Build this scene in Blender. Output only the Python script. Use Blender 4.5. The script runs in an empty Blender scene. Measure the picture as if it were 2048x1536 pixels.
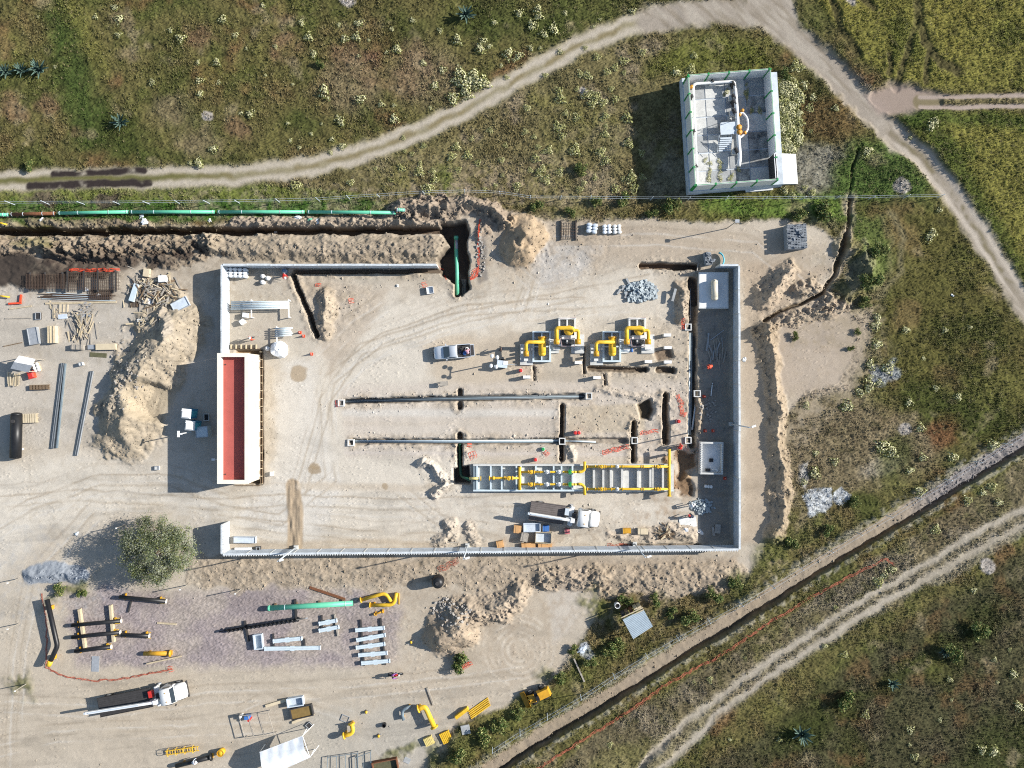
import bpy, bmesh, math, random
import numpy as np
from mathutils import Vector, Matrix
random.seed(7)
rng = np.random.default_rng(11)
S = bpy.context.scene
COL = S.collection
PI = math.pi
H = 98.5            # flying height of the camera above the yard, metres
PPM = 16.0          # picture pixels (of 2048) per metre on the yard
# ---------------------------------------------------------------- camera
cam = bpy.data.cameras.new('camera'); camo = bpy.data.objects.new('camera', cam); COL.objects.link(camo)
camo.location = (0, 0, H); camo.rotation_euler = (0, 0, 0)
cam.sensor_fit = 'HORIZONTAL'; cam.angle = 2 * math.atan(64.0 / H); cam.clip_end = 3000
S.camera = camo
# ---------------------------------------------------------------- sky, sun, exposure
SUN_EL, SUN_AZ = math.radians(29.0), math.radians(12.0)     # azimuth counted from +X towards +Y
world = bpy.data.worlds.new('World'); S.world = world; world.use_nodes = True
wn = world.node_tree; bg = wn.nodes['Background']
sky = wn.nodes.new('ShaderNodeTexSky'); sky.sky_type = 'NISHITA'; sky.sun_disc = False
sky.sun_elevation = SUN_EL; sky.sun_rotation = math.radians(90) - SUN_AZ; sky.air_density = 1.1; sky.dust_density = 0.6
wn.links.new(sky.outputs[0], bg.inputs[0]); bg.inputs[1].default_value = 0.088
sl = bpy.data.lights.new('sun', 'SUN'); sl.energy = 4.7; sl.angle = math.radians(0.5); sl.color = (1.0, 0.957, 0.888)
so = bpy.data.objects.new('sun', sl); COL.objects.link(so)
sd = Vector((math.cos(SUN_EL) * math.cos(SUN_AZ), math.cos(SUN_EL) * math.sin(SUN_AZ), math.sin(SUN_EL)))
so.rotation_euler = sd.to_track_quat('Z', 'Y').to_euler(); so.location = sd * 150
S.view_settings.view_transform = 'Standard'; S.view_settings.look = 'None'
S.view_settings.exposure = 0.88; S.view_settings.gamma = 1; S.view_settings.use_curve_mapping = False
S.cycles.max_bounces = 4; S.cycles.use_denoising = False; S.cycles.filter_width = 1.1; S.cycles.use_adaptive_sampling = False
K = 1.5            # linear picture value of a sunlit flat surface of albedo 1
def lin(c):
    c = np.array(c, float) / 255.0
    return np.where(c <= 0.04045, c / 12.92, ((c + 0.055) / 1.055) ** 2.4)
def alb(*c):        # base colour of a surface that photographs as sRGB c in full sun
    return np.clip(lin(c) / K, 0.003, 0.85)
# ================================================================ the ground, one height field cut into its pieces
STEP = 2.3
gx = np.arange(-70, 2118.1, STEP); gy = np.arange(-70, 1606.1, STEP)
NX, NY = len(gx), len(gy)
PX, PY = np.meshgrid(gx, gy)
PX = PX.astype(np.float32); PY = PY.astype(np.float32)
def sm(a, b, x):
    t = np.clip((x - a) / (b - a), 0, 1); return t * t * (3 - 2 * t)
def vn(scale, seed, ang=0.0, stretch=1.0):
    r = np.random.default_rng(seed); tb = r.random((256, 256)).astype(np.float32)
    c, s = math.cos(ang), math.sin(ang)
    u = (PX * c + PY * s) / (scale * stretch) + 40; v = (-PX * s + PY * c) / scale + 90
    iu = np.floor(u).astype(int); iv = np.floor(v).astype(int); fu = u - iu; fv = v - iv
    fu = fu * fu * (3 - 2 * fu); fv = fv * fv * (3 - 2 * fv)
    a = tb[iv & 255, iu & 255]; b = tb[iv & 255, (iu + 1) & 255]; c2 = tb[(iv + 1) & 255, iu & 255]; d = tb[(iv + 1) & 255, (iu + 1) & 255]
    return ((a * (1 - fu) + b * fu) * (1 - fv) + (c2 * (1 - fu) + d * fu) * fv) * 2 - 1
def fbm(scale, seed, oct=4, ang=0.0, stretch=1.0, gain=0.5):
    t = 0; a = 1.0; tot = 0
    for i in range(oct):
        t = t + a * vn(scale / 2 ** i, seed * 31 + i, ang + 0.6 * i * (stretch == 1.0), stretch); tot += a; a *= gain
    return t / tot
WX = fbm(26, 1, 4); WY = fbm(26, 2, 4)                        # wobble for natural edges
FINE = rng.random(PX.shape).astype(np.float32) * 2 - 1
def window(pts, pad):
    xs = [p[0] for p in pts]; ys = [p[1] for p in pts]
    i0, i1 = np.searchsorted(gx, [min(xs) - pad, max(xs) + pad]); j0, j1 = np.searchsorted(gy, [min(ys) - pad, max(ys) + pad])
    return slice(max(j0, 0), max(j1, 0)), slice(max(i0, 0), max(i1, 0))
def dline(pts, pad=70, wob=0.0, closed=False, along=False):
    D = np.full(PX.shape, 1e4, np.float32); A = np.zeros(PX.shape, np.float32)
    w = window(pts, pad); x = PX[w] + WX[w] * wob; y = PY[w] + WY[w] * wob
    d = np.full(x.shape, 1e4, np.float32); al = np.zeros(x.shape, np.float32); L = 0
    P = list(pts) + ([pts[0]] if closed else [])
    for (ax, ay), (bx, by) in zip(P, P[1:]):
        vx, vy = bx - ax, by - ay; l2 = vx * vx + vy * vy + 1e-6
        t = np.clip(((x - ax) * vx + (y - ay) * vy) / l2, 0, 1)
        dd = np.hypot(x - ax - t * vx, y - ay - t * vy); k = dd < d
        d = np.where(k, dd, d); al = np.where(k, L + t * math.sqrt(l2), al); L += math.sqrt(l2)
    D[w] = d; A[w] = al
    return (D, A, L) if along else D
def sdp(pts, pad=60, wob=0.0):
    D = dline(pts, pad, wob, True); w = window(pts, pad); x = PX[w] + WX[w] * wob; y = PY[w] + WY[w] * wob
    ins = np.zeros(x.shape, bool); n = len(pts)
    for i in range(n):
        ax, ay = pts[i]; bx, by = pts[(i + 1) % n]
        if ay == by: continue
        c = ((ay > y) != (by > y)) & (x < (bx - ax) * (y - ay) / (by - ay) + ax); ins ^= c
    d = D[w]; D[w] = np.where(ins, -d, d); return D
def full(w, v):
    D = np.zeros(PX.shape, np.float32); D[w] = v; return D
def area(pts, soft=8, wob=8.0):
    w = window(pts, 60); return full(w, sm(soft / 2, -soft / 2, sdp(pts, 60, wob)[w]))
def band(pts, width, soft=5, wob=4.0):
    w = window(pts, width + 40); return full(w, sm(width / 2 + soft / 2, width / 2 - soft / 2, dline(pts, width + 40, wob)[w]))
def blob(x, y, rx, ry=None, rot=0.0, soft=0.5, wob=0.0):
    ry = ry or rx; c, s = math.cos(rot), math.sin(rot); w = window([(x, y)], max(rx, ry) * 1.8 + wob)
    dx = PX[w] + WX[w] * wob - x; dy = PY[w] + WY[w] * wob - y
    r = np.hypot((dx * c + dy * s) / rx, (-dx * s + dy * c) / ry); return full(w, sm(1 + soft / 2, 1 - soft / 2, r))
C = np.zeros(PX.shape + (3,), np.float32); Z = np.zeros(PX.shape, np.float32); ID = np.zeros(PX.shape, np.int16)
def paint(m, rgb, f=1.0):
    r = np.flatnonzero(m.max(1) > 0.004)
    if len(r) == 0: return
    c = np.flatnonzero(m.max(0) > 0.004); w = (slice(r[0], r[-1] + 1), slice(c[0], c[-1] + 1))
    k = (m[w] * np.float32(f))[..., None]; C[w] += (alb(*rgb).astype(np.float32) - C[w]) * k
def seg(m, i): ID[m > 0.5] = i
n1 = fbm(150, 3, 4); n2 = fbm(60, 4, 4); n3 = fbm(24, 5, 4); n4 = fbm(10, 6, 3); n5 = fbm(300, 7, 3); rough = fbm(9, 8, 3, gain=0.6); lump = fbm(22, 9, 4, gain=0.55)
ridg = 1 - np.abs(fbm(16, 10, 4)) * 2.2
# ---- grassland colours
C[:] = alb(106, 100, 60)
paint(sm(-0.05, 0.5, n2 + 0.4 * n3), (124, 108, 72), 0.75)
paint(sm(0.05, 0.5, n1 + 0.35 * n3), (86, 92, 46), 0.75)
paint(sm(0.25, 0.6, fbm(80, 12, 4)), (128, 92, 68), 0.55)
paint(sm(0.2, 0.6, fbm(40, 13, 4)), (74, 80, 40), 0.55)
# north-west: green strip, reddish patches
paint(band([(100, -60), (125, 60), (150, 150), (175, 260)], 70, 60, 20), (66, 86, 38), 0.8)
paint(band([(145, 0), (170, 60), (205, 140)], 28, 30, 10), (122, 120, 62), 0.6)
for x, y, r in ((10, 95, 22), (25, 215, 28), (100, 215, 24), (160, 262, 18), (395, 80, 26), (480, 255, 26), (560, 28, 26), (575, 95, 32), (690, 112, 34), (740, 120, 18), (825, 105, 32), (850, 130, 18)):
    paint(blob(x, y, r, r * .8, 0.3, 0.9, 20), (134, 104, 84), 0.55)
for x, y, r in ((215, 265, 60), (270, 300, 45), (60, 330, 50), (930, 40, 60), (800, 60, 50), (1000, 40, 60), (1110, 50, 60), (640, 120, 14), (600, 250, 40), (730, 235, 30)):
    paint(blob(x, y, r, r * .7, 0.2, 1.0, 26), (66, 78, 34), 0.6)
for x, y, r in ((240, 40, 20), (262, 110, 26), (340, 220, 40), (400, 285, 40), (700, 175, 60), (850, 150, 70)):
    paint(blob(x, y, r, r * .8, 0.2, 1.1, 22), (140, 124, 98), 0.6)
# between road and yard
mid = area([(560, 385), (700, 340), (860, 280), (960, 225), (1060, 160), (1190, 100), (1320, 70), (1480, 90), (1380, 150), (1365, 400), (1100, 420), (930, 392), (780, 392)], 40, 14)
paint(mid, (128, 118, 82), 0.75); paint(mid * sm(0.0, 0.4, fbm(30, 14, 4)), (112, 102, 66), 0.6)
paint(mid * sm(0.1, 0.5, fbm(45, 15, 4)), (158, 142, 122), 0.5)
paint(area([(-60, 372), (180, 376), (400, 370), (560, 370), (760, 392), (640, 402), (300, 404), (-60, 405)], 10, 8), (110, 120, 56), 0.85)
paint(area([(-60, 402), (480, 402), (760, 398), (790, 418), (600, 434), (250, 445), (60, 450), (-60, 450)], 10, 10), (70, 104, 40), 0.95)
paint(band([(890, 345), (905, 380)], 36, 30, 8), (108, 122, 52), 0.6); paint(band([(760, 415), (800, 400)], 18, 14, 8), (78, 100, 44), 0.8)
paint(area([(1330, 95), (1430, 72), (1530, 92), (1560, 150), (1360, 150), (1290, 145)], 40, 16), (100, 104, 46), 0.85)
paint(area([(1545, 150), (1590, 160), (1600, 260), (1590, 310), (1550, 310)], 24, 8), (146, 146, 86), 0.9)
paint(area([(1590, 190), (1690, 200), (1720, 260), (1640, 280), (1600, 250)], 40, 14), (114, 90, 58), 0.7)
paint(area([(1560, 300), (1640, 290), (1690, 300), (1660, 380), (1600, 390)], 34, 14), (148, 144, 132), 0.75)
paint(area([(1690, 290), (1780, 280), (1850, 360), (1870, 420), (1700, 430), (1640, 400)], 40, 14), (84, 106, 50), 0.9)
paint(area([(1390, 395), (1690, 388), (1690, 450), (1600, 440), (1400, 425)], 24, 14), (100, 124, 54), 0.9)
# fields on the right
crop = area([(1600, -60), (1660, 40), (1720, 120), (1780, 170), (1850, 178), (2110, 180), (2110, -70)], 16, 6)
cr = crop + area([(1800, 235), (1870, 228), (2110, 222), (2110, 700), (2020, 520), (1930, 400), (1850, 310)], 16, 6)
paint(cr, (126, 122, 60)); paint(cr * sm(-0.1, 0.5, n1 + 0.5 * n3), (134, 126, 62), 0.6); paint(cr * sm(0.0, 0.5, n2), (98, 104, 46), 0.7)
paint(band([(1800, 240), (1850, 250), (1910, 330), (1960, 420), (2020, 520), (2090, 640)], 44, 36, 12), (74, 88, 36), 0.8)
paint(band([(1820, 232), (1960, 240), (2100, 250)], 30, 24, 12), (70, 90, 36), 0.7)
croptrack = np.zeros(PX.shape, np.float32)
for p, w_ in (([(1828, -60), (1832, 40), (1845, 90), (1880, 130), (1915, 145)], 14), ([(1828, 40), (1812, 100), (1795, 150), (1790, 175)], 8), ([(1655, -20), (1680, 60), (1712, 110)], 10), ([(1850, 110), (1850, 165)], 8), ([(1775, 115), (1775, 150)], 8), ([(1745, 20), (1720, 0)], 7)):
    b = band(p, w_ + 5, 7, 6); paint(b, (82, 76, 48), 0.9); Z -= 0.16 * b; croptrack = np.maximum(croptrack, b)
east = area([(1690, 400), (1860, 400), (1950, 480), (2080, 690), (2110, 860), (1990, 900), (1850, 900), (1760, 780), (1740, 640), (1800, 560)], 50, 20)
paint(east, (94, 90, 46), 0.9); paint(east * sm(0.05, 0.4, n2), (74, 80, 36), 0.6); paint(east * sm(0.1, 0.5, fbm(70, 16)), (116, 98, 64), 0.7)
paint(area([(1580, 800), (1740, 790), (1860, 850), (1890, 910), (1800, 960), (1700, 990), (1570, 960)], 50, 18), (132, 118, 94), 0.75)
paint(blob(1885, 860, 30, 36, 0.4, 0.9, 14), (126, 88, 60), 0.8); paint(blob(1760, 935, 42, 20, -0.3, 1.0, 14), (166, 156, 138), 0.7)
for x, y, rx, ry in ((1850, 800, 60, 40), (1960, 830, 60, 50), (1790, 920, 30, 60), (1730, 1010, 40, 20)): paint(blob(x, y, rx, ry, 0.2, 1.1, 20), (72, 82, 36), 0.7)
se = area([(1290, 1600), (1500, 1480), (1700, 1330), (1880, 1200), (2110, 1060), (2110, 1600)], 30, 10)
paint(se, (78, 76, 52), 0.9); paint(se * sm(0.0, 0.45, n2 + 0.3 * n1), (92, 84, 64), 0.7); paint(se * sm(0.1, 0.5, fbm(90, 17)), (72, 74, 38), 0.8); paint(se * sm(0.15, 0.5, fbm(40, 18)), (122, 92, 62), 0.45)  # base tone lowered to paint the lens's corner darkening into the field
for x, y, rx, ry in ((1890, 1300, 90, 26), (1700, 1400, 60, 24), (1600, 1470, 70, 40), (2000, 1500, 90, 70), (1960, 1250, 60, 40), (1800, 1350, 60, 22)): paint(blob(x, y, rx, ry, -0.5, 1.1, 26), (62, 70, 30), 0.7)
bank = area([(1040, 1600), (1200, 1455), (1400, 1340), (1600, 1215), (1850, 1055), (2110, 880), (2110, 1010), (1880, 1140), (1600, 1310), (1400, 1420), (1240, 1600)], 14, 8)
paint(bank, (116, 106, 82), 0.85); paint(bank * sm(0, 0.4, n2), (140, 130, 112), 0.6); paint(bank * sm(0.1, 0.45, n3), (84, 84, 48), 0.6)
paint(sm(0.28, 0.62, fbm(46, 30, 5)) * (1 - cr.clip(0, 1)), (156, 142, 112), 0.55); paint(sm(0.3, 0.6, fbm(18, 31, 4)), (66, 66, 38), 0.5); paint(sm(0.2, 0.55, fbm(110, 32, 4)), (118, 116, 62), 0.5)
# ---- the building yard
yard = area([(-70, 478), (200, 474), (400, 478), (480, 440), (760, 436), (800, 404), (930, 398), (1010, 416), (1060, 434), (1150, 442), (1300, 436), (1450, 446), (1560, 440), (1640, 458), (1676, 482), (1668, 560), (1640, 600), (1690, 600), (1712, 650), (1706, 710), (1680, 765), (1610, 780), (1560, 850), (1562, 1000), (1530, 1090), (1480, 1170), (1420, 1180), (1360, 1190), (1290, 1186), (1205, 1176), (1185, 1240), (1150, 1290), (1090, 1370), (1020, 1405), (960, 1430), (915, 1450), (890, 1490), (850, 1530), (800, 1606), (-70, 1606)], 12, 9)
paint(yard, (200, 187, 168)); seg(yard, 1)
paint(yard * sm(-0.3, 0.5, n1), (206, 195, 178), 0.7)
bright = np.maximum(area([(560, 700), (700, 560), (900, 590), (1300, 540), (1380, 640), (1300, 640), (900, 700), (860, 770), (1000, 980), (1400, 1000), (1400, 1060), (460, 1090), (460, 1040), (560, 980), (600, 760)], 90, 26), area([(-70, 960), (120, 900), (320, 930), (440, 980), (560, 990), (700, 1080), (460, 1060), (300, 1020), (100, 1060), (-70, 1200)], 60, 22))
paint(bright, (223, 214, 199), 0.85)
paint(area([(460, 545), (590, 545), (640, 690), (600, 760), (460, 700)], 10, 5), (200, 190, 174), 0.8)
paint(area([(560, 720), (620, 720), (680, 980), (640, 1090), (470, 1040), (540, 960)], 30, 14), (220, 214, 204), 0.7)
paint(area([(-70, 560), (200, 590), (320, 640), (220, 760), (200, 880), (-70, 900)], 40, 20), (202, 194, 182), 0.7)
paint(area([(960, 430), (1380, 450), (1560, 470), (1640, 500), (1520, 620), (1470, 520), (1280, 520), (1100, 560), (980, 520)], 40, 16), (188, 172, 152), 0.75)
paint(area([(1060, 490), (1200, 500), (1160, 560), (1080, 570)], 30, 14), (208, 206, 202), 0.6)
paint(area([(1500, 520), (1660, 540), (1560, 640), (1550, 1080), (1485, 1090), (1485, 520)], 20, 10), (186, 168, 146), 0.8)
paint(area([(1560, 650), (1740, 620), (1735, 700), (1700, 780), (1610, 795), (1555, 790)], 24, 10), (186, 170, 152), 0.8)
paint(area([(400, 1115), (1480, 1112), (1440, 1180), (1150, 1180), (800, 1165), (560, 1172), (410, 1172)], 14, 10), (178, 162, 142), 0.85)
gravel = area([(130, 1200), (210, 1170), (300, 1188), (430, 1180), (700, 1172), (800, 1200), (800, 1320), (700, 1335), (440, 1335), (300, 1330), (150, 1330)], 26, 12)
paint(gravel, (176, 164, 156), 0.85); paint(gravel * sm(-0.3, 0.3, n2), (158, 146, 148), 0.75)
paint(area([(-70, 1330), (200, 1340), (700, 1345), (1000, 1330), (1060, 1360), (960, 1420), (500, 1480), (-70, 1560)], 40, 16), (198, 185, 166), 0.7)
paint(area([(600, 1420), (900, 1390), (900, 1480), (820, 1560), (500, 1560)], 50, 16), (188, 182, 170), 0.7)
paint(blob(1050, 1290, 95, 80, -0.6, 0.5, 14), (196, 182, 162), 0.9)
paint(area([(1090, 1180), (1160, 1180), (1160, 1240), (1110, 1290)], 20, 10), (206, 196, 182), 0.8)
paint(area([(330, 700), (440, 560), (440, 1110), (390, 1120), (330, 1000)], 30, 10), (206, 199, 188), 0.6)
paint(area([(640, 560), (780, 580), (720, 680), (660, 760), (640, 690), (600, 560)], 24, 12), (196, 180, 160), 0.7)
paint(area([(840, 680), (1060, 660), (1090, 760), (960, 780), (860, 750)], 30, 14), (206, 190, 168), 0.8)
paint(area([(680, 770), (1380, 760), (1390, 900), (1350, 920), (690, 915)], 20, 8), (210, 198, 184), 0.7)
paint(area([(1130, 812), (1290, 808), (1290, 862), (1140, 868)], 8, 4), (196, 180, 154), 0.7)
paint(band([(690, 826), (1110, 826)], 14, 10, 2), (222, 216, 206), 0.7); paint(band([(690, 848), (1110, 846)], 8, 8, 2), (206, 194, 178), 0.7); paint(band([(690, 905), (1340, 910)], 6, 6, 2), (216, 206, 196), 0.6)
paint(area([(1395, 620), (1460, 620), (1460, 1080), (1400, 1090)], 10, 6), (152, 146, 138), 0.85)  # the right wall's shade painted into the strip's ground colour
# tyre tracks and scraped bands
def tracks(p, sep, w_=3.6, rgb=(180, 166, 146), f=0.6):
    for s in (-1, 1):
        q = []
        for i, (x, y) in enumerate(p):
            a = p[max(i - 1, 0)]; b = p[min(i + 1, len(p) - 1)]; l = math.hypot(b[0] - a[0], b[1] - a[1]); q.append((x - s * (b[1] - a[1]) / l * sep / 2, y + s * (b[0] - a[0]) / l * sep / 2))
        m = band(q, w_, 4, 3) * yard * sm(-0.5, 0.1, n2); paint(m, rgb, f)
for p in ([(-60, 1010), (150, 990), (330, 1000), (440, 1010), (560, 1000), (800, 1010), (1050, 1000)], [(-60, 1080), (60, 1010), (200, 960), (340, 960), (450, 1000)], [(440, 1020), (560, 1040), (660, 960), (650, 800), (720, 700), (900, 640), (1100, 600), (1300, 560)],
          [(600, 990), (640, 850), (660, 760), (760, 680), (930, 620), (1250, 600)], [(470, 1045), (620, 1060), (760, 1075), (900, 1078)], [(800, 980), (880, 1040), (1000, 1060)], [(980, 480), (1060, 560), (1040, 620)], [(1100, 470), (1300, 465), (1500, 480), (1600, 560)],
          [(0, 1400), (200, 1410), (420, 1380), (700, 1370), (900, 1350), (1030, 1330)], [(-60, 1500), (100, 1460), (300, 1450), (560, 1440)], [(20, 1560), (30, 1300), (60, 1150), (180, 1020)], [(480, 1420), (560, 1380), (700, 1420), (740, 1500)], [(640, 700), (700, 640), (760, 600)]):
    tracks(p, 22); tracks([(x + 9, y + 14) for x, y in p], 22, 2.6, (222, 217, 208), 0.5); tracks([(x - 6, y - 22) for x, y in p], 22, 2.4, (176, 161, 142), 0.35)
for r in (22, 34, 46, 58, 70):
    a = np.abs(np.hypot(PX - 1038 + 3 * WX, PY - 1300 + 3 * WY) - r); paint(sm(4, 1.5, a) * sm(-0.4, 0.2, n3), (214, 202, 184), 0.75)
paint(band([(586, 972), (590, 1030), (590, 1090)], 32, 5, 3), (180, 160, 134), 0.95)
b = band([(586, 972), (590, 1030), (590, 1090)], 30, 8, 2); Z += b * 0.12 * fbm(5, 20, 2, PI / 2, 6)
paint(band([(600, 972), (900, 978)], 16, 10, 4), (206, 192, 172), 0.7)
for x, y, r in ((628, 938, 11), (768, 972, 8), (642, 742, 0.1), (597, 748, 17), (850, 1128, 9), (630, 930, 8)): paint(blob(x, y, r, r * .9, 0, 0.3, 8), (172, 152, 124), 0.8)
paint(band([(450, 1090), (560, 1090), (760, 1082), (860, 1090), (860, 1098), (450, 1098)], 10, 12, 4), (188, 170, 146), 0.6)
# dark soil by the trench, west end
dark = area([(-70, 500), (30, 505), (110, 530), (220, 528), (240, 545), (130, 560), (55, 575), (-70, 578)], 10, 14)
paint(dark, (74, 66, 60), 0.95)
paint(area([(50, 545), (150, 540), (160, 570), (60, 575)], 20, 10), (84, 76, 70), 0.8)
for x, y, rx, ry in ((90, 397, 30, 12), (210, 402, 26, 8)): paint(blob(x, y, rx, ry, 0, 0.8, 16), (92, 82, 70), 0.9)
sparse = np.clip(area([(1660, 590), (1745, 630), (1770, 700), (1730, 790), (1640, 830), (1570, 930), (1590, 1000), (1560, 1040), (1560, 800), (1690, 770)], 60, 26) * (0.55 + 0.8 * n3 + 0.5 * n4), 0, 1); paint(sparse, (172, 158, 136), 0.85)
# ---- roads
R1 = [(-70, 368), (0, 362), (120, 358), (300, 356), (480, 350), (600, 336), (720, 308), (850, 258), (950, 208), (1050, 148), (1150, 94), (1250, 52), (1340, 30)]
R2 = [(1300, 38), (1380, 24), (1460, 22), (1530, 34), (1600, 84), (1680, 162), (1750, 235), (1800, 285)]
R3 = [(1780, 265), (1840, 312), (1900, 385), (1955, 462), (2015, 560), (2110, 700)]
rd = band(R1, 42, 16, 9)
mid_strip = band(R1, 9, 10, 6)
paint(rd, (156, 146, 118)); paint(band([(x, y - 12) for x, y in R1], 12, 12, 7), (198, 187, 170), 0.9); paint(band([(x, y + 13) for x, y in R1], 12, 12, 7), (198, 187, 170), 0.9)
paint(mid_strip * sm(-0.2, 0.3, n3), (140, 126, 92), 0.8); paint(mid_strip * sm(560, 300, PX), (104, 104, 56), 0.9); seg(rd, 2)
r2 = band(R2, 52, 22, 12); r2 = np.maximum(r2, band([(1572, 60), (1562, 0), (1545, -60)], 50, 12, 6)); r2 = np.maximum(r2, area([(1480, -70), (1570, -70), (1600, 60), (1500, 40)], 10, 6))
paint(r2, (168, 157, 143)); seg(r2, 2); paint(r2 * sm(-0.1, 0.4, fbm(14, 21, 3, 0.75, 5)), (190, 180, 165), 0.6); paint(r2 * sm(0.1, 0.45, fbm(9, 45, 3, 0.75, 7)), (142, 130, 112), 0.6)
paint(band([(1575, -20), (1600, 30), (1635, 70)], 5, 5, 3), (118, 112, 72), 0.7)
r3 = band(R3, 42, 16, 8); paint(r3, (172, 161, 146)); seg(r3, 2)
paint(band([(x - 8, y + 8) for x, y in R3], 8, 5, 3), (204, 192, 176), 0.8); paint(band([(x + 11, y - 9) for x, y in R3], 9, 5, 3), (202, 190, 174), 0.8); paint(band(R3, 9, 8, 6) * sm(-0.4, 0.2, n3), (124, 114, 86), 0.85); paint(r3 * sm(0.1, .5, fbm(9, 44, 3, 0.95, 7)), (146, 134, 116), .6)
jn = area([(1730, 190), (1780, 165), (1850, 178), (1880, 190), (1880, 216), (1800, 226), (1760, 230)], 16, 10); paint(jn, (170, 152, 140), 0.9); seg(jn, 2)
s3 = np.maximum(band([(1840, 194), (1930, 193), (2110, 191)], 9, 5, 3), band([(1840, 215), (1930, 215), (2110, 211)], 9, 5, 3))
st = band([(1840, 204), (2110, 201)], 30, 6, 3); paint(st, (128, 118, 84), 0.8); paint(s3, (178, 162, 150)); seg(st, 3)
wet = np.maximum(band([(105, 349), (200, 346), (285, 341)], 13, 5, 6), band([(60, 372), (170, 370), (300, 365)], 15, 5, 6)); paint(wet * sm(-0.9, -0.2, n3), (58, 50, 48), 1.0)
L1 = [(1230, 1570), (1274, 1536), (1381, 1434), (1536, 1322), (1698, 1217), (1811, 1152), (1948, 1068), (2110, 985)]; L2 = [(1290, 1560), (1330, 1530), (1440, 1424), (1536, 1352), (1761, 1209), (1868, 1150), (2000, 1075), (2110, 1020)]
lt = np.maximum(band(L1, 13, 14, 7), band(L2, 13, 14, 7)) * (0.95 + 0.2 * n3); lt = np.clip(lt, 0, 1); paint(band([((a[0] + c[0]) / 2, (a[1] + c[1]) / 2) for a, c in zip(L1, L2)], 44, 24, 8), (140, 130, 106), 0.7); paint(lt, (186, 176, 160), 0.95); seg(band([((a[0] + c[0]) / 2, (a[1] + c[1]) / 2) for a, c in zip(L1, L2)], 40, 6, 4), 4)
paint(area([(1790, 1180), (1880, 1130), (2110, 1000), (2110, 1030), (1900, 1160)], 10, 8), (166, 156, 138), 0.5)
for x, y, r in ((415, 234, 12), (1975, 1130, 16), (1695, 3, 12), (1165, 180, 9), (1808, 858, 14), (1800, 374, 16), (1570, 1180, 12), (695, 2, 14)): paint(blob(x, y, r, r * .85, 0.3, 0.4, 8), (182, 174, 166), 0.9)
paint(area([(1602, 990), (1625, 972), (1660, 975), (1668, 1000), (1650, 1026), (1615, 1035)], 5, 9), (206, 210, 212), 0.95)
paint(area([(1668, 992), (1680, 975), (1700, 992), (1690, 1004), (1670, 1008)], 4, 8), (206, 210, 212), 0.9)
paint(area([(1745, 740), (1790, 715), (1800, 740), (1770, 770), (1740, 770)], 10, 12), (178, 184, 188), 0.7); paint(area([(1600, 930), (1615, 925), (1608, 980), (1596, 960)], 8, 9), (196, 196, 194), 0.7)
paint(area([(1160, 1285), (1172, 1280), (1190, 1310), (1180, 1322), (1160, 1310)], 5, 6), (196, 200, 204), 0.9)
paint(area([(1340, 300), (1390, 330), (1390, 400), (1300, 400), (1290, 370)], 18, 10), (150, 142, 124), 0.5)
# ---- relief: rough grass, then spoil, heaps, trenches
grassy = 1 - np.clip(np.maximum.reduce([yard * (0.97 + .25 * n4 * sm(20, 0, np.abs(0.5 - yard) * 40)), sparse * .9, rd * 0.9, r2 * .95, r3 * .95, lt * 0.9, jn, s3]), 0, 1)
Z += grassy * (0.10 * n4 + 0.07 * FINE + 0.06 * lump + 0.05)
Z += cr * (0.12 + 0.06 * fbm(6, 22, 2)) + yard * (0.012 * rough + 0.02 * n3) - rd * 0.05 + 0.0 * ridg
Z += grassy * 0.5 * sm(0.1, 0.6, n5) * sm(0, 400, np.abs(PY - 700))
C *= (1 - grassy * 0.02)[..., None]; 
C *= (1 + (grassy * (0.34 * FINE + 0.42 * n4 + 0.2 * rough) + (1 - grassy) * (0.05 * FINE + 0.05 * n3 + 0.045 * n4))[..., None])
spoilmask = np.zeros(PX.shape, np.float32)
clod = np.clip(fbm(7, 50, 2) * 2.0, 0, 1) ** 1.4
def ridge(pts, width, h, i=None, wob=12.0, rgh=0.28, rgb=(172, 156, 136), f=0.7, core=0.0):
    """a windrow or heap of dug soil: height falls off from a line; optional flat core"""
    w = window(pts, width + 50); lu = lump[w]; ro = rough[w]
    d = dline(pts, width + 50, wob)[w] / (width / 2.0) * (1 + 0.30 * n3[w]) + 0.16 * lu + 0.06 * ro
    prof = np.clip(1 - np.clip(d - core, 0, 9) / (1 - core), 0, 1); prof = prof * (0.6 + 0.4 * prof); on = sm(0, 0.2, prof); ed = sm(-0.02, 0.12, prof + 0.05 * ro)
    Z[w] += h * prof * (1 + 0.22 * lu) + on * rgh * (0.45 * ro + 0.32 * lu + 0.22 * FINE[w] + 0.75 * clod[w]) * min(1, h + 0.25)
    F = lambda v: full(w, v)
    paint(F(ed), rgb, f); paint(F(on * sm(0.0, 0.5, lu)), tuple(min(255, c + 18) for c in rgb), 0.5); paint(F(on * sm(0.1, 0.5, -ro)), tuple(c * .86 for c in rgb), 0.5)
    spoilmask[w] = np.maximum(spoilmask[w], on)
    if i is not None: ID[w] = np.where(prof > 0.06, i, ID[w])
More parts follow.
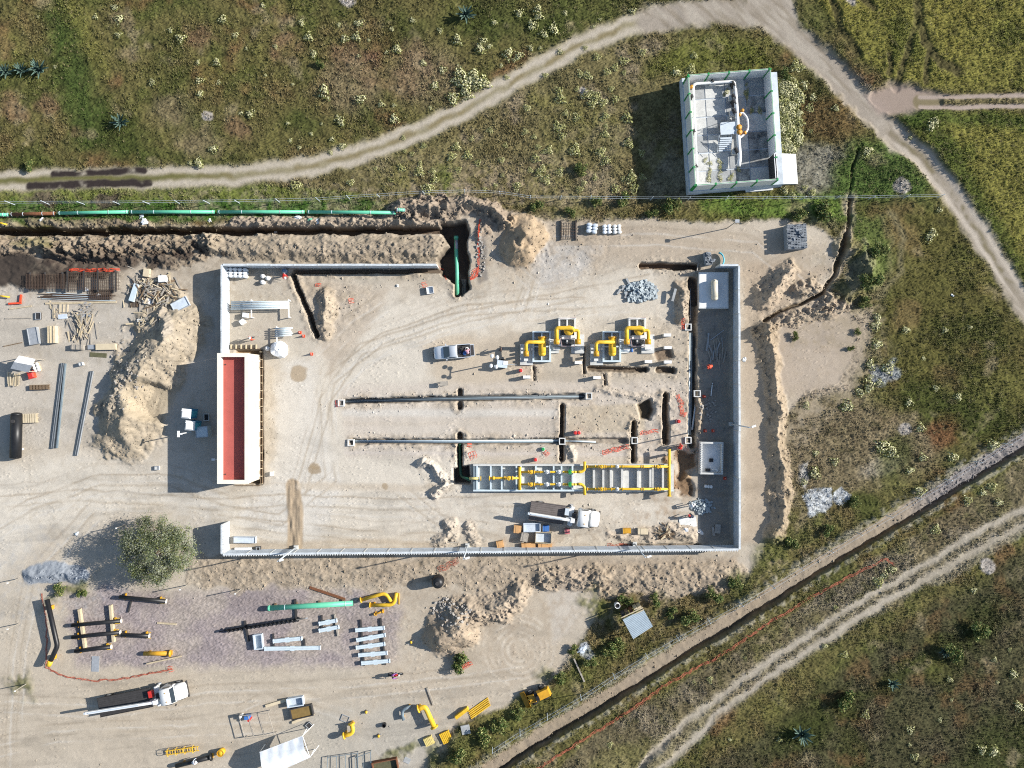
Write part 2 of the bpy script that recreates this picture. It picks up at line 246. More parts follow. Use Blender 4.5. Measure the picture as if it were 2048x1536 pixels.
def trench(pts, width, depth, i=None, rgb=(128, 112, 94), wob=2.0, soft=2.6, floor=None):
    w = window(pts, width + 30); d = dline(pts, width + 30, wob)[w] + 0.8 * rough[w]; m = sm(width / 2 + soft / 2, width / 2 - soft / 2, d)
    Z[w] = Z[w] * (1 - m) + m * (-depth + 0.08 * rough[w] + 0.06 * lump[w]); paint(full(w, sm(width / 2 + 1.5, width / 2 - 1, d)), rgb, 0.95)
    if floor: paint(full(w, sm(width / 2 - 4, width / 2 - 8, d)), floor, 0.9)
    e = sm(width / 2 + 16, width / 2 + 4, d + 5 * n3[w]) * (1 - m) * (width > 3); Z[w] += e * 0.16 * np.clip(0.25 + rough[w] + lump[w], 0, 2) * min(depth, 1); paint(full(w, e * sm(-.5, .3, lump[w])), (190, 174, 152), 0.6); spoilmask[w] = np.maximum(spoilmask[w], e * .8)
    if i is not None: ID[w] = np.where(m > 0.12, i, ID[w])
def pit(pts, depth, i=None, rgb=(110, 96, 82), wob=6.0, soft=5.0):
    w = window(pts, 40); d = sdp(pts, 40, wob)[w]; m = sm(soft / 2, -soft / 2, d); Z[w] = Z[w] * (1 - m) + m * (-depth + 0.12 * rough[w] + 0.15 * lump[w]); paint(full(w, sm(2, -2, d)), rgb, 0.95)
    if i is not None: ID[w] = np.where(m > 0.12, i, ID[w])
churn = np.maximum.reduce([area(q, 40, 16) for q in ([(1150, 770), (1400, 760), (1400, 930), (1290, 920), (1150, 860)], [(600, 560), (760, 570), (700, 680), (640, 680)], [(960, 430), (1120, 430), (1260, 470), (1200, 540), (1000, 560)], [(820, 900), (940, 900), (940, 1000), (850, 1000)], [(860, 1030), (960, 1040), (980, 1095), (860, 1095)], [(1200, 1050), (1390, 1050), (1390, 1092), (1180, 1092)], [(524, 760), (545, 770), (545, 900), (524, 960)], [(1300, 620), (1380, 640), (1380, 760), (1300, 760)], [(1490, 540), (1660, 540), (1620, 640), (1490, 660)], [(400, 1112), (1480, 1108), (1440, 1180), (400, 1172)], [(1390, 640), (1460, 640), (1460, 880), (1390, 900)])])
Z += churn * 0.05 * (rough + lump); spoilmask = np.maximum(spoilmask, churn * .45); paint(churn * sm(0.1, 0.6, lump), (186, 168, 144), 0.5)
# windrows beside the pipe trench
ridge([(-60, 492), (60, 492), (200, 490), (300, 490), (430, 486)], 54, 0.85, 10, 16, 0.42, (146, 129, 109), 0.85)
ridge([(100, 505), (180, 508), (270, 515), (350, 520), (390, 512)], 40, 0.6, 10, 16, 0.45, (128, 112, 94), 0.7)
ridge([(430, 490), (560, 496), (700, 496), (820, 496), (868, 500)], 62, 0.8, 10, 9, 0.22, (170, 155, 134), 0.85, 0.35)
ridge([(60, 444), (200, 445), (300, 448)], 16, 0.35, 10, 8, 0.3, (140, 124, 104), 0.7)
ridge([(470, 444), (560, 446), (700, 444), (780, 442), (880, 444)], 26, 0.65, 10, 8, 0.4, (172, 156, 138), 0.9)
ridge([(800, 420), (860, 412), (920, 408), (985, 420), (1012, 440)], 48, 1.5, 10, 14, 0.6, (164, 148, 130), 0.95)
ridge([(960, 470), (975, 445)], 30, 0.5, 10, 10, 0.35, (164, 148, 132), 0.8)
paint(area([(955, 480), (972, 470), (975, 560), (955, 565)], 6, 6), (132, 126, 120), 0.8)
paint(dark, (74, 66, 60), 0.9); Z += dark * (0.25 + 0.25 * lump)
for x, y, r in ((120, 528, 30), (190, 530, 34), (250, 526, 26), (310, 520, 24), (370, 512, 20), (405, 498, 14), (140, 515, 16), (170, 530, 22), (215, 522, 20), (230, 505, 10), (335, 520, 16), (452, 510, 10), (290, 515, 10)): paint(blob(x, y, r, r * .7, 0.2, 0.6, 16), (84, 72, 64), 0.85)
for x, y, r in ((70, 485, 34), (100, 492, 20)): paint(blob(x, y, r, r * .4, 0, 0.8, 16), (128, 122, 78), 0.6)
# heaps
ridge([(350, 660), (325, 700), (295, 745), (268, 800), (258, 845)], 150, 2.5, 11, 12, 0.09, (186, 171, 148), 0.95, 0.0)
ridge([(300, 700), (255, 745), (222, 810)], 44, 0.6, 11, 14, 0.3, (176, 166, 150), 0.6)
ridge([(330, 625), (345, 660)], 34, 0.5, 11, 12, 0.4, (190, 178, 162), 0.7)
b_ = blob(305, 800, 42, 34, 0.5, 0.6, 6); Z = np.where(b_ > 0, np.maximum(Z - 1.3 * b_, 0.02), Z); paint(blob(300, 800, 46, 40, 0.5, 0.5, 8), (194, 178, 152), 0.8)
Z += blob(290, 815, 50, 36, 0.3, 0.6) * 0.07 * fbm(5, 23, 2, 1.9, 6)
ridge([(1048, 474), (1042, 494)], 100, 2.5, 12, 7, 0.08, (186, 164, 136), 0.97, 0.0)
Z -= 0.7 * blob(1044, 487, 14, 12, 0.3, 0.8, 4); Z += blob(1060, 500, 46, 30, 0.2, 0.7) * 0.08 * fbm(5, 23, 2, 1.3, 6)
ridge([(888, 1268), (920, 1258)], 100, 2.3, 13, 10, 0.08, (178, 160, 138), 0.95, 0.1)
ridge([(910, 1225), (960, 1215), (1010, 1205), (1040, 1185)], 66, 1.2, 14, 14, 0.3, (184, 167, 146), 0.9)
ridge([(950, 1245), (985, 1235), (1015, 1228)], 34, 0.6, 14, 12, 0.25, (188, 170, 148), 0.8)
ridge([(1090, 1155), (1140, 1160), (1200, 1158)], 50, 0.8, 14, 12, 0.3, (182, 165, 145), 0.85)
ridge([(1210, 1155), (1300, 1156), (1400, 1160), (1450, 1150)], 76, 0.42, 14, 20, 0.26, (174, 157, 135), 0.7)
ridge([(400, 1146), (520, 1143), (650, 1148), (800, 1145), (960, 1148), (1080, 1142)], 70, 0.12, 14, 22, 0.24, (176, 160, 138), 0.5)
ridge([(655, 598), (656, 625), (648, 655)], 46, .9, 15, 12, 0.25, (180, 164, 142), 0.7)
ridge([(1366, 578), (1362, 610), (1366, 636)], 36, 1.0, 15, 10, 0.25, (178, 160, 138), 0.7)
ridge([(845, 925), (868, 935), (890, 960), (872, 990)], 24, 0.7, 15, 8, 0.4, (208, 198, 184), 0.9)
ridge([(900, 1045), (905, 1065), (880, 1085)], 30, 0.5, 15, 9, 0.35, (198, 184, 166), 0.8); ridge([(940, 1050), (950, 1085)], 26, 0.4, 15, 8, 0.35, (198, 184, 166), 0.8)
ridge([(1300, 1070), (1345, 1062), (1380, 1070)], 34, 0.45, 15, 9, 0.3, (196, 180, 160), 0.8)
ridge([(1215, 1070), (1270, 1078)], 16, 0.2, 15, 6, 0.25, (196, 180, 160), 0.7)
ridge([(1335, 925), (1350, 970)], 20, 0.3, 15, 8, 0.35, (150, 118, 88), 0.9); ridge([(1372, 955), (1376, 970)], 22, 0.7, 15, 6, 0.25, (186, 158, 124), 0.9)
ridge([(1195, 775), (1300, 800), (1345, 790)], 20, 0.22, 15, 6, 0.25, (198, 184, 166), 0.7)
ridge([(1140, 895), (1145, 915)], 22, 0.5, 15, 5, 0.25, (204, 194, 178), 0.9)
ridge([(1395, 800), (1400, 825), (1398, 860)], 18, 0.4, 15, 7, 0.3, (186, 168, 144), 0.85)
ridge([(1532, 600), (1545, 580), (1562, 555), (1575, 545)], 52, 1.5, 16, 10, 0.3, (188, 170, 148), 0.9)
ridge([(1590, 580), (1620, 570), (1660, 600), (1640, 610)], 36, 0.8, 16, 12, 0.4, (182, 164, 142), 0.85)
ridge([(1520, 665), (1560, 640), (1600, 630), (1650, 625), (1690, 612)], 34, 0.75, 16, 10, 0.45, (182, 164, 142), 0.9)
ridge([(1530, 660), (1546, 760), (1553, 860), (1560, 950), (1561, 1020), (1548, 1072)], 50, 1.1, 16, 12, 0.3, (174, 156, 132), 0.8, 0.0)
ridge([(1690, 500), (1722, 505), (1740, 560), (1690, 585)], 60, 1.2, 17, 10, 0.3, (132, 128, 88), 0.5); paint(band([(1728, 480), (1742, 520), (1730, 550)], 12, 6, 6), (206, 188, 160), 0.9)
paint(area([(1695, 430), (1770, 430), (1790, 520), (1740, 590), (1700, 560), (1720, 490)], 20, 14), (100, 116, 60), 0.75); paint(area([(1690, 540), (1735, 500), (1730, 560), (1690, 600)], 14, 10), (136, 130, 112), 0.7)
ridge([(1250, 1178), (1262, 1175)], 20, 0.3, 15, 6, 0.3, (160, 146, 126), 0.6)
ridge([(65, 1150), (130, 1140), (165, 1150)], 40, 0.7, 18, 8, 0.1, (150, 162, 176), 0.8)
for x, y, rx, ry in ((1190, 1210, 20, 40), (1280, 1215, 60, 20), (1180, 1330, 60, 26), (1100, 1360, 20, 30), (1230, 1290, 30, 20), (1290, 1220, 30, 20), (1040, 1420, 50, 20), (960, 1480, 60, 30), (900, 1510, 50, 40), (800, 1505, 40, 10), (140, 1180, 60, 14), (40, 1370, 26, 30), (1550, 1100, 50, 30), (1480, 1170, 40, 30), (1640, 1060, 40, 30)):
    m = blob(x, y, rx, ry, -0.5, 1.0, 22) * sm(-0.4, 0.1, n3); paint(m, (104, 106, 58), 0.8); Z += m * (0.1 + 0.16 * rough)
# trenches
trench([(-70, 462), (200, 463), (500, 463), (700, 462), (890, 458)], 13, 2.1, 20, (104, 88, 74), 5)
pit([(880, 444), (928, 440), (934, 462), (938, 575), (925, 590), (880, 540), (872, 520), (900, 490), (885, 470)], 2.6, 20, (92, 82, 74), 7)
trench([(914, 560), (914, 588)], 11, 1.5, 20, (150, 136, 116), 1)
trench([(586, 550), (606, 600), (628, 655), (634, 672)], 9, 1.3, 21, (132, 114, 96), 2)
trench([(590, 544), (880, 541)], 9, 0.8, 21, (128, 112, 96), 2)
for p in ([(1284, 531), (1392, 534)],): trench(p, 12, 1.3, 21, (126, 106, 88), 3)
trench([(1386, 568), (1386, 640), (1385, 780), (1384, 890)], 14, 1.1, 21, (150, 138, 122), 2.5, floor=(136, 130, 124))
trench([(1386, 565), (1388, 600)], 20, 1.3, 21, (108, 98, 90), 4)
for p, w_, d_ in (([(1180, 737), (1292, 740)], 9, 0.9), ([(1318, 740), (1346, 741)], 11, 0.9), ([(1331, 792), (1332, 884)], 11, 1.3), ([(1124, 812), (1123, 920)], 8, 1.1), ([(1267, 845), (1266, 922)], 8, 1.1), ([(919, 782), (920, 815)], 9, 0.8), ([(919, 870), (919, 955)], 10, 1.3), ([(907, 945), (935, 965)], 0.1, 0.1), ([(1168, 695), (1169, 745)], 4, 0.5), ([(1068, 735), (1068, 760)], 4, 0.4), ([(1208, 750), (1210, 768)], 4, 0.4)):
    trench(p, w_, d_, 21, (126, 112, 96), 2)
pit([(906, 937), (938, 932), (940, 968), (908, 968)], 1.4, 21, (88, 80, 72), 2)
trench([(692, 803), (900, 797), (1165, 793)], 11, 0.5, 21, (176, 164, 148), 3)
trench([(705, 884), (900, 884), (1110, 883), (1250, 882)], 11, 0.5, 21, (176, 164, 148), 3)
pit([(1278, 810), (1298, 800), (1308, 820), (1300, 842), (1282, 838)], 0.9, 21, (96, 84, 66), 5, 8)
pit([(1305, 705), (1340, 700), (1345, 715), (1315, 725)], 0.5, 21, (140, 122, 104), 7, 10)
pit([(1352, 902), (1372, 905), (1388, 898), (1390, 930), (1374, 940), (1372, 960), (1392, 972), (1380, 990), (1356, 992), (1360, 950)], 0.4, 21, (132, 108, 84), 14, 14)
pit([(470, 700), (524, 700), (524, 968), (490, 968), (490, 712), (470, 712)], 0.7, 22, (168, 140, 106), 3)
trench([(1400, 1090), (1240, 1091)], 5, 0.3, 21, (160, 146, 128), 2)
trench([(1700, 395), (1698, 440), (1690, 490), (1668, 550), (1645, 585), (1600, 608), (1560, 622), (1528, 642)], 6, 0.6, 23, (120, 106, 86), 4)
trench([(1690, 470), (1670, 540)], 9, 0.6, 23, (120, 108, 86), 4)
trench([(1712, 300), (1702, 350), (1697, 395)], 2.5, 0.3, None, (74, 80, 44), 4, 4)
paint(band([(1782, 425), (1806, 480), (1800, 540), (1760, 590), (1715, 602)], 10, 14, 10), (134, 126, 96), 0.7); paint(band([(1766, 430), (1786, 480), (1780, 540), (1745, 580)], 8, 12, 10), (136, 128, 92), 0.5)
# drainage ditch along the lower right
DT = [(930, 1590), (1024, 1526), (1110, 1472), (1199, 1420), (1285, 1368), (1374, 1312), (1536, 1214), (1633, 1152), (1736, 1090), (1868, 1011), (1961, 953), (2048, 902), (2110, 868)]
nrm = (-0.53, -0.85)
off = lambda k: [(x + nrm[0] * k, y + nrm[1] * k) for x, y in DT]
d0 = dline(DT, 110, 2.5); side = np.zeros(PX.shape, np.float32)
dx_ = dline(off(120), 160, 2.5)
sgn = np.where(dx_ < 120, 1, -1); s = d0 * sgn                 # + is north-west of the deep edge
m = sm(-3.0, 1.0, s + 2 * rough) * sm(36, 28, s + 4 * n3); dz = -0.25 - 0.75 * sm(7, 4, s + 2 * n3)
Z = np.where(np.abs(s) < 60, Z * (1 - m) + m * (dz + 0.06 * rough + 0.08 * lump), Z)
paint(sm(-3, 2, s) * sm(36, 26, s + 6 * n3), (174, 158, 138), 0.9); paint(sm(-3, 2, s) * sm(40, 16, s) * sm(0, .5, n3), (172, 156, 136), 0.6)
stn = sm(-3, 2, s) * sm(40, 30, s) * sm(1780, 1900, PX); paint(stn, (148, 142, 140), 0.9); Z += stn * 0.12 * rough
ID[(s > -3) & (s < 31)] = 5
edge = sm(-16, -8, s) * sm(-1, -4, s) + sm(28, 34, s) * sm(52, 42, s); paint(edge * sm(-0.3, 0.3, rough), (176, 170, 152), 0.6); Z += edge * 0.12 * (rough + .5)
Z += sm(54, 42, s) * sm(32, 38, s) * 0.22
peb = yard * (FINE > 0.93) * sm(-0.3, 0.4, n2); Z += peb * 0.06; C *= (1 - 0.22 * peb * (n4 > 0) + 0.12 * peb * (n4 <= 0))[..., None]
scuff = yard * sm(0.12, 0.5, fbm(34, 40, 5, 0.15, 3)); C *= (1 - 0.12 * scuff)[..., None]
C *= (1 + gravel * (0.2 * FINE + 0.1 * rough))[..., None]; Z += gravel * 0.03 * FINE
stk = yard * sm(0.1, 0.5, fbm(12, 41, 4, -0.1, 9)) * np.maximum(sm(940, 980, PY) * sm(1110, 1080, PY), sm(1330, 1360, PY)); C *= (1 - 0.14 * stk)[..., None]
stk = yard * sm(0.15, 0.5, fbm(10, 42, 4, -0.45, 9)) * sm(690, 660, PY) * sm(560, 620, PX) * sm(480, 520, PY); C *= (1 - 0.09 * stk)[..., None]
ck = 0.1 * FINE + 0.12 * rough; C *= (1 + (spoilmask * ck)[..., None])
C = np.clip(C, 0.004, 0.8)
# world coordinates and normals of the whole sheet
GXW = (PX - 1024) / PPM; GYW = (768 - PY) / PPM
dzx = np.gradient(Z, STEP / PPM, axis=1); dzy = -np.gradient(Z, STEP / PPM, axis=0)
NRM = np.stack([-dzx, -dzy, np.ones_like(Z)], -1); NRM /= np.linalg.norm(NRM, axis=-1, keepdims=True)
def gz(x, y):
    """ground height under world point x, y"""
    i = (x * PPM + 1024 - gx[0]) / STEP; j = (768 - y * PPM - gy[0]) / STEP
    i = min(max(i, 0), NX - 1.001); j = min(max(j, 0), NY - 1.001); a, b = int(i), int(j); u, v = i - a, j - b
    return float((Z[b, a] * (1 - u) + Z[b, a + 1] * u) * (1 - v) + (Z[b + 1, a] * (1 - u) + Z[b + 1, a + 1] * u) * v)
def W(px, py, z=0.0):
    k = (H - z) / H; return Vector(((px - 1024) / PPM * k, (768 - py) / PPM * k, z))
def G(px, py, up=0.0):
    x, y = (px - 1024) / PPM, (768 - py) / PPM; z = gz(x, y)
    for _ in range(3): k = (H - z) / H; z = gz(x * k, y * k)
    return Vector((x * k, y * k, z + up))
# ---- ground material: base colour carried per vertex, fine grain by noise
def ground_material():
    m = bpy.data.materials.new('soil_and_grass'); m.use_nodes = True; nt = m.node_tree; b = nt.nodes['Principled BSDF']
    at = nt.nodes.new('ShaderNodeAttribute'); at.attribute_name = 'tint'; tc = nt.nodes.new('ShaderNodeTexCoord')
    n = nt.nodes.new('ShaderNodeTexNoise'); n.inputs['Scale'].default_value = 9; n.inputs['Detail'].default_value = 6; n.inputs['Roughness'].default_value = 0.75
    nt.links.new(tc.outputs['Object'], n.inputs['Vector'])
    r = nt.nodes.new('ShaderNodeMapRange'); r.inputs[1].default_value = 0.3; r.inputs[2].default_value = 0.7; r.inputs[3].default_value = 0.78; r.inputs[4].default_value = 1.2
    nt.links.new(n.outputs[0], r.inputs[0])
    mx = nt.nodes.new('ShaderNodeMix'); mx.data_type = 'RGBA'; mx.blend_type = 'MULTIPLY'; mx.inputs[0].default_value = 1
    nt.links.new(at.outputs['Color'], mx.inputs[6]); nt.links.new(r.outputs[0], mx.inputs[7]); nt.links.new(mx.outputs[2], b.inputs['Base Color'])
    b.inputs['Roughness'].default_value = 0.95; b.inputs['Specular IOR Level'].default_value = 0.15
    bp = nt.nodes.new('ShaderNodeBump'); bp.inputs['Strength'].default_value = 0.5; bp.inputs['Distance'].default_value = 0.05; nt.links.new(n.outputs[0], bp.inputs['Height']); nt.links.new(bp.outputs[0], b.inputs['Normal'])
    return m
GM = ground_material()
fid = ID[:-1, :-1]
idx = np.arange(NX * NY).reshape(NY, NX)
quads = np.stack([idx[1:, :-1], idx[1:, 1:], idx[:-1, 1:], idx[:-1, :-1]], -1)
Pall = np.stack([GXW, GYW, Z], -1).reshape(-1, 3); Nall = NRM.reshape(-1, 3); Call = C.reshape(-1, 3)
def sheet(name, ids, keep=None):
    k = np.isin(fid, ids) if keep is None else keep
    q = quads[k]; used, inv = np.unique(q.ravel(), return_inverse=True)
    me = bpy.data.meshes.new(name); nf = len(q)
    me.vertices.add(len(used)); me.vertices.foreach_set('co', Pall[used].astype(np.float32).ravel())
    me.loops.add(nf * 4); me.loops.foreach_set('vertex_index', inv.astype(np.int32))
    me.polygons.add(nf); me.polygons.foreach_set('loop_start', np.arange(0, nf * 4, 4, dtype=np.int32)); me.update(calc_edges=True)
    me.polygons.foreach_set('use_smooth', np.ones(nf, bool))
    a = me.attributes.new('tint', 'FLOAT_COLOR', 'POINT'); a.data.foreach_set('color', np.concatenate([Call[used], np.ones((len(used), 1))], 1).astype(np.float32).ravel())
    me.normals_split_custom_set_from_vertices(Nall[used].astype(np.float32)); me.materials.append(GM)
    o = bpy.data.objects.new(name, me); COL.objects.link(o); return o
for nm, ids in (('grassland', [0, 17]), ('yard_ground', [1, 15, 22]), ('dirt_road', [2]), ('field_track', [3]), ('farm_track', [4]), ('drainage_ditch', [5]), ('pipe_trench', [20]), ('foundation_trenches', [21]), ('irrigation_channel', [23])):
    o = sheet(nm, ids); o['kind'] = 'structure'
for nm, ids, lab in (('spoil_bank', [10], 'long lumpy bank of dug soil beside the open pipe trench'), ('sand_heap', [11], 'tall pale sand and stone heap left of the red roofed building'), ('sand_heap', [12], 'cone of brown sand near the top of the yard by the pit'), ('soil_heap', [13], 'round pale soil heap above the small green bush'), ('spoil_bank', [14], 'rough low bank of dug soil along the outside of the bottom wall'), ('spoil_bank', [16], 'churned soil bank outside the right hand wall'), ('gravel_heap', [18], 'bluish gravel heap in the shade left of the tree')):
    o = sheet(nm, ids); o['label'] = lab; o['category'] = 'heap' if 'heap' in nm else 'soil bank'
# land beyond the surveyed sheet, out to the horizon
def far_land():
    me = bpy.data.meshes.new('terrain'); x0, x1, y0, y1 = GXW[0, 0], GXW[0, -1], GYW[-1, 0], GYW[0, 0]; R = 1500
    v = [(x0 + .3, y0 + .3), (x1 - .3, y0 + .3), (x1 - .3, y1 - .3), (x0 + .3, y1 - .3), (-R, -R), (R, -R), (R, R), (-R, R)]
    me.from_pydata([(a, b, -0.15) for a, b in v], [], [(4, 5, 1, 0), (5, 6, 2, 1), (6, 7, 3, 2), (7, 4, 0, 3)])
    m = bpy.data.materials.new('far_grass'); m.use_nodes = True; nt = m.node_tree; b = nt.nodes['Principled BSDF']; b.inputs['Roughness'].default_value = 1
    n = nt.nodes.new('ShaderNodeTexNoise'); n.inputs['Scale'].default_value = 0.08; n.inputs['Detail'].default_value = 10; tc = nt.nodes.new('ShaderNodeTexCoord'); nt.links.new(tc.outputs['Object'], n.inputs['Vector'])
    r = nt.nodes.new('ShaderNodeValToRGB'); r.color_ramp.elements[0].position = .35; r.color_ramp.elements[1].position = .65; r.color_ramp.elements[0].color = (*alb(84, 84, 44), 1); r.color_ramp.elements[1].color = (*alb(122, 106, 76), 1)
    nt.links.new(n.outputs[0], r.inputs[0]); nt.links.new(r.outputs[0], b.inputs['Base Color']); me.materials.append(m)
    o = bpy.data.objects.new('terrain', me); COL.objects.link(o); o['kind'] = 'structure'
far_land()
# ---- loose stones and clods over dug ground (uncountable, one object)
def clods(n=9000):
    pr = (spoilmask * 0.9 + stn * 2 + sm(-3, 2, s) * sm(46, 36, s) * .35 + yard * 0.008)[:-1, :-1].ravel().astype(float); pr /= pr.sum(); k = rng.choice(len(pr), n, p=pr); j, i = k // (NX - 1), k % (NX - 1)
    c = np.stack([GXW[j, i] + rng.random(n) * .14, GYW[j, i] - rng.random(n) * .14, Z[j, i] + .01], -1); r = (rng.gamma(2.0, .028, n) + .025)[:, None]
    dirs = np.array([(1, 0, 0), (0, 1, 0), (-1, 0, 0), (0, -1, 0), (0, 0, 1), (0, 0, -1)], float); v = (c[:, None, :] + dirs[None] * r[:, :, None] * rng.uniform(.5, 1.25, (n, 6, 1)) * np.array([1, 1, .8])).reshape(-1, 3)
    f = np.array([(0, 1, 4), (1, 2, 4), (2, 3, 4), (3, 0, 4), (1, 0, 5), (2, 1, 5), (3, 2, 5), (0, 3, 5)]); f = (np.arange(n)[:, None, None] * 6 + f[None]).reshape(-1, 3)
    me = bpy.data.meshes.new('loose_stones'); me.from_pydata(v.tolist(), [], f.tolist()); col = np.repeat(C[j, i] * rng.uniform(.7, 1.2, (n, 1)), 6, 0)
    a = me.attributes.new('tint', 'FLOAT_COLOR', 'POINT'); a.data.foreach_set('color', np.concatenate([col, np.ones((len(col), 1))], 1).astype(np.float32).ravel()); me.materials.append(GM)
    o = bpy.data.objects.new('loose_stones', me); COL.objects.link(o); o['kind'] = 'stuff'; o['label'] = 'loose stones and clods strewn over the dug soil'; o['category'] = 'stones'
clods()
# ---- grass tufts scattered over the rough land (uncountable, one object)
def grass_tufts(n=130000):
    cand = np.argwhere((grassy[:-1, :-1] - .3 * rough[:-1, :-1] - croptrack[:-1, :-1] > 0.6) & (spoilmask[:-1, :-1] < 0.6) & ~((s[:-1, :-1] > -4) & (s[:-1, :-1] < 27)))
    k = rng.choice(len(cand), n); j, i = cand[k, 0], cand[k, 1]
    den = n3[j, i] * .8 + n4[j, i] * .6 + n2[j, i] * .9 + rng.normal(0, .3, n) + .5 * (cr[j, i] > .5); kp = den > -0.12; j, i = j[kp], i[kp]; n = len(j)
    fx, fy = rng.random(n), rng.random(n)
    P = np.stack([GXW[j, i] + fx * STEP / PPM, GYW[j, i] - fy * STEP / PPM, Z[j, i] - 0.03], -1)
    me = bpy.data.meshes.new('grass'); me.from_pydata(P.tolist(), [], [])
    col = C[j, i] * rng.uniform(0.9, 1.5, (n, 1)); straw = rng.random((n, 1)) < 0.13; col = np.where(straw, col * .4 + alb(168, 156, 112) * .55, col)
    a = me.attributes.new('tint', 'FLOAT_COLOR', 'POINT'); a.data.foreach_set('color', np.concatenate([col, np.ones((n, 1))], 1).astype(np.float32).ravel())
    a = me.attributes.new('size', 'FLOAT', 'POINT'); a.data.foreach_set('value', (rng.uniform(0.35, 1.0, n) * (1 + .5 * n2[j, i])).astype(np.float32))
    a = me.attributes.new('turn', 'FLOAT', 'POINT'); a.data.foreach_set('value', rng.uniform(0, 6.28, n).astype(np.float32))
    V, F = [], []
    for q in range(7):
        an = q * 0.9 + 0.3 * (q % 3); ca, sa = math.cos(an), math.sin(an); l = 0.16 + 0.05 * (q % 3); b = len(V); wd = 0.028
        V += [(-sa * wd, ca * wd, 0), (sa * wd, -ca * wd, 0), (ca * l * .5 + sa * wd, sa * l * .5 - ca * wd, 0.17), (ca * l * .5 - sa * wd, sa * l * .5 + ca * wd, 0.17), (ca * l, sa * l, 0.2 + 0.03 * (q % 2))]
        F += [(b, b + 1, b + 2, b + 3), (b + 3, b + 2, b + 4)]
    tm = bpy.data.meshes.new('tuft'); tm.from_pydata(V, [], F)
    m = bpy.data.materials.new('grass_blades'); m.use_nodes = True; nt = m.node_tree; at = nt.nodes.new('ShaderNodeAttribute'); at.attribute_name = 'tint'; at.attribute_type = 'INSTANCER'
    nt.links.new(at.outputs['Color'], nt.nodes['Principled BSDF'].inputs['Base Color']); nt.nodes['Principled BSDF'].inputs['Roughness'].default_value = 0.8; nt.nodes['Principled BSDF'].inputs['Specular IOR Level'].default_value = 0.2
    tm.materials.append(m)
    g = bpy.data.node_groups.new('scatter', 'GeometryNodeTree'); g.interface.new_socket('Geometry', in_out='INPUT', socket_type='NodeSocketGeometry'); g.interface.new_socket('Geometry', in_out='OUTPUT', socket_type='NodeSocketGeometry')
    gi = g.nodes.new('NodeGroupInput'); go = g.nodes.new('NodeGroupOutput'); ip = g.nodes.new('GeometryNodeInstanceOnPoints'); oi = g.nodes.new('GeometryNodeObjectInfo')
    to = bpy.data.objects.new('tuft', tm); oi.inputs[0].default_value = to
    def at_(nm):
        x = g.nodes.new('GeometryNodeInputNamedAttribute'); x.data_type = 'FLOAT'; x.inputs[0].default_value = nm; return x
    cx = g.nodes.new('ShaderNodeCombineXYZ'); t_ = at_('turn'); g.links.new(t_.outputs[0], cx.inputs[2]); z_ = at_('size')
    g.links.new(gi.outputs[0], ip.inputs['Points']); g.links.new(oi.outputs['Geometry'], ip.inputs['Instance']); g.links.new(cx.outputs[0], ip.inputs['Rotation']); g.links.new(z_.outputs[0], ip.inputs['Scale']); g.links.new(ip.outputs[0], go.inputs[0])
    o = bpy.data.objects.new('grass', me); COL.objects.link(o); md = o.modifiers.new('scatter', 'NODES'); md.node_group = g
    o['kind'] = 'stuff'; o['label'] = 'dry olive and straw coloured grass over the rough land'; o['category'] = 'grass'
grass_tufts()
# ================================================================ helpers for things
MATS = {}
def mat(name, rgb, rough=0.7, metal=0.0, var=0.12, scale=3.0, bump=0.0, spec=0.4, rgb2=None):
    if name in MATS: return MATS[name]
    m = bpy.data.materials.new(name); m.use_nodes = True; nt = m.node_tree; b = nt.nodes['Principled BSDF']; c = np.minimum(alb(*rgb) * 1.22, 0.82)
    b.inputs['Roughness'].default_value = rough; b.inputs['Metallic'].default_value = metal; b.inputs['Specular IOR Level'].default_value = spec
    tc = nt.nodes.new('ShaderNodeTexCoord'); n = nt.nodes.new('ShaderNodeTexNoise'); n.inputs['Scale'].default_value = scale; n.inputs['Detail'].default_value = 6; n.inputs['Roughness'].default_value = 0.7
    nt.links.new(tc.outputs['Object'], n.inputs['Vector']); r = nt.nodes.new('ShaderNodeValToRGB'); e = r.color_ramp.elements; e[0].position = 0.32; e[1].position = 0.7
    lo = c * (1 - var * 1.6) if rgb2 is None else alb(*rgb2); hi = np.minimum(c * (1 + var), 0.86)
    e[0].color = (*lo, 1); e[1].color = (*hi, 1); nt.links.new(n.outputs[0], r.inputs[0]); nt.links.new(r.outputs[0], b.inputs['Base Color'])
    if bump:
        bp = nt.nodes.new('ShaderNodeBump'); bp.inputs['Strength'].default_value = bump; bp.inputs['Distance'].default_value = 0.03; nt.links.new(n.outputs[0], bp.inputs['Height']); nt.links.new(bp.outputs[0], b.inputs['Normal'])
    MATS[name] = m; return m
M_ = {}
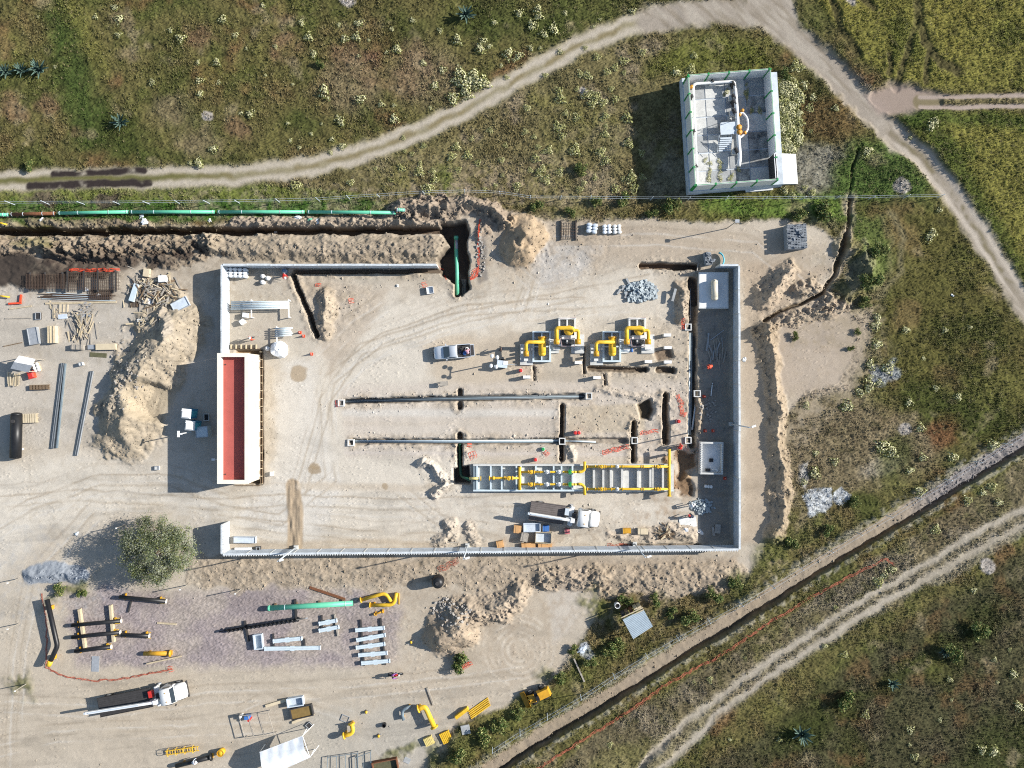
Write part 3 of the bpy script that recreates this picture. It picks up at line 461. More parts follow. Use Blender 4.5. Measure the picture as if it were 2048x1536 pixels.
for k_, a_ in dict(conc=((206, 206, 202), .9, 0, .12, 1.6, .3), conc_d=((168, 170, 170), .9, 0, .14, 1.8, .3), conc_w=((228, 228, 224), .85, 0, .14, 1.6, .3), block=((150, 156, 162), .95, 0, .16, 4, .4), white=((238, 238, 236), .5, 0, .05, 1.5), cream=((238, 230, 214), .8, 0, .06, 1.2, .1), red_roof=((176, 90, 82), .85, 0, .10, .5, .2),
    yellow=((236, 190, 52), .5, 0, .16, 2.5), yellow_d=((212, 158, 44), .5, 0, .14, 2), mint=((104, 196, 160), .45, 0, .08, 1), green_d=((34, 84, 62), .5, 0, .1, 2), green=((44, 150, 80), .5, 0, .08, 2), black=((34, 34, 36), .45, 0, .2, 2), dark=((62, 60, 60), .7, 0, .2, 3), rust=((128, 84, 58), .85, .2, .25, 5, .3), rebar=((98, 80, 68), .8, .3, .25, 6),
    steel=((178, 182, 186), .5, .3, .12, 3), galv=((206, 216, 224), .5, .08, .08, 2), steel_b=((206, 220, 226), .55, .05, .08, 3), cond=((120, 134, 142), .5, 0, .12, 2), cond_d=((84, 90, 94), .55, 0, .15, 2), wood=((198, 182, 152), .8, 0, .18, 4, .2), wood_g=((168, 160, 148), .85, 0, .22, 4, .2), wood_b=((122, 102, 80), .85, 0, .2, 4, .2), ply=((212, 196, 166), .7, 0, .1, 1.5), card=((206, 160, 108), .8, 0, .1, 2),
    orange=((232, 84, 50), .6, 0, .15, 5), red=((206, 56, 50), .5, 0, .12, 3), blue=((70, 120, 190), .5, 0, .12, 3), cyan=((84, 186, 206), .5, 0, .1, 2), tarp=((206, 216, 226), .45, 0, .12, 1.5, .4), tarp_w=((236, 240, 244), .45, 0, .08, 1.5, .5), glass=((38, 52, 64), .08, 0, .05, 1, 0, .8), tyre=((30, 30, 30), .9, 0, .15, 4), silver=((216, 222, 228), .25, .25, .03, 1), navy=((44, 50, 70), .8, 0, .15, 6),
    skin=((170, 120, 92), .6, 0, .08, 8), purple=((150, 90, 170), .7, 0, .15, 6), olive=((98, 96, 70), .7, 0, .2, 3), brownw=((140, 116, 70), .3, 0, .15, 2), rubble=((176, 186, 190), .9, 0, .2, 3, .4), stone=((172, 166, 158), .95, 0, .2, 4, .4), tankc=((222, 212, 190), .5, 0, .08, 2), wall_b=((198, 206, 214), .85, 0, .16, 1.1, .3), pale_y=((226, 206, 130), .5, 0, .1, 2)).items():
    M_[k_] = mat(k_, *a_)
class MB:
    def __init__(s): s.v = []; s.f = []
    def add(s, v, f):
        b = len(s.v); s.v += [tuple(x) for x in v]; s.f += [tuple(b + i for i in q) for q in f]; return s
    def box(s, c, d, rz=0.0, rx=0.0, ry=0.0):
        x, y, z = [q / 2 for q in d]; R = Matrix.Rotation(rz, 3, 'Z') @ Matrix.Rotation(ry, 3, 'Y') @ Matrix.Rotation(rx, 3, 'X'); c = Vector(c)
        v = [c + R @ Vector(p) for p in ((-x, -y, -z), (x, -y, -z), (x, y, -z), (-x, y, -z), (-x, -y, z), (x, -y, z), (x, y, z), (-x, y, z))]
        return s.add(v, [(3, 2, 1, 0), (4, 5, 6, 7), (0, 1, 5, 4), (1, 2, 6, 5), (2, 3, 7, 6), (3, 0, 4, 7)])
    def taper(s, c, d0, d1, h, off=(0, 0), rz=0.0):
        R = Matrix.Rotation(rz, 3, 'Z'); c = Vector(c); v = []
        for (dx, dy), z, o in ((d0, 0, (0, 0)), (d1, h, off)): v += [c + R @ Vector((o[0] + sx * dx / 2, o[1] + sy * dy / 2, z)) for sx, sy in ((-1, -1), (1, -1), (1, 1), (-1, 1))]
        return s.add(v, [(3, 2, 1, 0), (4, 5, 6, 7), (0, 1, 5, 4), (1, 2, 6, 5), (2, 3, 7, 6), (3, 0, 4, 7)])
    def tube(s, pts, r, n=10, r1=None):
        P = [Vector(p) for p in pts]; k = len(P); rr = [r + (((r1 if r1 is not None else r) - r) * i / (k - 1)) for i in range(k)] if not isinstance(r, (list, tuple)) else r
        T = [(P[min(i + 1, k - 1)] - P[max(i - 1, 0)]).normalized() for i in range(k)]
        up = Vector((0, 0, 1)) if abs(T[0].z) < 0.9 else Vector((1, 0, 0)); u = T[0].cross(up).normalized(); v = []; f = []
        for i in range(k):
            u = (u - T[i] * u.dot(T[i])).normalized(); w = T[i].cross(u)
            v += [P[i] + (u * math.cos(2 * PI * j / n) + w * math.sin(2 * PI * j / n)) * rr[i] for j in range(n)]
        for i in range(k - 1):
            for j in range(n): f.append((i * n + j, i * n + (j + 1) % n, (i + 1) * n + (j + 1) % n, (i + 1) * n + j))
        f += [tuple(reversed(range(n))), tuple(range((k - 1) * n, k * n))]; return s.add(v, f)
    def cyl(s, c, r, h, n=16, r1=None): return s.tube([c, (c[0], c[1], c[2] + h)], r, n, r1)
    def ring(s, c, ro, ri, h, n=20):
        v = []; f = []
        for i in range(n):
            a = 2 * PI * i / n
            for r_, z in ((ro, 0), (ro, h), (ri, h), (ri, 0)): v.append((c[0] + r_ * math.cos(a), c[1] + r_ * math.sin(a), c[2] + z))
        for i in range(n):
            j = (i + 1) % n
            for q in range(4): f.append((i * 4 + q, j * 4 + q, j * 4 + (q + 1) % 4, i * 4 + (q + 1) % 4))
        return s.add(v, f)
    def dome(s, c, rx, ry, rz, n=14, m=5, full=False):
        v = []; f = []; lo = -m if full else 0
        for i in range(lo, m + 1):
            a = PI / 2 * i / m
            for j in range(n): b = 2 * PI * j / n; v.append((c[0] + rx * math.cos(a) * math.cos(b), c[1] + ry * math.cos(a) * math.sin(b), c[2] + rz * math.sin(a)))
        for i in range(m - lo):
            for j in range(n): f.append((i * n + j, i * n + (j + 1) % n, (i + 1) * n + (j + 1) % n, (i + 1) * n + j))
        return s.add(v, f)
    def frame(s, c, sx, sy, t, h, rz=0.0):
        """rectangular ring of four walls, butt jointed"""
        R = Matrix.Rotation(rz, 3, 'Z'); C0 = Vector(c)
        for dx, dy, lx, ly in ((0, sy / 2 - t / 2, sx, t), (0, -sy / 2 + t / 2, sx, t), (sx / 2 - t / 2, 0, t, sy - 2 * t), (-sx / 2 + t / 2, 0, t, sy - 2 * t)):
            s.box(C0 + R @ Vector((dx, dy, h / 2)), (lx, ly, h), rz)
        return s
    def lumpy(s, c, r, seed, n=9, m=5, jit=0.3):
        q = random.Random(seed); v = []; f = []
        for i in range(m + 1):
            a = -0.5 + (PI / 2 + 0.5) * i / m
            for j in range(n): b = 2 * PI * j / n; k = 1 + q.uniform(-jit, jit); v.append((c[0] + r[0] * k * math.cos(a) * math.cos(b), c[1] + r[1] * k * math.cos(a) * math.sin(b), c[2] + r[2] * k * max(math.sin(a), -0.15)))
        for i in range(m):
            for j in range(n): f.append((i * n + j, i * n + (j + 1) % n, (i + 1) * n + (j + 1) % n, (i + 1) * n + j))
        return s.add(v, f)
    def mesh(s, name, m, smooth=False):
        me = bpy.data.meshes.new(name); me.from_pydata(s.v, [], s.f)
        if smooth: me.shade_smooth()
        if m is not None: me.materials.append(M_[m] if isinstance(m, str) else m)
        me.update(); return me
    def build(s, name, m, parent=None, smooth=False, label=None):
        o = bpy.data.objects.new(name, s.mesh(name, m, smooth)); COL.objects.link(o); o.parent = parent
        if label: o['label'] = label
        return o
def tag(o, label, cat, group=None):
    o['label'] = label; o['category'] = cat; o['kind'] = 'thing'
    if group: o['group'] = group
    return o
def thing(name, label, cat, loc=(0, 0, 0), rz=0.0, group=None):
    o = bpy.data.objects.new(name, None); o.empty_display_size = 0.2; COL.objects.link(o); o.location = loc; o.rotation_euler = (0, 0, rz); return tag(o, label, cat, group)
def put(mb, name, m, label, cat, loc=(0, 0, 0), rz=0.0, group=None, smooth=False):
    o = mb.build(name, m, None, smooth); o.location = loc; o.rotation_euler = (0, 0, rz); return tag(o, label, cat, group)
def copy_tree(o, parent=None):
    c = o.copy(); COL.objects.link(c); c.parent = parent
    for ch in list(o.children): copy_tree(ch, c)
    return c
def kid(mesh, name, parent, loc=(0, 0, 0), rot=(0, 0, 0), sc=(1, 1, 1)):
    o = bpy.data.objects.new(name, mesh); COL.objects.link(o); o.parent = parent; o.location = loc; o.rotation_euler = rot; o.scale = sc; return o
def At(px, py, z=0.0):
    """point of the ground under the picture position of a feature z metres up"""
    p = W(px, py, z); g = gz(p.x, p.y); p = W(px, py, z + g); p.z = gz(p.x, p.y); return p
def rnd(pts, rad, seg=5):
    P = [Vector(p) for p in pts]; out = [P[0]]
    for a, b, c in zip(P, P[1:], P[2:]):
        u = (a - b); v = (c - b); r = min(rad, u.length * .49, v.length * .49); p0 = b + u.normalized() * r; p1 = b + v.normalized() * r
        for i in range(seg + 1): t = i / seg; out.append(p0 * (1 - t) ** 2 + b * 2 * t * (1 - t) + p1 * t * t)
    out.append(P[-1]); return out
def ang(a, b):
    """direction of a picture line as a rotation about Z"""
    return math.atan2(-(b[1] - a[1]), b[0] - a[0])
cube_v = MB().box((0, 0, 0), (1, 1, 1))
# ================================================================ perimeter walls
def wall_run(name, label, a, b, h=2.4, step=2.9, spikes=True, out=1):
    A, B = W(*a), W(*b); L = (B - A).length; rz = math.atan2(B.y - A.y, B.x - A.x); r = thing(name, label, 'wall', A, rz)
    n = max(1, round(L / step)); w = L / n
    pm = MB().box((w / 2, 0, h / 2), (w - 0.14, 0.13, h)).mesh('panel', 'wall_b'); po = MB().box((0, 0, h / 2 + .02), (0.14, 0.2, h + .04)).mesh('post', 'conc')
    for i in range(n): kid(pm, 'panel', r, (i * w, 0, 0))
    for i in range(n + 1): kid(po, 'post', r, (i * w, 0, 0))
    cm = MB().box((0, 0, 0), (w - .03, 0.24, .07)).mesh('coping', mat('coping_stone', (206, 212, 216), .85, 0, .2, 1.8, .3))
    for i in range(n): kid(cm, 'coping', r, (w * (i + .5), random.uniform(-.02, .02), h + .06 + random.uniform(0, .02)), (0, random.uniform(-.004, .004), random.uniform(-.006, .006)))
    if spikes:
        m = MB(); k = int(L / 0.3)
        for i in range(k): m.box(((i + .5) * L / k, out * 0.19, h + .03), (0.11, 0.14, .12))
        o = m.build('crest_teeth', 'conc', r); o['kind'] = 'stuff'
    return r
wall_run('perimeter_wall', 'pale concrete panel wall from the corner down to the red roofed building', (458, 536), (458, 709), out=1, spikes=False)
wall_run('perimeter_wall', 'long pale concrete panel wall beside the pipe trench spoil', (460, 535.5), (876, 535.5), spikes=False)
wall_run('perimeter_wall', 'short concrete wall end below the tree shadow, by the gate gap', (458, 1043), (458, 1099), out=1)
wall_run('perimeter_wall', 'long bottom concrete panel wall with toothed crest, carrying the lamp posts', (460, 1100), (1466, 1090.5), out=-1)
wall_run('perimeter_wall', 'tall right hand concrete panel wall that shades the paved strip', (1468, 1090), (1467, 538), spikes=False)
wall_run('perimeter_wall', 'short concrete wall behind the slab with the cream tank', (1430, 536), (1465, 536), spikes=False)
# ================================================================ building with the red roof
def red_building():
    h, zr = 4.45, 3.5; k = (H - h) / H
    x0, x1 = (435 - 1024) / PPM * k, (496 - 1024) / PPM * k; y1, y0 = (768 - 707) / PPM * k, (768 - 967) / PPM * k
    r = thing('flat_roofed_building', 'long cream building with a flat red roof and white parapet', 'building', ((x0 + x1) / 2, (y0 + y1) / 2, 0)); sx, sy = x1 - x0, y1 - y0; t = 0.36
    w = MB().frame((0, 0, -0.8), sx, sy, .25, zr + 0.78); wl = w.build('wall', mat('cream_d', (206, 196, 178), .85, 0, .08, 1.0, .1), r)
    MB().box((0, 0, zr), (sx - .5, sy - .5, .1)).build('roof', 'red_roof', r)
    MB().frame((0, 0, zr), sx + .02, sy + .02, t, h - zr - .08).build('parapet', 'cream', r)
    MB().frame((0, 0, h - .08), sx + .1, sy + .1, t + .1, .08).build('coping', 'cream', r)
    # small slope fillets at the roof corners and a drain box
    for yy in (-sy / 2 + 1.0, sy / 2 - 1.3): MB().cyl((-sx / 2 + t + .25, yy, zr + .05), .08, .1, 10).build('roof_drain', 'dark', r)
    for f in (.12, .43, .74):
        y = sy / 2 - sy * f - 1.5; d = MB().box((sx / 2 + .02, y, 1.45), (.06, 2.8, 2.7)).build('door', 'white', wl)
        MB().box((sx / 2 + .07, y + .9, 1.3), (.05, .06, .25)).build('handle', 'dark', wl)
    for f in (.05, .36, .67, .97): MB().box((sx / 2 + .03, sy / 2 - sy * f, 1.55), (.08, .22, 4.3)).build('pilaster', 'cream', wl)
    a = MB().tube([(-sx / 2, -5.0, 3.2), (-sx / 2 - .75, -5.0, 3.35)], .04, 8); lo = a.build('lamp_arm', 'white', r); MB().box((-sx / 2 - .9, -5.0, 3.36), (.42, .26, .1)).build('lamp_head', 'white', r)
red_building()
# ================================================================ small walled station on its platform
def station():
    zp, zt = 1.35, 3.75
    P = lambda x, y, z: W(1340 + x / 5.69, 130 + y / 5.69, z)
    r = thing('valve_station', 'white walled gas valve station with green stripes on a raised concrete platform', 'compound', P(620, 760, 0).xy.to_3d())
    o = Vector(r.location)
    base = [P(100, 190, 0), P(1185, 118, 0), P(1260, 1395, 0), P(182, 1488, 0)]
    tp = [(p.xy).to_3d() - o for p in base]
    m = MB(); v = [(p.x, p.y, -.3) for p in tp] + [(p.x * .985, p.y * .985, zp) for p in tp]; m.add(v, [(0, 3, 7, 4), (3, 2, 6, 7), (2, 1, 5, 6), (1, 0, 4, 5), (7, 6, 5, 4)]); m.build('platform', 'wall_b', r)
    c = [P(208, 118, zt), P(1140, 45, zt), P(1226, 1300, zt), P(290, 1368, zt)]; c = [p.xy.to_3d() - o for p in c]
    # floor slabs, 4 x 6, each its own piece
    for i in range(4):
        for j in range(6):
            def Q(u, w_): return (c[0] * (1 - u) + c[1] * u) * (1 - w_) + (c[3] * (1 - u) + c[2] * u) * w_
            g = .006; q = [Q(i / 4 + g, j / 6 + g), Q((i + 1) / 4 - g, j / 6 + g), Q((i + 1) / 4 - g, (j + 1) / 6 - g), Q(i / 4 + g, (j + 1) / 6 - g)]
            mm = MB(); mm.add([(p.x, p.y, zp + .004) for p in q] + [(p.x, p.y, zp + .06 + .006 * ((i * 7 + j * 3) % 4)) for p in q], [(4, 7, 6, 5), (0, 4, 5, 1), (1, 5, 6, 2), (2, 6, 7, 3), (3, 7, 4, 0)])
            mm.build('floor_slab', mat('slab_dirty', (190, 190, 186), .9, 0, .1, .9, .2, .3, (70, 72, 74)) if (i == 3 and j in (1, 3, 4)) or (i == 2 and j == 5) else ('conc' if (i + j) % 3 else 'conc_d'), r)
    names = ('north', 'east', 'south', 'west')
    for k in range(4):
        a, b = c[k], c[(k + 1) % 4]; L = (b - a).length; rz = math.atan2(b.y - a.y, b.x - a.x); u = (b - a).normalized(); nrm_ = Vector((-u.y, u.x, 0))
        L2 = L * (0.755 if k == 1 else 1.0); h = zt - zp; mid_ = a + u * (L2 / 2)
        w = MB().box((mid_.x, mid_.y, zp + h / 2), (L2 - (.16 if k % 2 else -.0), .16, h), rz).build('wall', 'white', r)
        nn = {0: 4, 1: 5, 2: 4, 3: 6}[k]
        for i in range(nn + 1):
            if k == 1 and i > 4: continue
            p = a + u * (L * i / nn * (.99 if i == nn else 1)); MB().box((p.x, p.y, zp + h / 2 + .02), (.16, .30, h + .06), rz).build('pillar', 'green', r)
        MB().box((mid_.x, mid_.y, zt + .05), (L2, .05, .03), rz).build('top_rail', 'green', r)
        if k == 1:                                                    # the gate: dark slatted leaves
            g0, g1 = a + u * (L * .765), a + u * (L * .985); gm = (g0 + g1) / 2
            for i, dd in enumerate((-.18, .04)):
                q = gm + nrm_ * dd; g_ = MB().box((q.x, q.y, zp + 1.15), ((g1 - g0).length, .05, 2.2), rz).build('gate_leaf', 'dark', r); MB().box((q.x, q.y, zp + 2.3), ((g1 - g0).length, .09, .08), rz).build('gate_rail', 'white', g_)
    L_ = lambda x, y, z: P(x, y, z) - Vector((o.x, o.y, 0))
    z1 = zp + 1.0
    def pipe(nm, pts, rr, z, m='white', rad=.5): return MB().tube(rnd([L_(x, y, z) for x, y in pts], rad), rr, 10).build(nm, m, r, True)
    pipe('thin_pipe', [(310, 1330), (262, 215), (735, 185), (738, 270)], .17, z1); pipe('main_pipe', [(738, 270), (762, 560), (768, 720), (795, 1060), (780, 1150)], .26, z1, 'white', .3)
    pipe('bypass_pipe', [(775, 575), (820, 535), (880, 600), (890, 735), (820, 810), (790, 830)], .14, z1)
    for x, y in ((738, 290), (780, 715), (785, 770), (790, 570), (850, 775), (822, 520), (245, 250)):
        f = y in (715, 770); p = L_(x, y, z1); MB().cyl((p.x, p.y, z1 - .3), .34 if f else .2, .62 if f else .5, 12).build('valve', mat('valve_o', (214, 150, 52), .5, 0, .15), r, True)
    for x, y in ((730, 225), (738, 372), (740, 432), (742, 535), (768, 980), (492, 195), (258, 366), (283, 762), (310, 1165)):
        p = L_(x, y, z1); MB().box((p.x - .1, p.y + .1, (zp + z1) / 2 + .14), (.16, .7 if x > 600 else .4, z1 - zp + .3), .5).build('pipe_support', 'dark', r)
    for x, y in ((715, 390), (725, 565), (750, 1000), (500, 215)):
        p = L_(x, y, zp); MB().box((p.x - .25, p.y, zp + .3), (.7, .6, .5)).build('plinth', 'conc_w', r)
    # stair and gangway over the pipe
    for i in range(7):
        p = L_(630 - i * 1.5, 840 + i * 22, 2.2 - i * .1); MB().box((p.x, p.y, zp + 1.1 - i * .14), (1.5, .2, .04), .05).build('stair_tread', 'galv', r)
    for x in (560, 705):
        MB().tube([L_(x, 800, zp + 1.2), L_(x - 20, 990, zp + .2)], .04, 6).build('stringer', 'galv', r)
    for x, y in ((560, 700), (700, 640), (590, 650)):
        MB().tube([L_(x, y, zp), L_(x, y, zp + 2.0)], .03, 6).build('handrail_post', 'dark', r)
    for a, b in (((560, 690), (590, 630)), ((590, 630), (760, 622)), ((560, 690), (575, 780)), ((575, 780), (548, 990)), ((710, 780), (700, 990))):
        MB().tube([L_(*a, zp + 1.9), L_(*b, zp + (1.9 if b[1] < 800 else 1.0))], .025, 6).build('handrail', 'dark', r)
    p = L_(660, 720, zp + 1.1); MB().box((p.x, p.y, zp + 1.1), (1.9, 1.5, .05), .05).build('gangway', 'galv', r)
    q = [W(1340 + x / 5.69, 130 + y / 5.69, .9) for x, y in ((1205, 1005), (1450, 998), (1475, 1340), (1225, 1352))]
    m = MB(); m.add([(p.x, p.y, -.2) for p in q] + [(p.x, p.y, .95 if i in (0, 3) else .35) for i, p in enumerate(q)], [(4, 7, 6, 5), (0, 4, 5, 1), (1, 5, 6, 2), (2, 6, 7, 3), (3, 7, 4, 0)])
    put(m, 'entrance_ramp', 'conc_w', 'white concrete ramp outside the gate of the walled station', 'ramp')
    m = MB(); q = [W(1340 + x / 5.69, 130 + y / 5.69, .1) for x, y in ((850, 1405), (1168, 1365), (1168, 1425), (860, 1450))]; m.add([(p.x, p.y, -.2) for p in q] + [(p.x, p.y, .3) for p in q], [(4, 7, 6, 5), (0, 4, 5, 1), (1, 5, 6, 2), (2, 6, 7, 3), (3, 7, 4, 0)]); put(m, 'sunlit_apron_strip', 'conc_w', 'thin white strip standing for sunlight on the apron below the walled station', 'slab')  # white slab added to paint the sunlit patch of the apron
station()
# ================================================================ inside the wall: process plant
def pipe_trough():
    P = lambda x, y, z=0: W(930 + x / 4.763, 890 + y / 4.763, z); hh = 0.95
    a, b = P(78, 184, hh), P(1990, 442, hh); cx, cy = (a.x + b.x) / 2, (a.y + b.y) / 2; sx, sy = b.x - a.x, a.y - b.y
    r = thing('concrete_pipe_trough', 'long concrete trough with cross walls carrying the yellow gas manifold', 'trough', (cx, cy, 0))
    MB().box((0, 0, .02), (sx, sy, .3)).build('floor', 'conc', r)
    for s_ in (-1, 1): MB().box((0, s_ * (sy / 2 - .1), hh / 2 + .1), (sx, .2, hh - .2)).build('side_wall', 'steel_b' if s_ < 0 else 'conc', r)
    MB().box((-sx / 2 + .25, 0, .5), (.5, sy - .42, .7)).build('end_wall', 'cond', r); MB().box((sx / 2 - .3, 0, .5), (.6, sy - .42, .75)).build('end_wall', 'conc', r)
    for x in (115, 245, 350, 490, 535, 675, 845, 920, 1025, 1230, 1320, 1392, 1500, 1652, 1770, 1890):
        p = P(x, 310, hh); MB().box((p.x - cx, 0, .55 if x < 1100 else .45), (.2 if x < 1100 else .26, sy - .42, .72 if x < 1100 else .5)).build('cross_wall', 'steel_b' if x < 1100 else 'conc', r)
    return r
pipe_trough()
def manifold():
    z = 1.45; P = lambda x, y, zz=z: W(930 + x / 4.763, 890 + y / 4.763, zz); o = P(1000, 310, z); o.z = 0
    r = thing('gas_pipe_manifold', 'bright yellow gas pipe manifold with valves and meters above the trough', 'pipework', o)
    L = lambda x, y, zz=z: P(x, y, zz) - o
    def run(nm, pts, rr, m='yellow', rad=.35): return MB().tube(rnd([L(x, y) for x, y in pts], rad), rr, 12).build(nm, m, r, True)
    def disc(x, y, rr, w=.09, along='x', m='yellow', nm='flange', par=None):
        p = L(x, y); d = Vector((w / 2, 0, 0)) if along == 'x' else Vector((0, w / 2, 0)); return MB().tube([p - d, p + d], rr, 14).build(nm, m, par or r, True)
    run('inlet_pipe', [(40, 320), (135, 318)], .16, 'pale_y'); run('inlet_pipe', [(225, 316), (330, 315), (520, 315)], .15); disc(150, 318, .3); disc(232, 316, .3); disc(270, 315, .22, .3); disc(372, 315, .26); disc(455, 315, .26)
    run('header', [(522, 208), (522, 428)], .19); run('header', [(1945, 40), (1945, 488)], .19); disc(1945, 486, .28, .09, 'y'); disc(522, 212, .22, .09, 'y')
    run('header', [(1070, 257), (1112, 256), (1140, 235), (1140, 158)], .18, 'yellow', .3); run('header', [(1070, 372), (1112, 374), (1140, 400), (1140, 476)], .18, 'yellow', .3)
    def valve(x, y, s=1.0, m='yellow'):
        v = thing_part('valve', r, L(x, y)); MB().dome((0, 0, 0), .34 * s, .24 * s, .26 * s, 12, 4, True).build('valve_body', m, v, True); MB().cyl((0, 0, .15), .07, .45 * s, 8).build('stem', 'yellow_d', v); MB().ring((0, 0, .55 * s), .2 * s, .14 * s, .05).build('hand_wheel', m, v)
        for dx in (-.36, .36): MB().tube([(dx * s - .04, 0, 0), (dx * s + .04, 0, 0)], .25 * s, 12).build('valve_flange', m, v, True)
    def thing_part(nm, par, loc):
        e = bpy.data.objects.new(nm, None); e.empty_display_size = .1; COL.objects.link(e); e.parent = par; e.location = loc; return e
    for y in (257, 375):
        run('pipe_run', [(530, y), (1075, y)], .13); valve(630, y, 1.05); valve(418 if y == 257 else 1500, 315 if y == 257 else 420, 1.1 if y == 257 else .4)
        for x in (780, 895):
            v = thing_part('meter', r, L(x, y)); MB().dome((0, 0, -.05), .28, .28, .34, 14, 4, True).build('meter_body', 'white', v, True); MB().cyl((0, 0, .25), .12, .12, 10).build('meter_cap', 'steel', v)
            for dx in (-.34, .34): MB().tube([(dx - .04, 0, 0), (dx + .04, 0, 0)], .2, 12).build('meter_flange', 'galv', v, True)
        v = thing_part('valve', r, L(1000, y)); MB().box((0, 0, .05), (.34, .5, .4)).build('valve_body', 'green_v' if 'green_v' in M_ else 'green', v); MB().cyl((0, .12, .2), .1, .35, 8).build('stem', 'green', v); MB().ring((0, .12, .5), .24, .18, .05).build('hand_wheel', 'green', v)
        for x in (720, 960, 1045, 1095): disc(x, y, .18)
    for y in (205, 420):
        run('pipe_run', [(1150, y), (1940, y)], .15); valve(1300, y, .95); valve(1835, y, .9)
        for x in (1165, 1240, 1340, 1395, 1500, 1680, 1700): disc(x, y, .21)
        v = thing_part('meter', r, L(1450, y)); MB().dome((0, 0, 0), .26, .24, .3, 12, 4, True).build('meter_body', 'white', v, True); MB().cyl((0, 0, .25), .1, .12, 8).build('meter_cap', 'steel', v)
    for x, y in ((460, 315), (700, 257), (700, 375), (860, 257), (860, 375), (1180, 205), (1180, 420), (1440, 205), (1440, 420), (1660, 205), (1660, 420), (1790, 205), (1790, 420), (522, 230), (522, 410), (1945, 100), (1945, 450)):
        p = L(x, y); MB().box((p.x, p.y, .75), (.12, .3, 1.2)).build('pipe_support', 'galv', r)
manifold()
def frame_foundation(r, x0, y0, x1, y1, h, m, nx, ny, o, nm='foundation_frame'):
    a, b = W(x0, y0, h) - o, W(x1, y1, h) - o; sx, sy = b.x - a.x, a.y - b.y; c = Vector(((a.x + b.x) / 2, (a.y + b.y) / 2, 0)); t = .22
    f = MB().frame((c.x, c.y, 0), sx, sy, t, h).build(nm, m, r)
    for i in range(1, nx): MB().box((c.x - sx / 2 + sx * i / nx, c.y, h / 2 - .003), (.18, sy - 2 * t, h)).build('rib', m, f)
    for j in range(1, ny): MB().box((c.x, c.y - sy / 2 + sy * j / ny, h / 2 - .03), (sx - 2 * t, .18, h - .06)).build('rib', m, f)
    MB().box((c.x, c.y, .1), (sx - 2 * t, sy - 2 * t, .24)).build('base_slab', 'conc_d', f)
def pair(dx, w1, w2, w3, w4):
    P = lambda x, y, z: W(1030 + x / 6.83 + dx, 625 + y / 6.83, z)
    # lower filter: vessel lying along the frame
    o = P(365, 460, 0); r = thing('filter_separator', w1, 'gas filter', o)
    frame_foundation(r, 1065 + dx, 662, 1102 + dx, 724, .75, 'steel_b', 2, 2, o)
    L = lambda x, y, z: P(x, y, z) - o
    z = 1.35; v = MB().tube([L(372, 350, z), L(372, 560, z)], .46, 18).build('vessel', 'yellow', r, True)
    c = L(372, 560, z); MB().dome((c.x, c.y, c.z), .46, .36, .46, 18, 4, True).build('vessel_head', 'yellow', v, True); MB().tube([L(372, 330, z), L(372, 352, z)], .54, 18).build('vessel_flange', 'yellow_d', v, True)
    MB().tube(rnd([L(385, 405, 1.95), L(150, 403, 1.95), L(152, 560, 1.95)], .45), .21, 12).build('outlet_pipe', 'yellow', r, True); MB().tube([L(380, 405, 1.5), L(380, 405, 2.05)], .24, 12).build('nozzle', 'yellow', r, True)
    MB().tube([L(152, 530, 1.95), L(155, 600, 1.95)], .34, 14).build('flange', 'yellow_d', r, True)
    for y in (420, 530): p = L(372, y, .5); MB().box((p.x, p.y, .85), (.8, .14, .5)).build('saddle', 'yellow_d', r)
    a, b = P(70, 432, .35), P(245, 718, .35); MB().box(((a.x + b.x) / 2 - o.x, (a.y + b.y) / 2 - o.y, .17), (b.x - a.x, a.y - b.y, .36)).build('footing', 'conc', r)
    for x, y in ((95, 490), (95, 545), (150, 645), (185, 505), (230, 500)): p = L(x, y, .7); MB().box((p.x, p.y, .55), (.5 if y == 645 else .3, .28, .5)).build('pedestal', 'conc_w', r)
    p = L(152, 580, 1); MB().box((p.x, p.y, .85), (.14, .3, 1.1)).build('pipe_leg', 'galv', r)
    # upper filter: upright vessel with arched pipe
    o = P(720, 300, 0); r = thing('filter_separator', w2, 'gas filter', o)
    frame_foundation(r, 1117 + dx, 635, 1152 + dx, 692, .9, 'conc_w', 2, 3, o)
    zt = 2.3; c = L(735, 240, 1.4) + P(735, 240, 0) * 0
    MB().tube([L(735, 245, .9), L(735, 245, 1.75)], .62, 18).build('vessel', 'pale_y', r, True); c = L(735, 245, 1.75); MB().dome((c.x, c.y, 1.75), .62, .62, .4, 18, 4).build('vessel_head', 'yellow', r, True)
    MB().tube(rnd([L(570, 420, zt), L(566, 212, zt), L(640, 212, zt), L(790, 215, zt), L(800, 255, zt - .3)], .5), .25, 12).build('outlet_pipe', 'yellow', r, True)
    MB().tube(rnd([L(800, 245, 1.9), L(868, 245, 1.9), L(860, 420, 1.9)], .35), .2, 12).build('inlet_pipe', 'yellow', r, True)
    for x, y, zz in ((568, 400, zt), (860, 400, 1.9)): MB().tube([L(x, y - 35, zz), L(x, y + 35, zz)], .36, 14).build('flange', 'yellow_d', r, True); p = L(x, y, zz); MB().box((p.x, p.y, zz / 2), (.16, .34, zz)).build('pipe_leg', 'galv', r)
    for (x0, y0, x1, y1, hh) in ((470, 250, 600, 555, .3), (770, 300, 945, 558, .3)):
        a, b = P(x0, y0, hh), P(x1, y1, hh); MB().box(((a.x + b.x) / 2 - o.x, (a.y + b.y) / 2 - o.y, hh / 2), (b.x - a.x, a.y - b.y, hh)).build('footing', 'conc', r)
    for x, y in ((505, 410), (570, 495), (860, 490), (500, 380)): p = L(x, y, .6); MB().box((p.x, p.y, .5), (.8, .3, .4)).build('pedestal', 'conc_w', r)
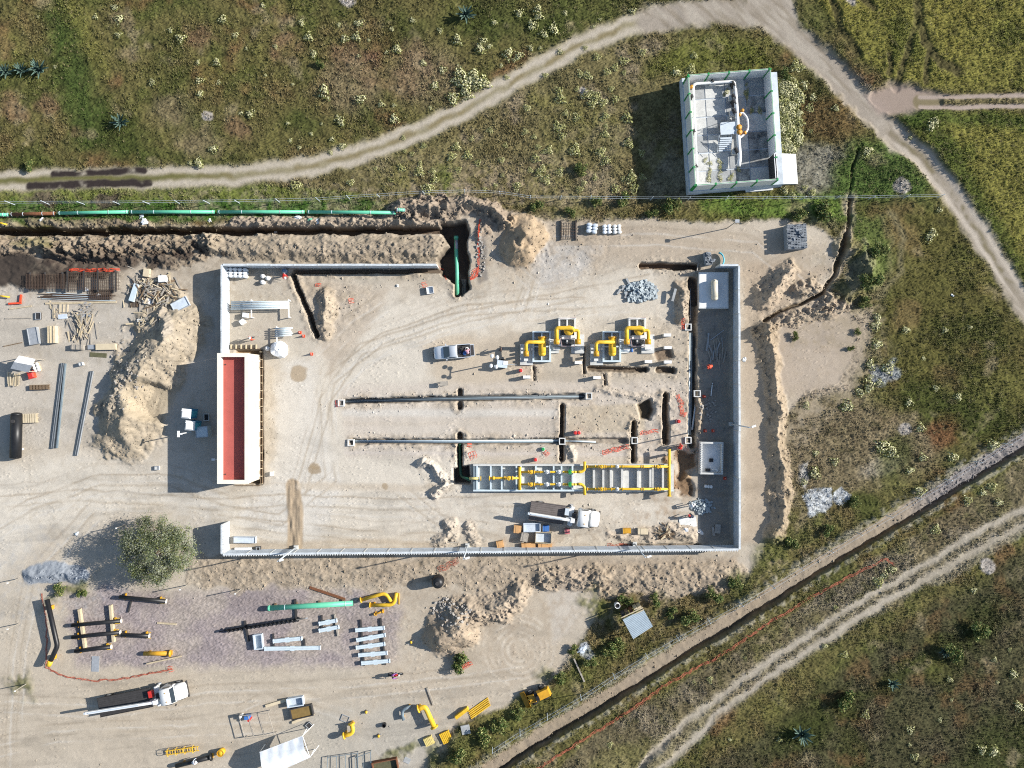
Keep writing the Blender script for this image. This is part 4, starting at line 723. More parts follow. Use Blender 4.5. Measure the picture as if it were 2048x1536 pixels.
    for x0, y0, x1, y1 in ((620, 350, 820, 350), (620, 350, 640, 460), (640, 460, 810, 462), (820, 350, 810, 462), (605, 80, 830, 70)): MB().tube([L(x0, y0, 1.5), L(x1, y1, 1.5)], .03, 6).build('guard_rail', mat('rail_p', (196, 170, 170), .6), r)
    for x, y in ((620, 350), (820, 350), (640, 460), (810, 462), (605, 80), (830, 70)): p = L(x, y, 1.5); MB().tube([(p.x, p.y, .2), (p.x, p.y, 1.5)], .03, 6).build('guard_post', 'galv', r)
    p = L(720, 340, 1); MB().box((p.x, p.y, 1.05), (1.5, .5, .25)).build('control_box', 'white', r); p = L(710, 440, 1); MB().box((p.x, p.y, .95), (1.1, .25, .3)).build('tray', 'dark', r)
pair(0, 'yellow gas filter lying on a blue grey frame, left pair, lower', 'upright gas filter with arched yellow pipe, left pair, upper', 0, 0)
pair(140.3, 'yellow gas filter lying on a blue grey frame, right pair, lower', 'upright gas filter with arched yellow pipe, right pair, upper', 0, 0)
# loose pump beside the right pair
p = At(1252, 701); r = thing('blue_pump', 'small blue ended pump lying between the right pair of gas filters', 'pump', p); MB().tube([(-.9, 0, .35), (.5, 0, .35)], .16, 10).build('barrel', 'galv', r, True); MB().tube([(.5, 0, .35), (.8, .03, .35)], .24, 10).build('motor', 'blue', r, True); MB().box((-.2, 0, .1), (1.4, .3, .2)).build('skid', 'white', r)
# concrete piers
for x, y, lab in ((1157, 725, 'concrete pier between the two pairs of gas filters'), (1053.5, 754, 'concrete pier beside the red marker drum'), (1194, 755, 'concrete pier below the short trench, in line with the red drum pier'), (1297, 723, 'concrete pier left of the lowest pier in the right column'), (1335, 670, 'topmost concrete pier of the column right of the gas filters'), (1336, 695, 'middle concrete pier of the column right of the gas filters'), (1336, 724, 'lowest concrete pier of the column right of the gas filters')):
    m = MB().box((0, 0, .45), (.86, .34, 1.1)); m2 = thing('concrete_pier', lab, 'pier', At(x, y, 1.0), 0, 'free standing concrete piers'); m.build('shaft', 'conc', m2); MB().box((0, 0, 1.01), (.9, .36, .03)).build('cap', 'white', m2)
# junction chambers
for x, y, lab in ((682, 806, 'square concrete chamber at the left end of the upper conduit run'), (1178, 792, 'square concrete chamber at the right end of the upper conduit run'), (703, 885, 'square concrete chamber at the left end of the lower conduit run'), (1124, 882, 'square concrete chamber midway along the lower conduit run'), (1267, 880, 'square concrete chamber between the lower conduit and the trough'), (1377, 654, 'square concrete chamber by the narrow trench, beside an orange net'), (1391, 787, 'square concrete chamber on the narrow trench, halfway down the right wall'), (1377, 881, 'square concrete chamber at the lower end of the narrow trench'), (1412, 834 - 0, '')):
    if not lab: continue
    g = At(x, y, .25); g.z = -.6; r = thing('junction_chamber', lab, 'chamber', g); MB().frame((0, 0, 0), .8, .84, .11, .85).build('wall', 'conc_w', r); MB().box((0, 0, .05), (.58, .62, .1)).build('floor', 'dark', r)
p = At(412.5, 834.5, .3); r = thing('manhole_frame', 'dark square manhole frame in the shade of the red roofed building', 'manhole', p); MB().frame((0, 0, 0), .7, .9, .08, .3).build('frame', 'conc', r); MB().box((0, 0, .1), (.54, .74, .04)).build('cover', 'black', r)
# conduits laid in the trenches
def conduit(label, runs, rr, m, z, name='conduit_bundle'):
    o = W(*runs[0][0]); r = thing(name, label, 'conduit', (o.x, o.y, 0))
    for k, pts in enumerate(runs):
        pp = [W(x, y, 0) for x, y in pts]; MB().tube([(p.x - o.x, p.y - o.y, z) for p in pp], rr, 8).build('tube', m if k % 2 == 0 else 'cond', r, True)
conduit('three dark conduits laid in the upper trench between two chambers', [[(690, 801.5 + d), (900, 796 + d), (1170, 791.5 + d)] for d in (-1.5, 1.2, 4)], .09, 'cond_d', -.3)
conduit('blue grey conduits laid in the lower trench between chambers', [[(710, 881.5 + d), (900, 882 + d), (1118, 881 + d)] for d in (0, 2.6)] + [[(1130, 882), (1192, 884)]], .11, 'steel_b', -.25)
conduit('blue conduits standing in the narrow trench beside the paved strip', [[(1381 + d, 665), (1380 + d, 780), (1378 + d, 870)] for d in (0, 4)] + [[(1395, 795), (1386, 860)]], .12, 'steel_b', -.5)
conduit('thin pale pipe in the dark upper end of the narrow trench', [[(1384, 575), (1384, 640)]], .05, 'steel', -.8)
o = W(919, 890); r = thing('drain_pipe', 'dark green pipe dropping down its trench to the trough inlet', 'pipe', (o.x, o.y, 0)); P_ = [W(919, 888), W(919.5, 930), W(921, 954), W(940, 958)]; MB().tube(rnd([(p.x - o.x, p.y - o.y, z) for p, z in zip(P_, (-.7, -.8, -.8, .9))], .5), .18, 12).build('pipe', 'green_d', r, True); MB().ring((0, 0, -.75), .2, .15, .1).build('pipe_end', 'black', r)
# slab with cream tank
p = W(1427.5, 580.5, .55); r = thing('tank_slab', 'blue grey concrete slab in the top right corner of the yard', 'slab', (p.x, p.y, 0)); MB().box((0, 0, .1), (3.66, 4.52, .9)).build('slab', 'conc_w', r); MB().box((0, 0, .56), (3.4, 4.26, .03)).build('screed', 'white', r)
p = W(1429, 580, 1.1); r = thing('cream_tank', 'cream horizontal gas tank standing on the corner slab', 'tank', (p.x, p.y, .58), .02); MB().tube([(0, -1.0, .55), (0, 1.0, .55)], .42, 18).build('shell', 'tankc', r, True)
for s_ in (-1, 1): MB().dome((0, s_ * 1.0, .55), .42, .32, .42, 16, 4, True).build('head', 'tankc', r, True); MB().box((0, s_ * .65, .12), (.7, .12, .26)).build('saddle', 'conc_w', r)
MB().cyl((0, 1.15, .5), .08, .55, 8).build('nozzle', 'tankc', r); MB().dome((.42, 0, .2), .22, .3, .16, 10, 3).build('sack', 'tarp', r)
# basin
p = W(1423.5, 916.5, .95); r = thing('concrete_basin', 'open concrete basin standing in the shaded strip by the right wall', 'basin', (p.x, p.y, 0), -.015); MB().frame((0, 0, 0), 2.85, 4.0, .2, .98).build('wall', 'conc', r); MB().box((0, 0, .08), (2.43, 3.58, .2)).build('floor', 'white', r); MB().box((.1, -.3, .3), (.45, .42, .3)).build('sump_box', 'dark', r)
MB().tube([(.1, -1.5, .5), (.4, -1.3, .9), (.75, -1.55, .9), (.8, -1.9, .5)], .06, 8).build('hose', 'white', r, True); MB().box((-.3, -1.5, .3), (.6, .3, .3)).build('pump', 'dark', r)
m = MB()
for i in range(34): m.box((-1.26 if i % 2 else 1.26, -1.8 + (i // 2) * .22, 1.03), (.18, .1, .1))
o_ = m.build('crest_teeth', 'conc_w', r); o_['kind'] = 'stuff'
# ================================================================ lamp posts on the wall
def lamp_post(px, py, label, h=8.0, head=True, m='galv'):
    p = At(px, py); r = thing('lamp_post', label, 'lamp post', p); MB().tube([(0, 0, 0), (0, 0, h)], .1, 10, .06).build('pole', m, r, True); MB().box((0, 0, .12), (.5, .5, .5)).build('base', 'conc', r)
    if head: MB().tube([(0, 0, h - .1), (.25, .1, h + .05)], .04, 6).build('arm', m, r); MB().box((.45, .15, h + .05), (.5, .22, .1), .35).build('lamp_head', 'white', r)
lamp_post(593, 1094, 'tall thin lamp post inside the bottom wall, nearest the gate gap'); lamp_post(935, 1090, 'tall thin lamp post inside the bottom wall, halfway along'); lamp_post(1269, 1087, 'tall thin lamp post inside the bottom wall, nearest the right corner'); lamp_post(1461, 848, 'tall thin lamp post against the right hand wall')
# ================================================================ vehicles
def wheel(r, x, y, rad=.42, w=.26, nm='wheel'):
    e = MB().tube([(x, y - w / 2, rad), (x, y + w / 2, rad)], rad, 16).build(nm, 'tyre', r, True); MB().tube([(x, y - w / 2 - .01, rad), (x, y + w / 2 + .01, rad)], rad * .55, 12).build('rim', 'steel', e)
def hull(stations, y_of=None):
    """body skin lofted from cross-sections: (x, half width, z low, z high, top half width)"""
    m = MB(); v = []; n = 8
    for x, hw, z0, z1, tw in stations: v += [(x, -hw * .96, z0), (x, -hw, z0 + (z1 - z0) * .45), (x, -hw + (hw - tw) * .4, z0 + (z1 - z0) * .86), (x, -tw, z1), (x, tw, z1), (x, hw - (hw - tw) * .4, z0 + (z1 - z0) * .86), (x, hw, z0 + (z1 - z0) * .45), (x, hw * .96, z0)]
    f = []
    for i in range(len(stations) - 1):
        for j in range(n): f.append((i * n + j, i * n + (j + 1) % n, (i + 1) * n + (j + 1) % n, (i + 1) * n + j)[::-1])
    f += [tuple(range(n)), tuple(reversed(range((len(stations) - 1) * n, len(stations) * n)))]
    return m.add(v, f)
def pickup():
    p = At(905, 703.5, .8); r = thing('pickup_truck', 'pale silver double cab pickup truck with its tailgate down', 'pickup truck', p, PI + math.radians(4.5))
    # front points along +x of the local frame
    hull([(2.32, .58, .35, .82, .5), (2.2, .78, .3, .92, .68), (1.7, .84, .3, 1.02, .76), (1.05, .85, .3, 1.06, .8), (-.55, .85, .3, 1.06, .82), (-.62, .85, .3, 1.0, .82)]).build('body', 'silver', r, True)
    MB().box((-1.4, 0, .55), (1.6, 1.66, .1)).build('bed_floor', 'dark', r)
    for s_ in (-1, 1): MB().box((-1.4, s_ * .8, .74), (1.6, .09, .5)).build('bed_side', 'silver', r)
    MB().box((-2.45, 0, .62), (.5, 1.5, .06)).build('tailgate', 'silver', r); MB().box((-2.45, 0, .655), (.4, 1.3, .01)).build('tailgate_liner', 'dark', r)
    hull([(.78, .72, 1.02, 1.12, .66), (.3, .74, 1.02, 1.6, .6), (-.45, .74, 1.02, 1.62, .62), (-.6, .72, 1.02, 1.55, .6)]).build('cab', 'silver', r, True)
    m = MB(); m.add([(1.1, -.7, 1.08), (1.1, .7, 1.08), (.36, .6, 1.63), (.36, -.6, 1.63)], [(0, 1, 2, 3)]); m.build('windscreen', 'glass', r)
    for s_ in (-1, 1): MB().box((-.05, s_ * .755, 1.33), (1.0, .02, .34)).build('side_window', 'glass', r); MB().box((.75, s_ * .93, 1.12), (.14, .2, .14)).build('mirror', 'silver', r); MB().box((2.2, s_ * .56, .75), (.14, .3, .16)).build('headlight', 'white', r)
    MB().box((-.63, 0, 1.3), (.02, 1.1, .3)).build('rear_window', 'glass', r); MB().box((2.35, 0, .5), (.12, 1.3, .22)).build('bumper', 'dark', r)
    for x in (1.5, -1.4):
        for s_ in (-1, 1): wheel(r, x, s_ * .76, .36, .24)
    for x, y, l, m in ((-.95, .1, .5, 'navy'), (-1.15, -.35, .4, 'dark'), (-1.5, .3, .45, 'blue'), (-1.8, -.2, .4, 'white')): MB().lumpy((x, y, .62), (.22, l * .6, .22), int(x * 100)).build('load', m, r)
pickup()
def crane_truck(label, nose, ry, rz, L, boom_to, bed_m, h_bed=1.15):
    """nose: picture position of the bonnet tip; local +x is forward, origin at the rear axle line"""
    p = W(nose[0], nose[1], 1.2); p.z = 0; d = Vector((math.cos(rz), math.sin(rz), 0)); o = p - d * L; r = thing('crane_truck', label, 'truck', o, rz)
    cabx = L - 3.0
    for s_ in (-1, 1): MB().box((L / 2 - .6, s_ * .42, .75), (L - 1.6, .12, .24)).build('chassis_rail', 'dark', r)
    bl = cabx - 1.35
    MB().box((bl / 2, 0, h_bed - .06), (bl, 2.25, .14)).build('bed', bed_m, r); 
    for i in range(9): MB().box((bl / 2, -1.0 + i * .25, h_bed + .025), (bl - .1, .22, .03)).build('plank', bed_m, r)
    for s_ in (-1, 1): MB().box((bl / 2, s_ * 1.15, h_bed), (bl, .06, .26)).build('bed_rail', bed_m, r)
    # cab and bonnet
    hull([(L, .62, .5, 1.2, .5), (L - .12, .9, .45, 1.42, .72), (L - .8, 1.0, .45, 1.6, .82), (L - 1.35, 1.04, .45, 1.68, .9)]).build('bonnet', 'white', r, True)
    hull([(L - 1.2, 1.06, .6, 1.75, .95), (L - 1.5, 1.06, .6, 2.35, .88), (L - 2.0, 1.06, .6, 2.45, .92), (L - 2.65, 1.06, .6, 2.42, .92), (L - 2.75, 1.02, .6, 2.3, .88)]).build('cab', 'white', r, True)
    m = MB(); m.add([(L - 1.17, -.93, 1.78), (L - 1.17, .93, 1.78), (L - 1.44, .86, 2.34), (L - 1.44, -.86, 2.34)], [(0, 1, 2, 3)]); m.build('windscreen', 'glass', r)
    for s_ in (-1, 1):
        MB().box((L - 1.95, s_ * 1.065, 1.95), (.9, .02, .45)).build('side_window', 'glass', r); MB().box((L - 1.2, s_ * 1.3, 1.9), (.1, .16, .4)).build('mirror', 'dark', r); MB().tube([(L - 1.25, s_ * 1.0, 1.95), (L - 1.2, s_ * 1.25, 1.95)], .03, 6).build('mirror_arm', 'dark', r)
        MB().box((L - .1, s_ * .66, .95), (.12, .28, .2)).build('headlight', 'white', r); MB().cyl((L - 2.45, s_ * .8, .5), .3, .4, 12).build('fuel_tank', 'steel', r); MB().box((L - 1.95, s_ * .55, 2.48), (.14, .1, .06)).build('marker_lamp', 'yellow_d', r)
    MB().box((L - .02, 0, .6), (.16, 2.0, .26)).build('bumper', 'dark', r); MB().box((L - .5, 0, 1.55), (.5, .5, .03)).build('bonnet_scoop', 'white', r)
    # crane behind the cab
    cx = cabx - .55
    MB().box((cx, 0, 1.0), (.6, 2.3, .4)).build('outrigger_beam', 'white', r)
    for s_ in (-1, 1): MB().box((cx, s_ * 1.12, .75), (.22, .2, 1.2)).build('outrigger', 'white', r); MB().box((cx, s_ * 1.12, .1), (.4, .36, .1)).build('outrigger_foot', 'steel', r)
    b0 = Vector((cx, -.35, 0)); MB().cyl((b0.x, b0.y, 1.1), .3, .9, 14).build('crane_turret', 'white', r, True); MB().box((b0.x + .35, b0.y + .55, 1.6), (.5, .5, .5)).build('operator_seat', 'dark', r); MB().box((b0.x - .3, b0.y + .1, 1.75), (.7, .3, .5)).build('winch', 'steel', r)
    t = W(boom_to[0], boom_to[1], 2.2); t.z = 0; t = Matrix.Rotation(-rz, 3, 'Z') @ (t - o); t.z = 2.25; q = Vector((b0.x + .25, b0.y, 2.25)); dv = t - q; a = math.atan2(dv.y, dv.x); l = dv.length; c = (q + t) / 2
    bm = MB().box((c.x, c.y, 2.25), (l, .3, .36), a).build('boom', 'white', r); MB().box((c.x + math.cos(a) * l * .1, c.y + math.sin(a) * l * .1, 2.46), (l * .72, .14, .1), a).build('boom_cylinder', 'galv', bm); MB().box((t.x, t.y, 2.2), (.4, .24, .42), a).build('boom_tip', 'galv', bm); MB().box((q.x - .1, q.y, 2.25), (.5, .5, .5), a).build('boom_pivot', 'white', bm)
    for x in (1.2, L - 1.0):
        for s_ in (-1, 1): wheel(r, x, s_ * .92, .5, .34 if x > 2 else .5)
    MB().box((cx - .6, .5, h_bed + .3), (.5, .8, .5)).build('tool_box', 'red' if bed_m == 'dark' else 'galv', r)
    return r
M_['bed_grey'] = mat('bed_grey', (112, 104, 100), .8, 0, .15, 2)
crane_truck('white crane truck parked below the yellow manifold, with crates beside it', (1199, 1040), 0, math.radians(-7.8), 8.7, (1059, 1027), 'bed_grey')
crane_truck('white crane truck with empty black bed in the lower left yard', (371.5, 1381), 0, math.radians(11.3), 11.0, (172, 1426), 'dark')
def light_tower():
    p = At(999, 727, .8); r = thing('light_tower', 'towable light tower with four white lamps beside the pickup', 'light tower', p, math.radians(-6)); MB().box((.35, 0, .75), (1.3, .8, .7)).build('generator', 'galv', r); MB().box((.75, .15, 1.12), (.6, .5, .04)).build('lid', 'white', r); MB().box((.2, -.38, 1.1), (1.6, .22, .14)).build('mast_cradle', 'steel_b', r); MB().tube([(1.0, 0, .4), (2.1, .05, .4)], .05, 8).build('tow_bar', 'steel', r)
    MB().tube([(-.2, .1, .6), (-.2, .1, 3.4)], .07, 8).build('mast', 'galv', r)
    for s_ in (-1, 1): wheel(r, .4, s_ * .5, .32, .18)
    MB().box((-.2, .1, 3.4), (.1, 1.5, .08)).build('lamp_bar', 'galv', r)
    for x, y in ((-.3, .65), (-.95, .75), (-.3, -.5), (-.95, -.45)): MB().dome((x, y, 3.4), .22, .26, .16, 12, 3, True).build('lamp', 'white', r, True)
light_tower()
def loader():
    p = At(1077, 1391, .8); r = thing('wheel_loader', 'small yellow wheel loader parked at the edge of the bushes', 'loader', p, math.radians(205)); b = 'yellow_d'
    MB().taper((-.7, 0, .55), (1.7, 1.1), (1.4, .95), .8).build('engine_cover', b, r); MB().box((.2, 0, .9), (.5, 1.0, .4)).build('operator_deck', 'dark', r); MB().box((.15, 0, 1.3), (.4, .45, .5)).build('seat', 'black', r)
    for x in (-.7, .8):
        for s_ in (-1, 1): wheel(r, x, s_ * .7, .42, .32)
    MB().box((.8, 0, .65), (.9, .8, .35)).build('front_frame', b, r)
    for s_ in (-1, 1): MB().tube([(.5, s_ * .45, 1.1), (1.5, s_ * .45, .6)], .08, 8).build('lift_arm', b, r)
    m = MB(); m.add([(1.5, -1.0, .1), (1.5, 1.0, .1), (1.45, 1.0, .75), (1.45, -1.0, .75), (2.15, -1.0, .1), (2.15, 1.0, .1)], [(0, 1, 2, 3), (0, 4, 5, 1), (0, 3, 4), (1, 5, 2)]); m.build('bucket', b, r)
loader()
# ================================================================ loose things in the yards
def plank_heap(name, label, cat, px, py, rx, ry, n, mats, lmin=.8, lmax=2.4, h=.6, seed=1, ang0=None, spread=PI):
    q = random.Random(seed); c = At(px, py, .2); r = thing(name, label, cat, c)
    me = [cube_v.mesh('plank', m) for m in mats]
    for i in range(n):
        u, v = q.gauss(0, .45), q.gauss(0, .45); d = min(1, math.hypot(u, v)); l = q.uniform(lmin, lmax)
        a = q.uniform(-spread, spread) + (ang0 or 0); z = .06 + (1 - d) * h * q.random()
        x, y = u * rx / PPM, v * ry / PPM; zz = gz(c.x + x, c.y + y) - c.z
        kid(q.choice(me), 'plank', r, (x, y, zz + z), (q.uniform(-.2, .2), q.uniform(-.22, .22), a), (l, q.uniform(.07, .2), q.uniform(.03, .07)))
    return r
plank_heap('timber_scrap_heap', 'big heap of splintered scrap timber left of the perimeter wall corner', 'timber heap', 308, 582, 56, 40, 150, ['wood', 'wood_g', 'wood_g', 'ply', 'wood_b'], .6, 2.4, .8, 3)
plank_heap('timber_scrap_heap', 'smaller heap of scrap timber sticks in the left yard', 'timber heap', 160, 655, 24, 30, 70, ['wood_g', 'wood', 'wood_g'], .6, 2.2, .5, 4, PI / 2, .7)
plank_heap('timber_scrap_heap', 'pile of grey broken boards above the sticks heap, in the left yard', 'timber heap', 166, 625, 22, 14, 34, ['wood_g', 'steel', 'wood_g'], .6, 1.6, .5, 5, .4, .8)
plank_heap('timber_scrap_heap', 'scatter of lath sticks beside the plywood sheet', 'timber heap', 108, 622, 10, 14, 16, ['wood', 'wood_g'], .6, 1.4, .15, 6, PI / 2, .5)
plank_heap('timber_scrap_heap', 'loose boards and bent wire on the top of the sand heap', 'timber heap', 295, 640, 34, 14, 22, ['wood', 'wood_g'], .6, 2.0, .25, 7)
plank_heap('board_scatter', 'scatter of broken boards on the shaded paved strip', 'boards', 1433, 705, 22, 26, 22, ['wood_g', 'conc_d'], .8, 2.6, .15, 8, PI / 2, .45)
plank_heap('collapsed_frame', 'collapsed brown timber frame near the bottom wall', 'timber frame', 1327, 1066, 16, 12, 26, ['wood_b', 'wood_b', 'wood'], .6, 1.7, .5, 9)
# sheets, boards and boxes: (name, label, category, centre px, size px, rotation deg, height m, material)
def slab(name, label, cat, px, py, w, l, deg, h, m, lift=0.0, trim=None, group=None):
    c = At(px, py, h + lift); r = thing(name, label, cat, c, math.radians(deg), group); k = (H - h) / H / PPM; sx, sy = w * k, l * k
    MB().box((0, 0, lift + h / 2 - .02), (sx, sy, h)).build('panel', m, r)
    if trim == 'batten':
        for f in (-.38, 0, .38): MB().box((sx * f, 0, lift + h + .02), (.09, sy * .98, .05)).build('batten', 'wood_g', r)
    if trim == 'batten_y':
        for f in (-.4, -.12, .3): MB().box((sx * f, 0, lift + h + .02), (.1, sy, .06)).build('batten', 'wood', r)
    if trim == 'rim': MB().frame((0, 0, lift + h - .02), sx, sy, .06, .08).build('rim', 'steel', r)
    if lift:
        for a in (-1, 1):
            for b in (-1, 1): MB().box((a * sx * .42, b * sy * .42, lift / 2), (.1, .1, lift)).build('leg', 'wood_g', r)
    return r
for a in (('plywood_sheet', 'square pale plywood sheet lying in the left yard', 'plywood', 126, 616.5, 20, 16, -2, .1, 'ply', 0, 'batten'),
          ('plastic_sheet', 'white plastic sheet lying below the plywood square', 'sheet', 125, 633, 18, 9, 5, .15, 'tarp'),
          ('formwork_panel', 'grey steel formwork panel leaning up in the left yard', 'formwork', 66, 672, 20, 34, 10, .45, 'steel', 0, 'rim'),
          ('formwork_panel', 'stack of yellow timber formwork panels in the left yard', 'formwork', 102, 669, 16, 34, 1, .7, 'ply', 0, 'batten_y'),
          ('formwork_panel', 'weathered formwork board, left of the long pale board', 'formwork', 153, 694, 24, 10, -2, .6, 'wood_g', 0, 'batten'),
          ('formwork_panel', 'grey board between the two formwork boards', 'formwork', 182, 694, 14, 9, 3, .3, 'steel'),
          ('formwork_panel', 'long pale plywood board right of the grey board', 'formwork', 211, 693.5, 40, 12, 1, .5, 'ply'),
          ('formwork_panel', 'thin olive board lying below the long pale board', 'formwork', 196, 710, 34, 9, -4, .06, 'olive'),
          ('metal_tray', 'small dark metal tray on the sandy left yard', 'tray', 76, 632, 11, 14, 0, .2, 'dark', 0, 'rim'),
          ('roofing_sheet', 'bluish roofing sheet on the scrap timber heap', 'roofing sheet', 267, 585, 10, 36, -18, .5, 'steel_b'),
          ('roofing_sheet', 'white board on the crest of the scrap timber heap', 'board', 323, 557, 14, 13, 5, .8, 'white'),
          ('roofing_sheet', 'cream board on the edge of the scrap timber heap', 'board', 292, 545, 12, 16, -8, .5, 'ply'),
          ('tiled_panel', 'white gridded panel at the foot of the scrap timber heap', 'panel', 295, 602, 20, 12, 2, .25, 'white', 0, 'batten'),
          ('metal_sheet', 'pale bent metal sheet beside the building shadow', 'metal sheet', 360, 609, 34, 20, 28, .3, 'tarp', 0, 'rim'),
          ('grey_slab', 'grey stone slab lying on the heap of timber edge above the sand heap', 'slab', 286, 640, 24, 6, 5, .2, 'conc'),
          ('steel_plate', 'grey perforated steel plate lying near the yellow pipe', 'steel plate', 190.5, 1328, 15, 31, -2, .05, 'steel'),
          ('steel_grating', 'brown square steel grating beside the yellow elbow pipe', 'grating', 690, 1437, 16, 13, -22, .05, 'wood_g', 0, 'rim'),
          ('concrete_slab', 'grey concrete slab at the edge of the bushes', 'slab', 931, 1460, 17, 18, 12, .25, 'conc_d'),
          ('concrete_slab', 'flat grey slab in the weeds at the bottom edge', 'slab', 814, 1521, 13, 11, -25, .08, 'conc_d'),
          ('mixing_slab', 'pale slab where mortar is mixed at the edge of the wall shadow', 'slab', 1376, 1045, 34, 20, 8, .08, 'conc_w'),
          ('stone_slab', 'tan stone slab lying in the shade near the bottom right corner', 'slab', 1436, 1058, 11, 18, -5, .3, 'stone'),
          ('stone_slab', 'thin tan stone slab leaning on the other slab in the shade', 'slab', 1427, 1063, 5, 18, 8, .2, 'stone'),
          ('plate_diamond', 'dark square plate turned on its corner near the brown bin', 'steel plate', 618, 1451, 11, 11, 45, .12, 'dark', 0, 'rim'),
          ('brick_path', 'strip of wooden boards beside the green pipe trench', 'boards', 927, 574, 11, 32, 0, .08, 'ply', 0, 'batten'),
          ('metal_box', 'grey flat lidded cabinet in the building shadow', 'cabinet', 403.5, 864, 25, 22, 4, 1.3, 'steel_b', 0, 'rim'),
          ('white_box', 'white box inside the wall, below the pipe rack', 'box', 489, 630, 9, 9, -6, .7, 'white', 0, None),
          ('white_box', 'white box tilted inside the wall, lower of the two boxes', 'box', 483.5, 643.5, 9.5, 9, 35, .7, 'white'),
          ('marker_box', 'small pale box with a hole on the sandy ground left of the building', 'box', 313.5, 936, 9, 8, 0, .25, 'conc', 0, 'rim'),
          ('white_post_block', 'small white block on its edge right of the formwork pit', 'block', 542.5, 948, 6, 8, 0, .5, 'white'),
          ('sheet_stack', 'stack of pale blue sheets inside the wall end by the gate gap', 'sheets', 489, 1080, 44, 13, -1, .45, 'tarp', 0, 'rim'), ('bracing_board', 'white board below the stack of pale blue sheets', 'board', 486, 1098, 34, 5, 1, .3, 'white'), ('dark_box', 'small dark box at the end of the pale blue sheets', 'box', 516, 1098, 8, 9, 0, .5, 'dark', 0, 'rim'),
          ('concrete_block', 'small hollow concrete block alone in the left yard', 'block', 161, 728, 7, 7, 15, .5, 'conc', 0, 'rim')):
    slab(*a)
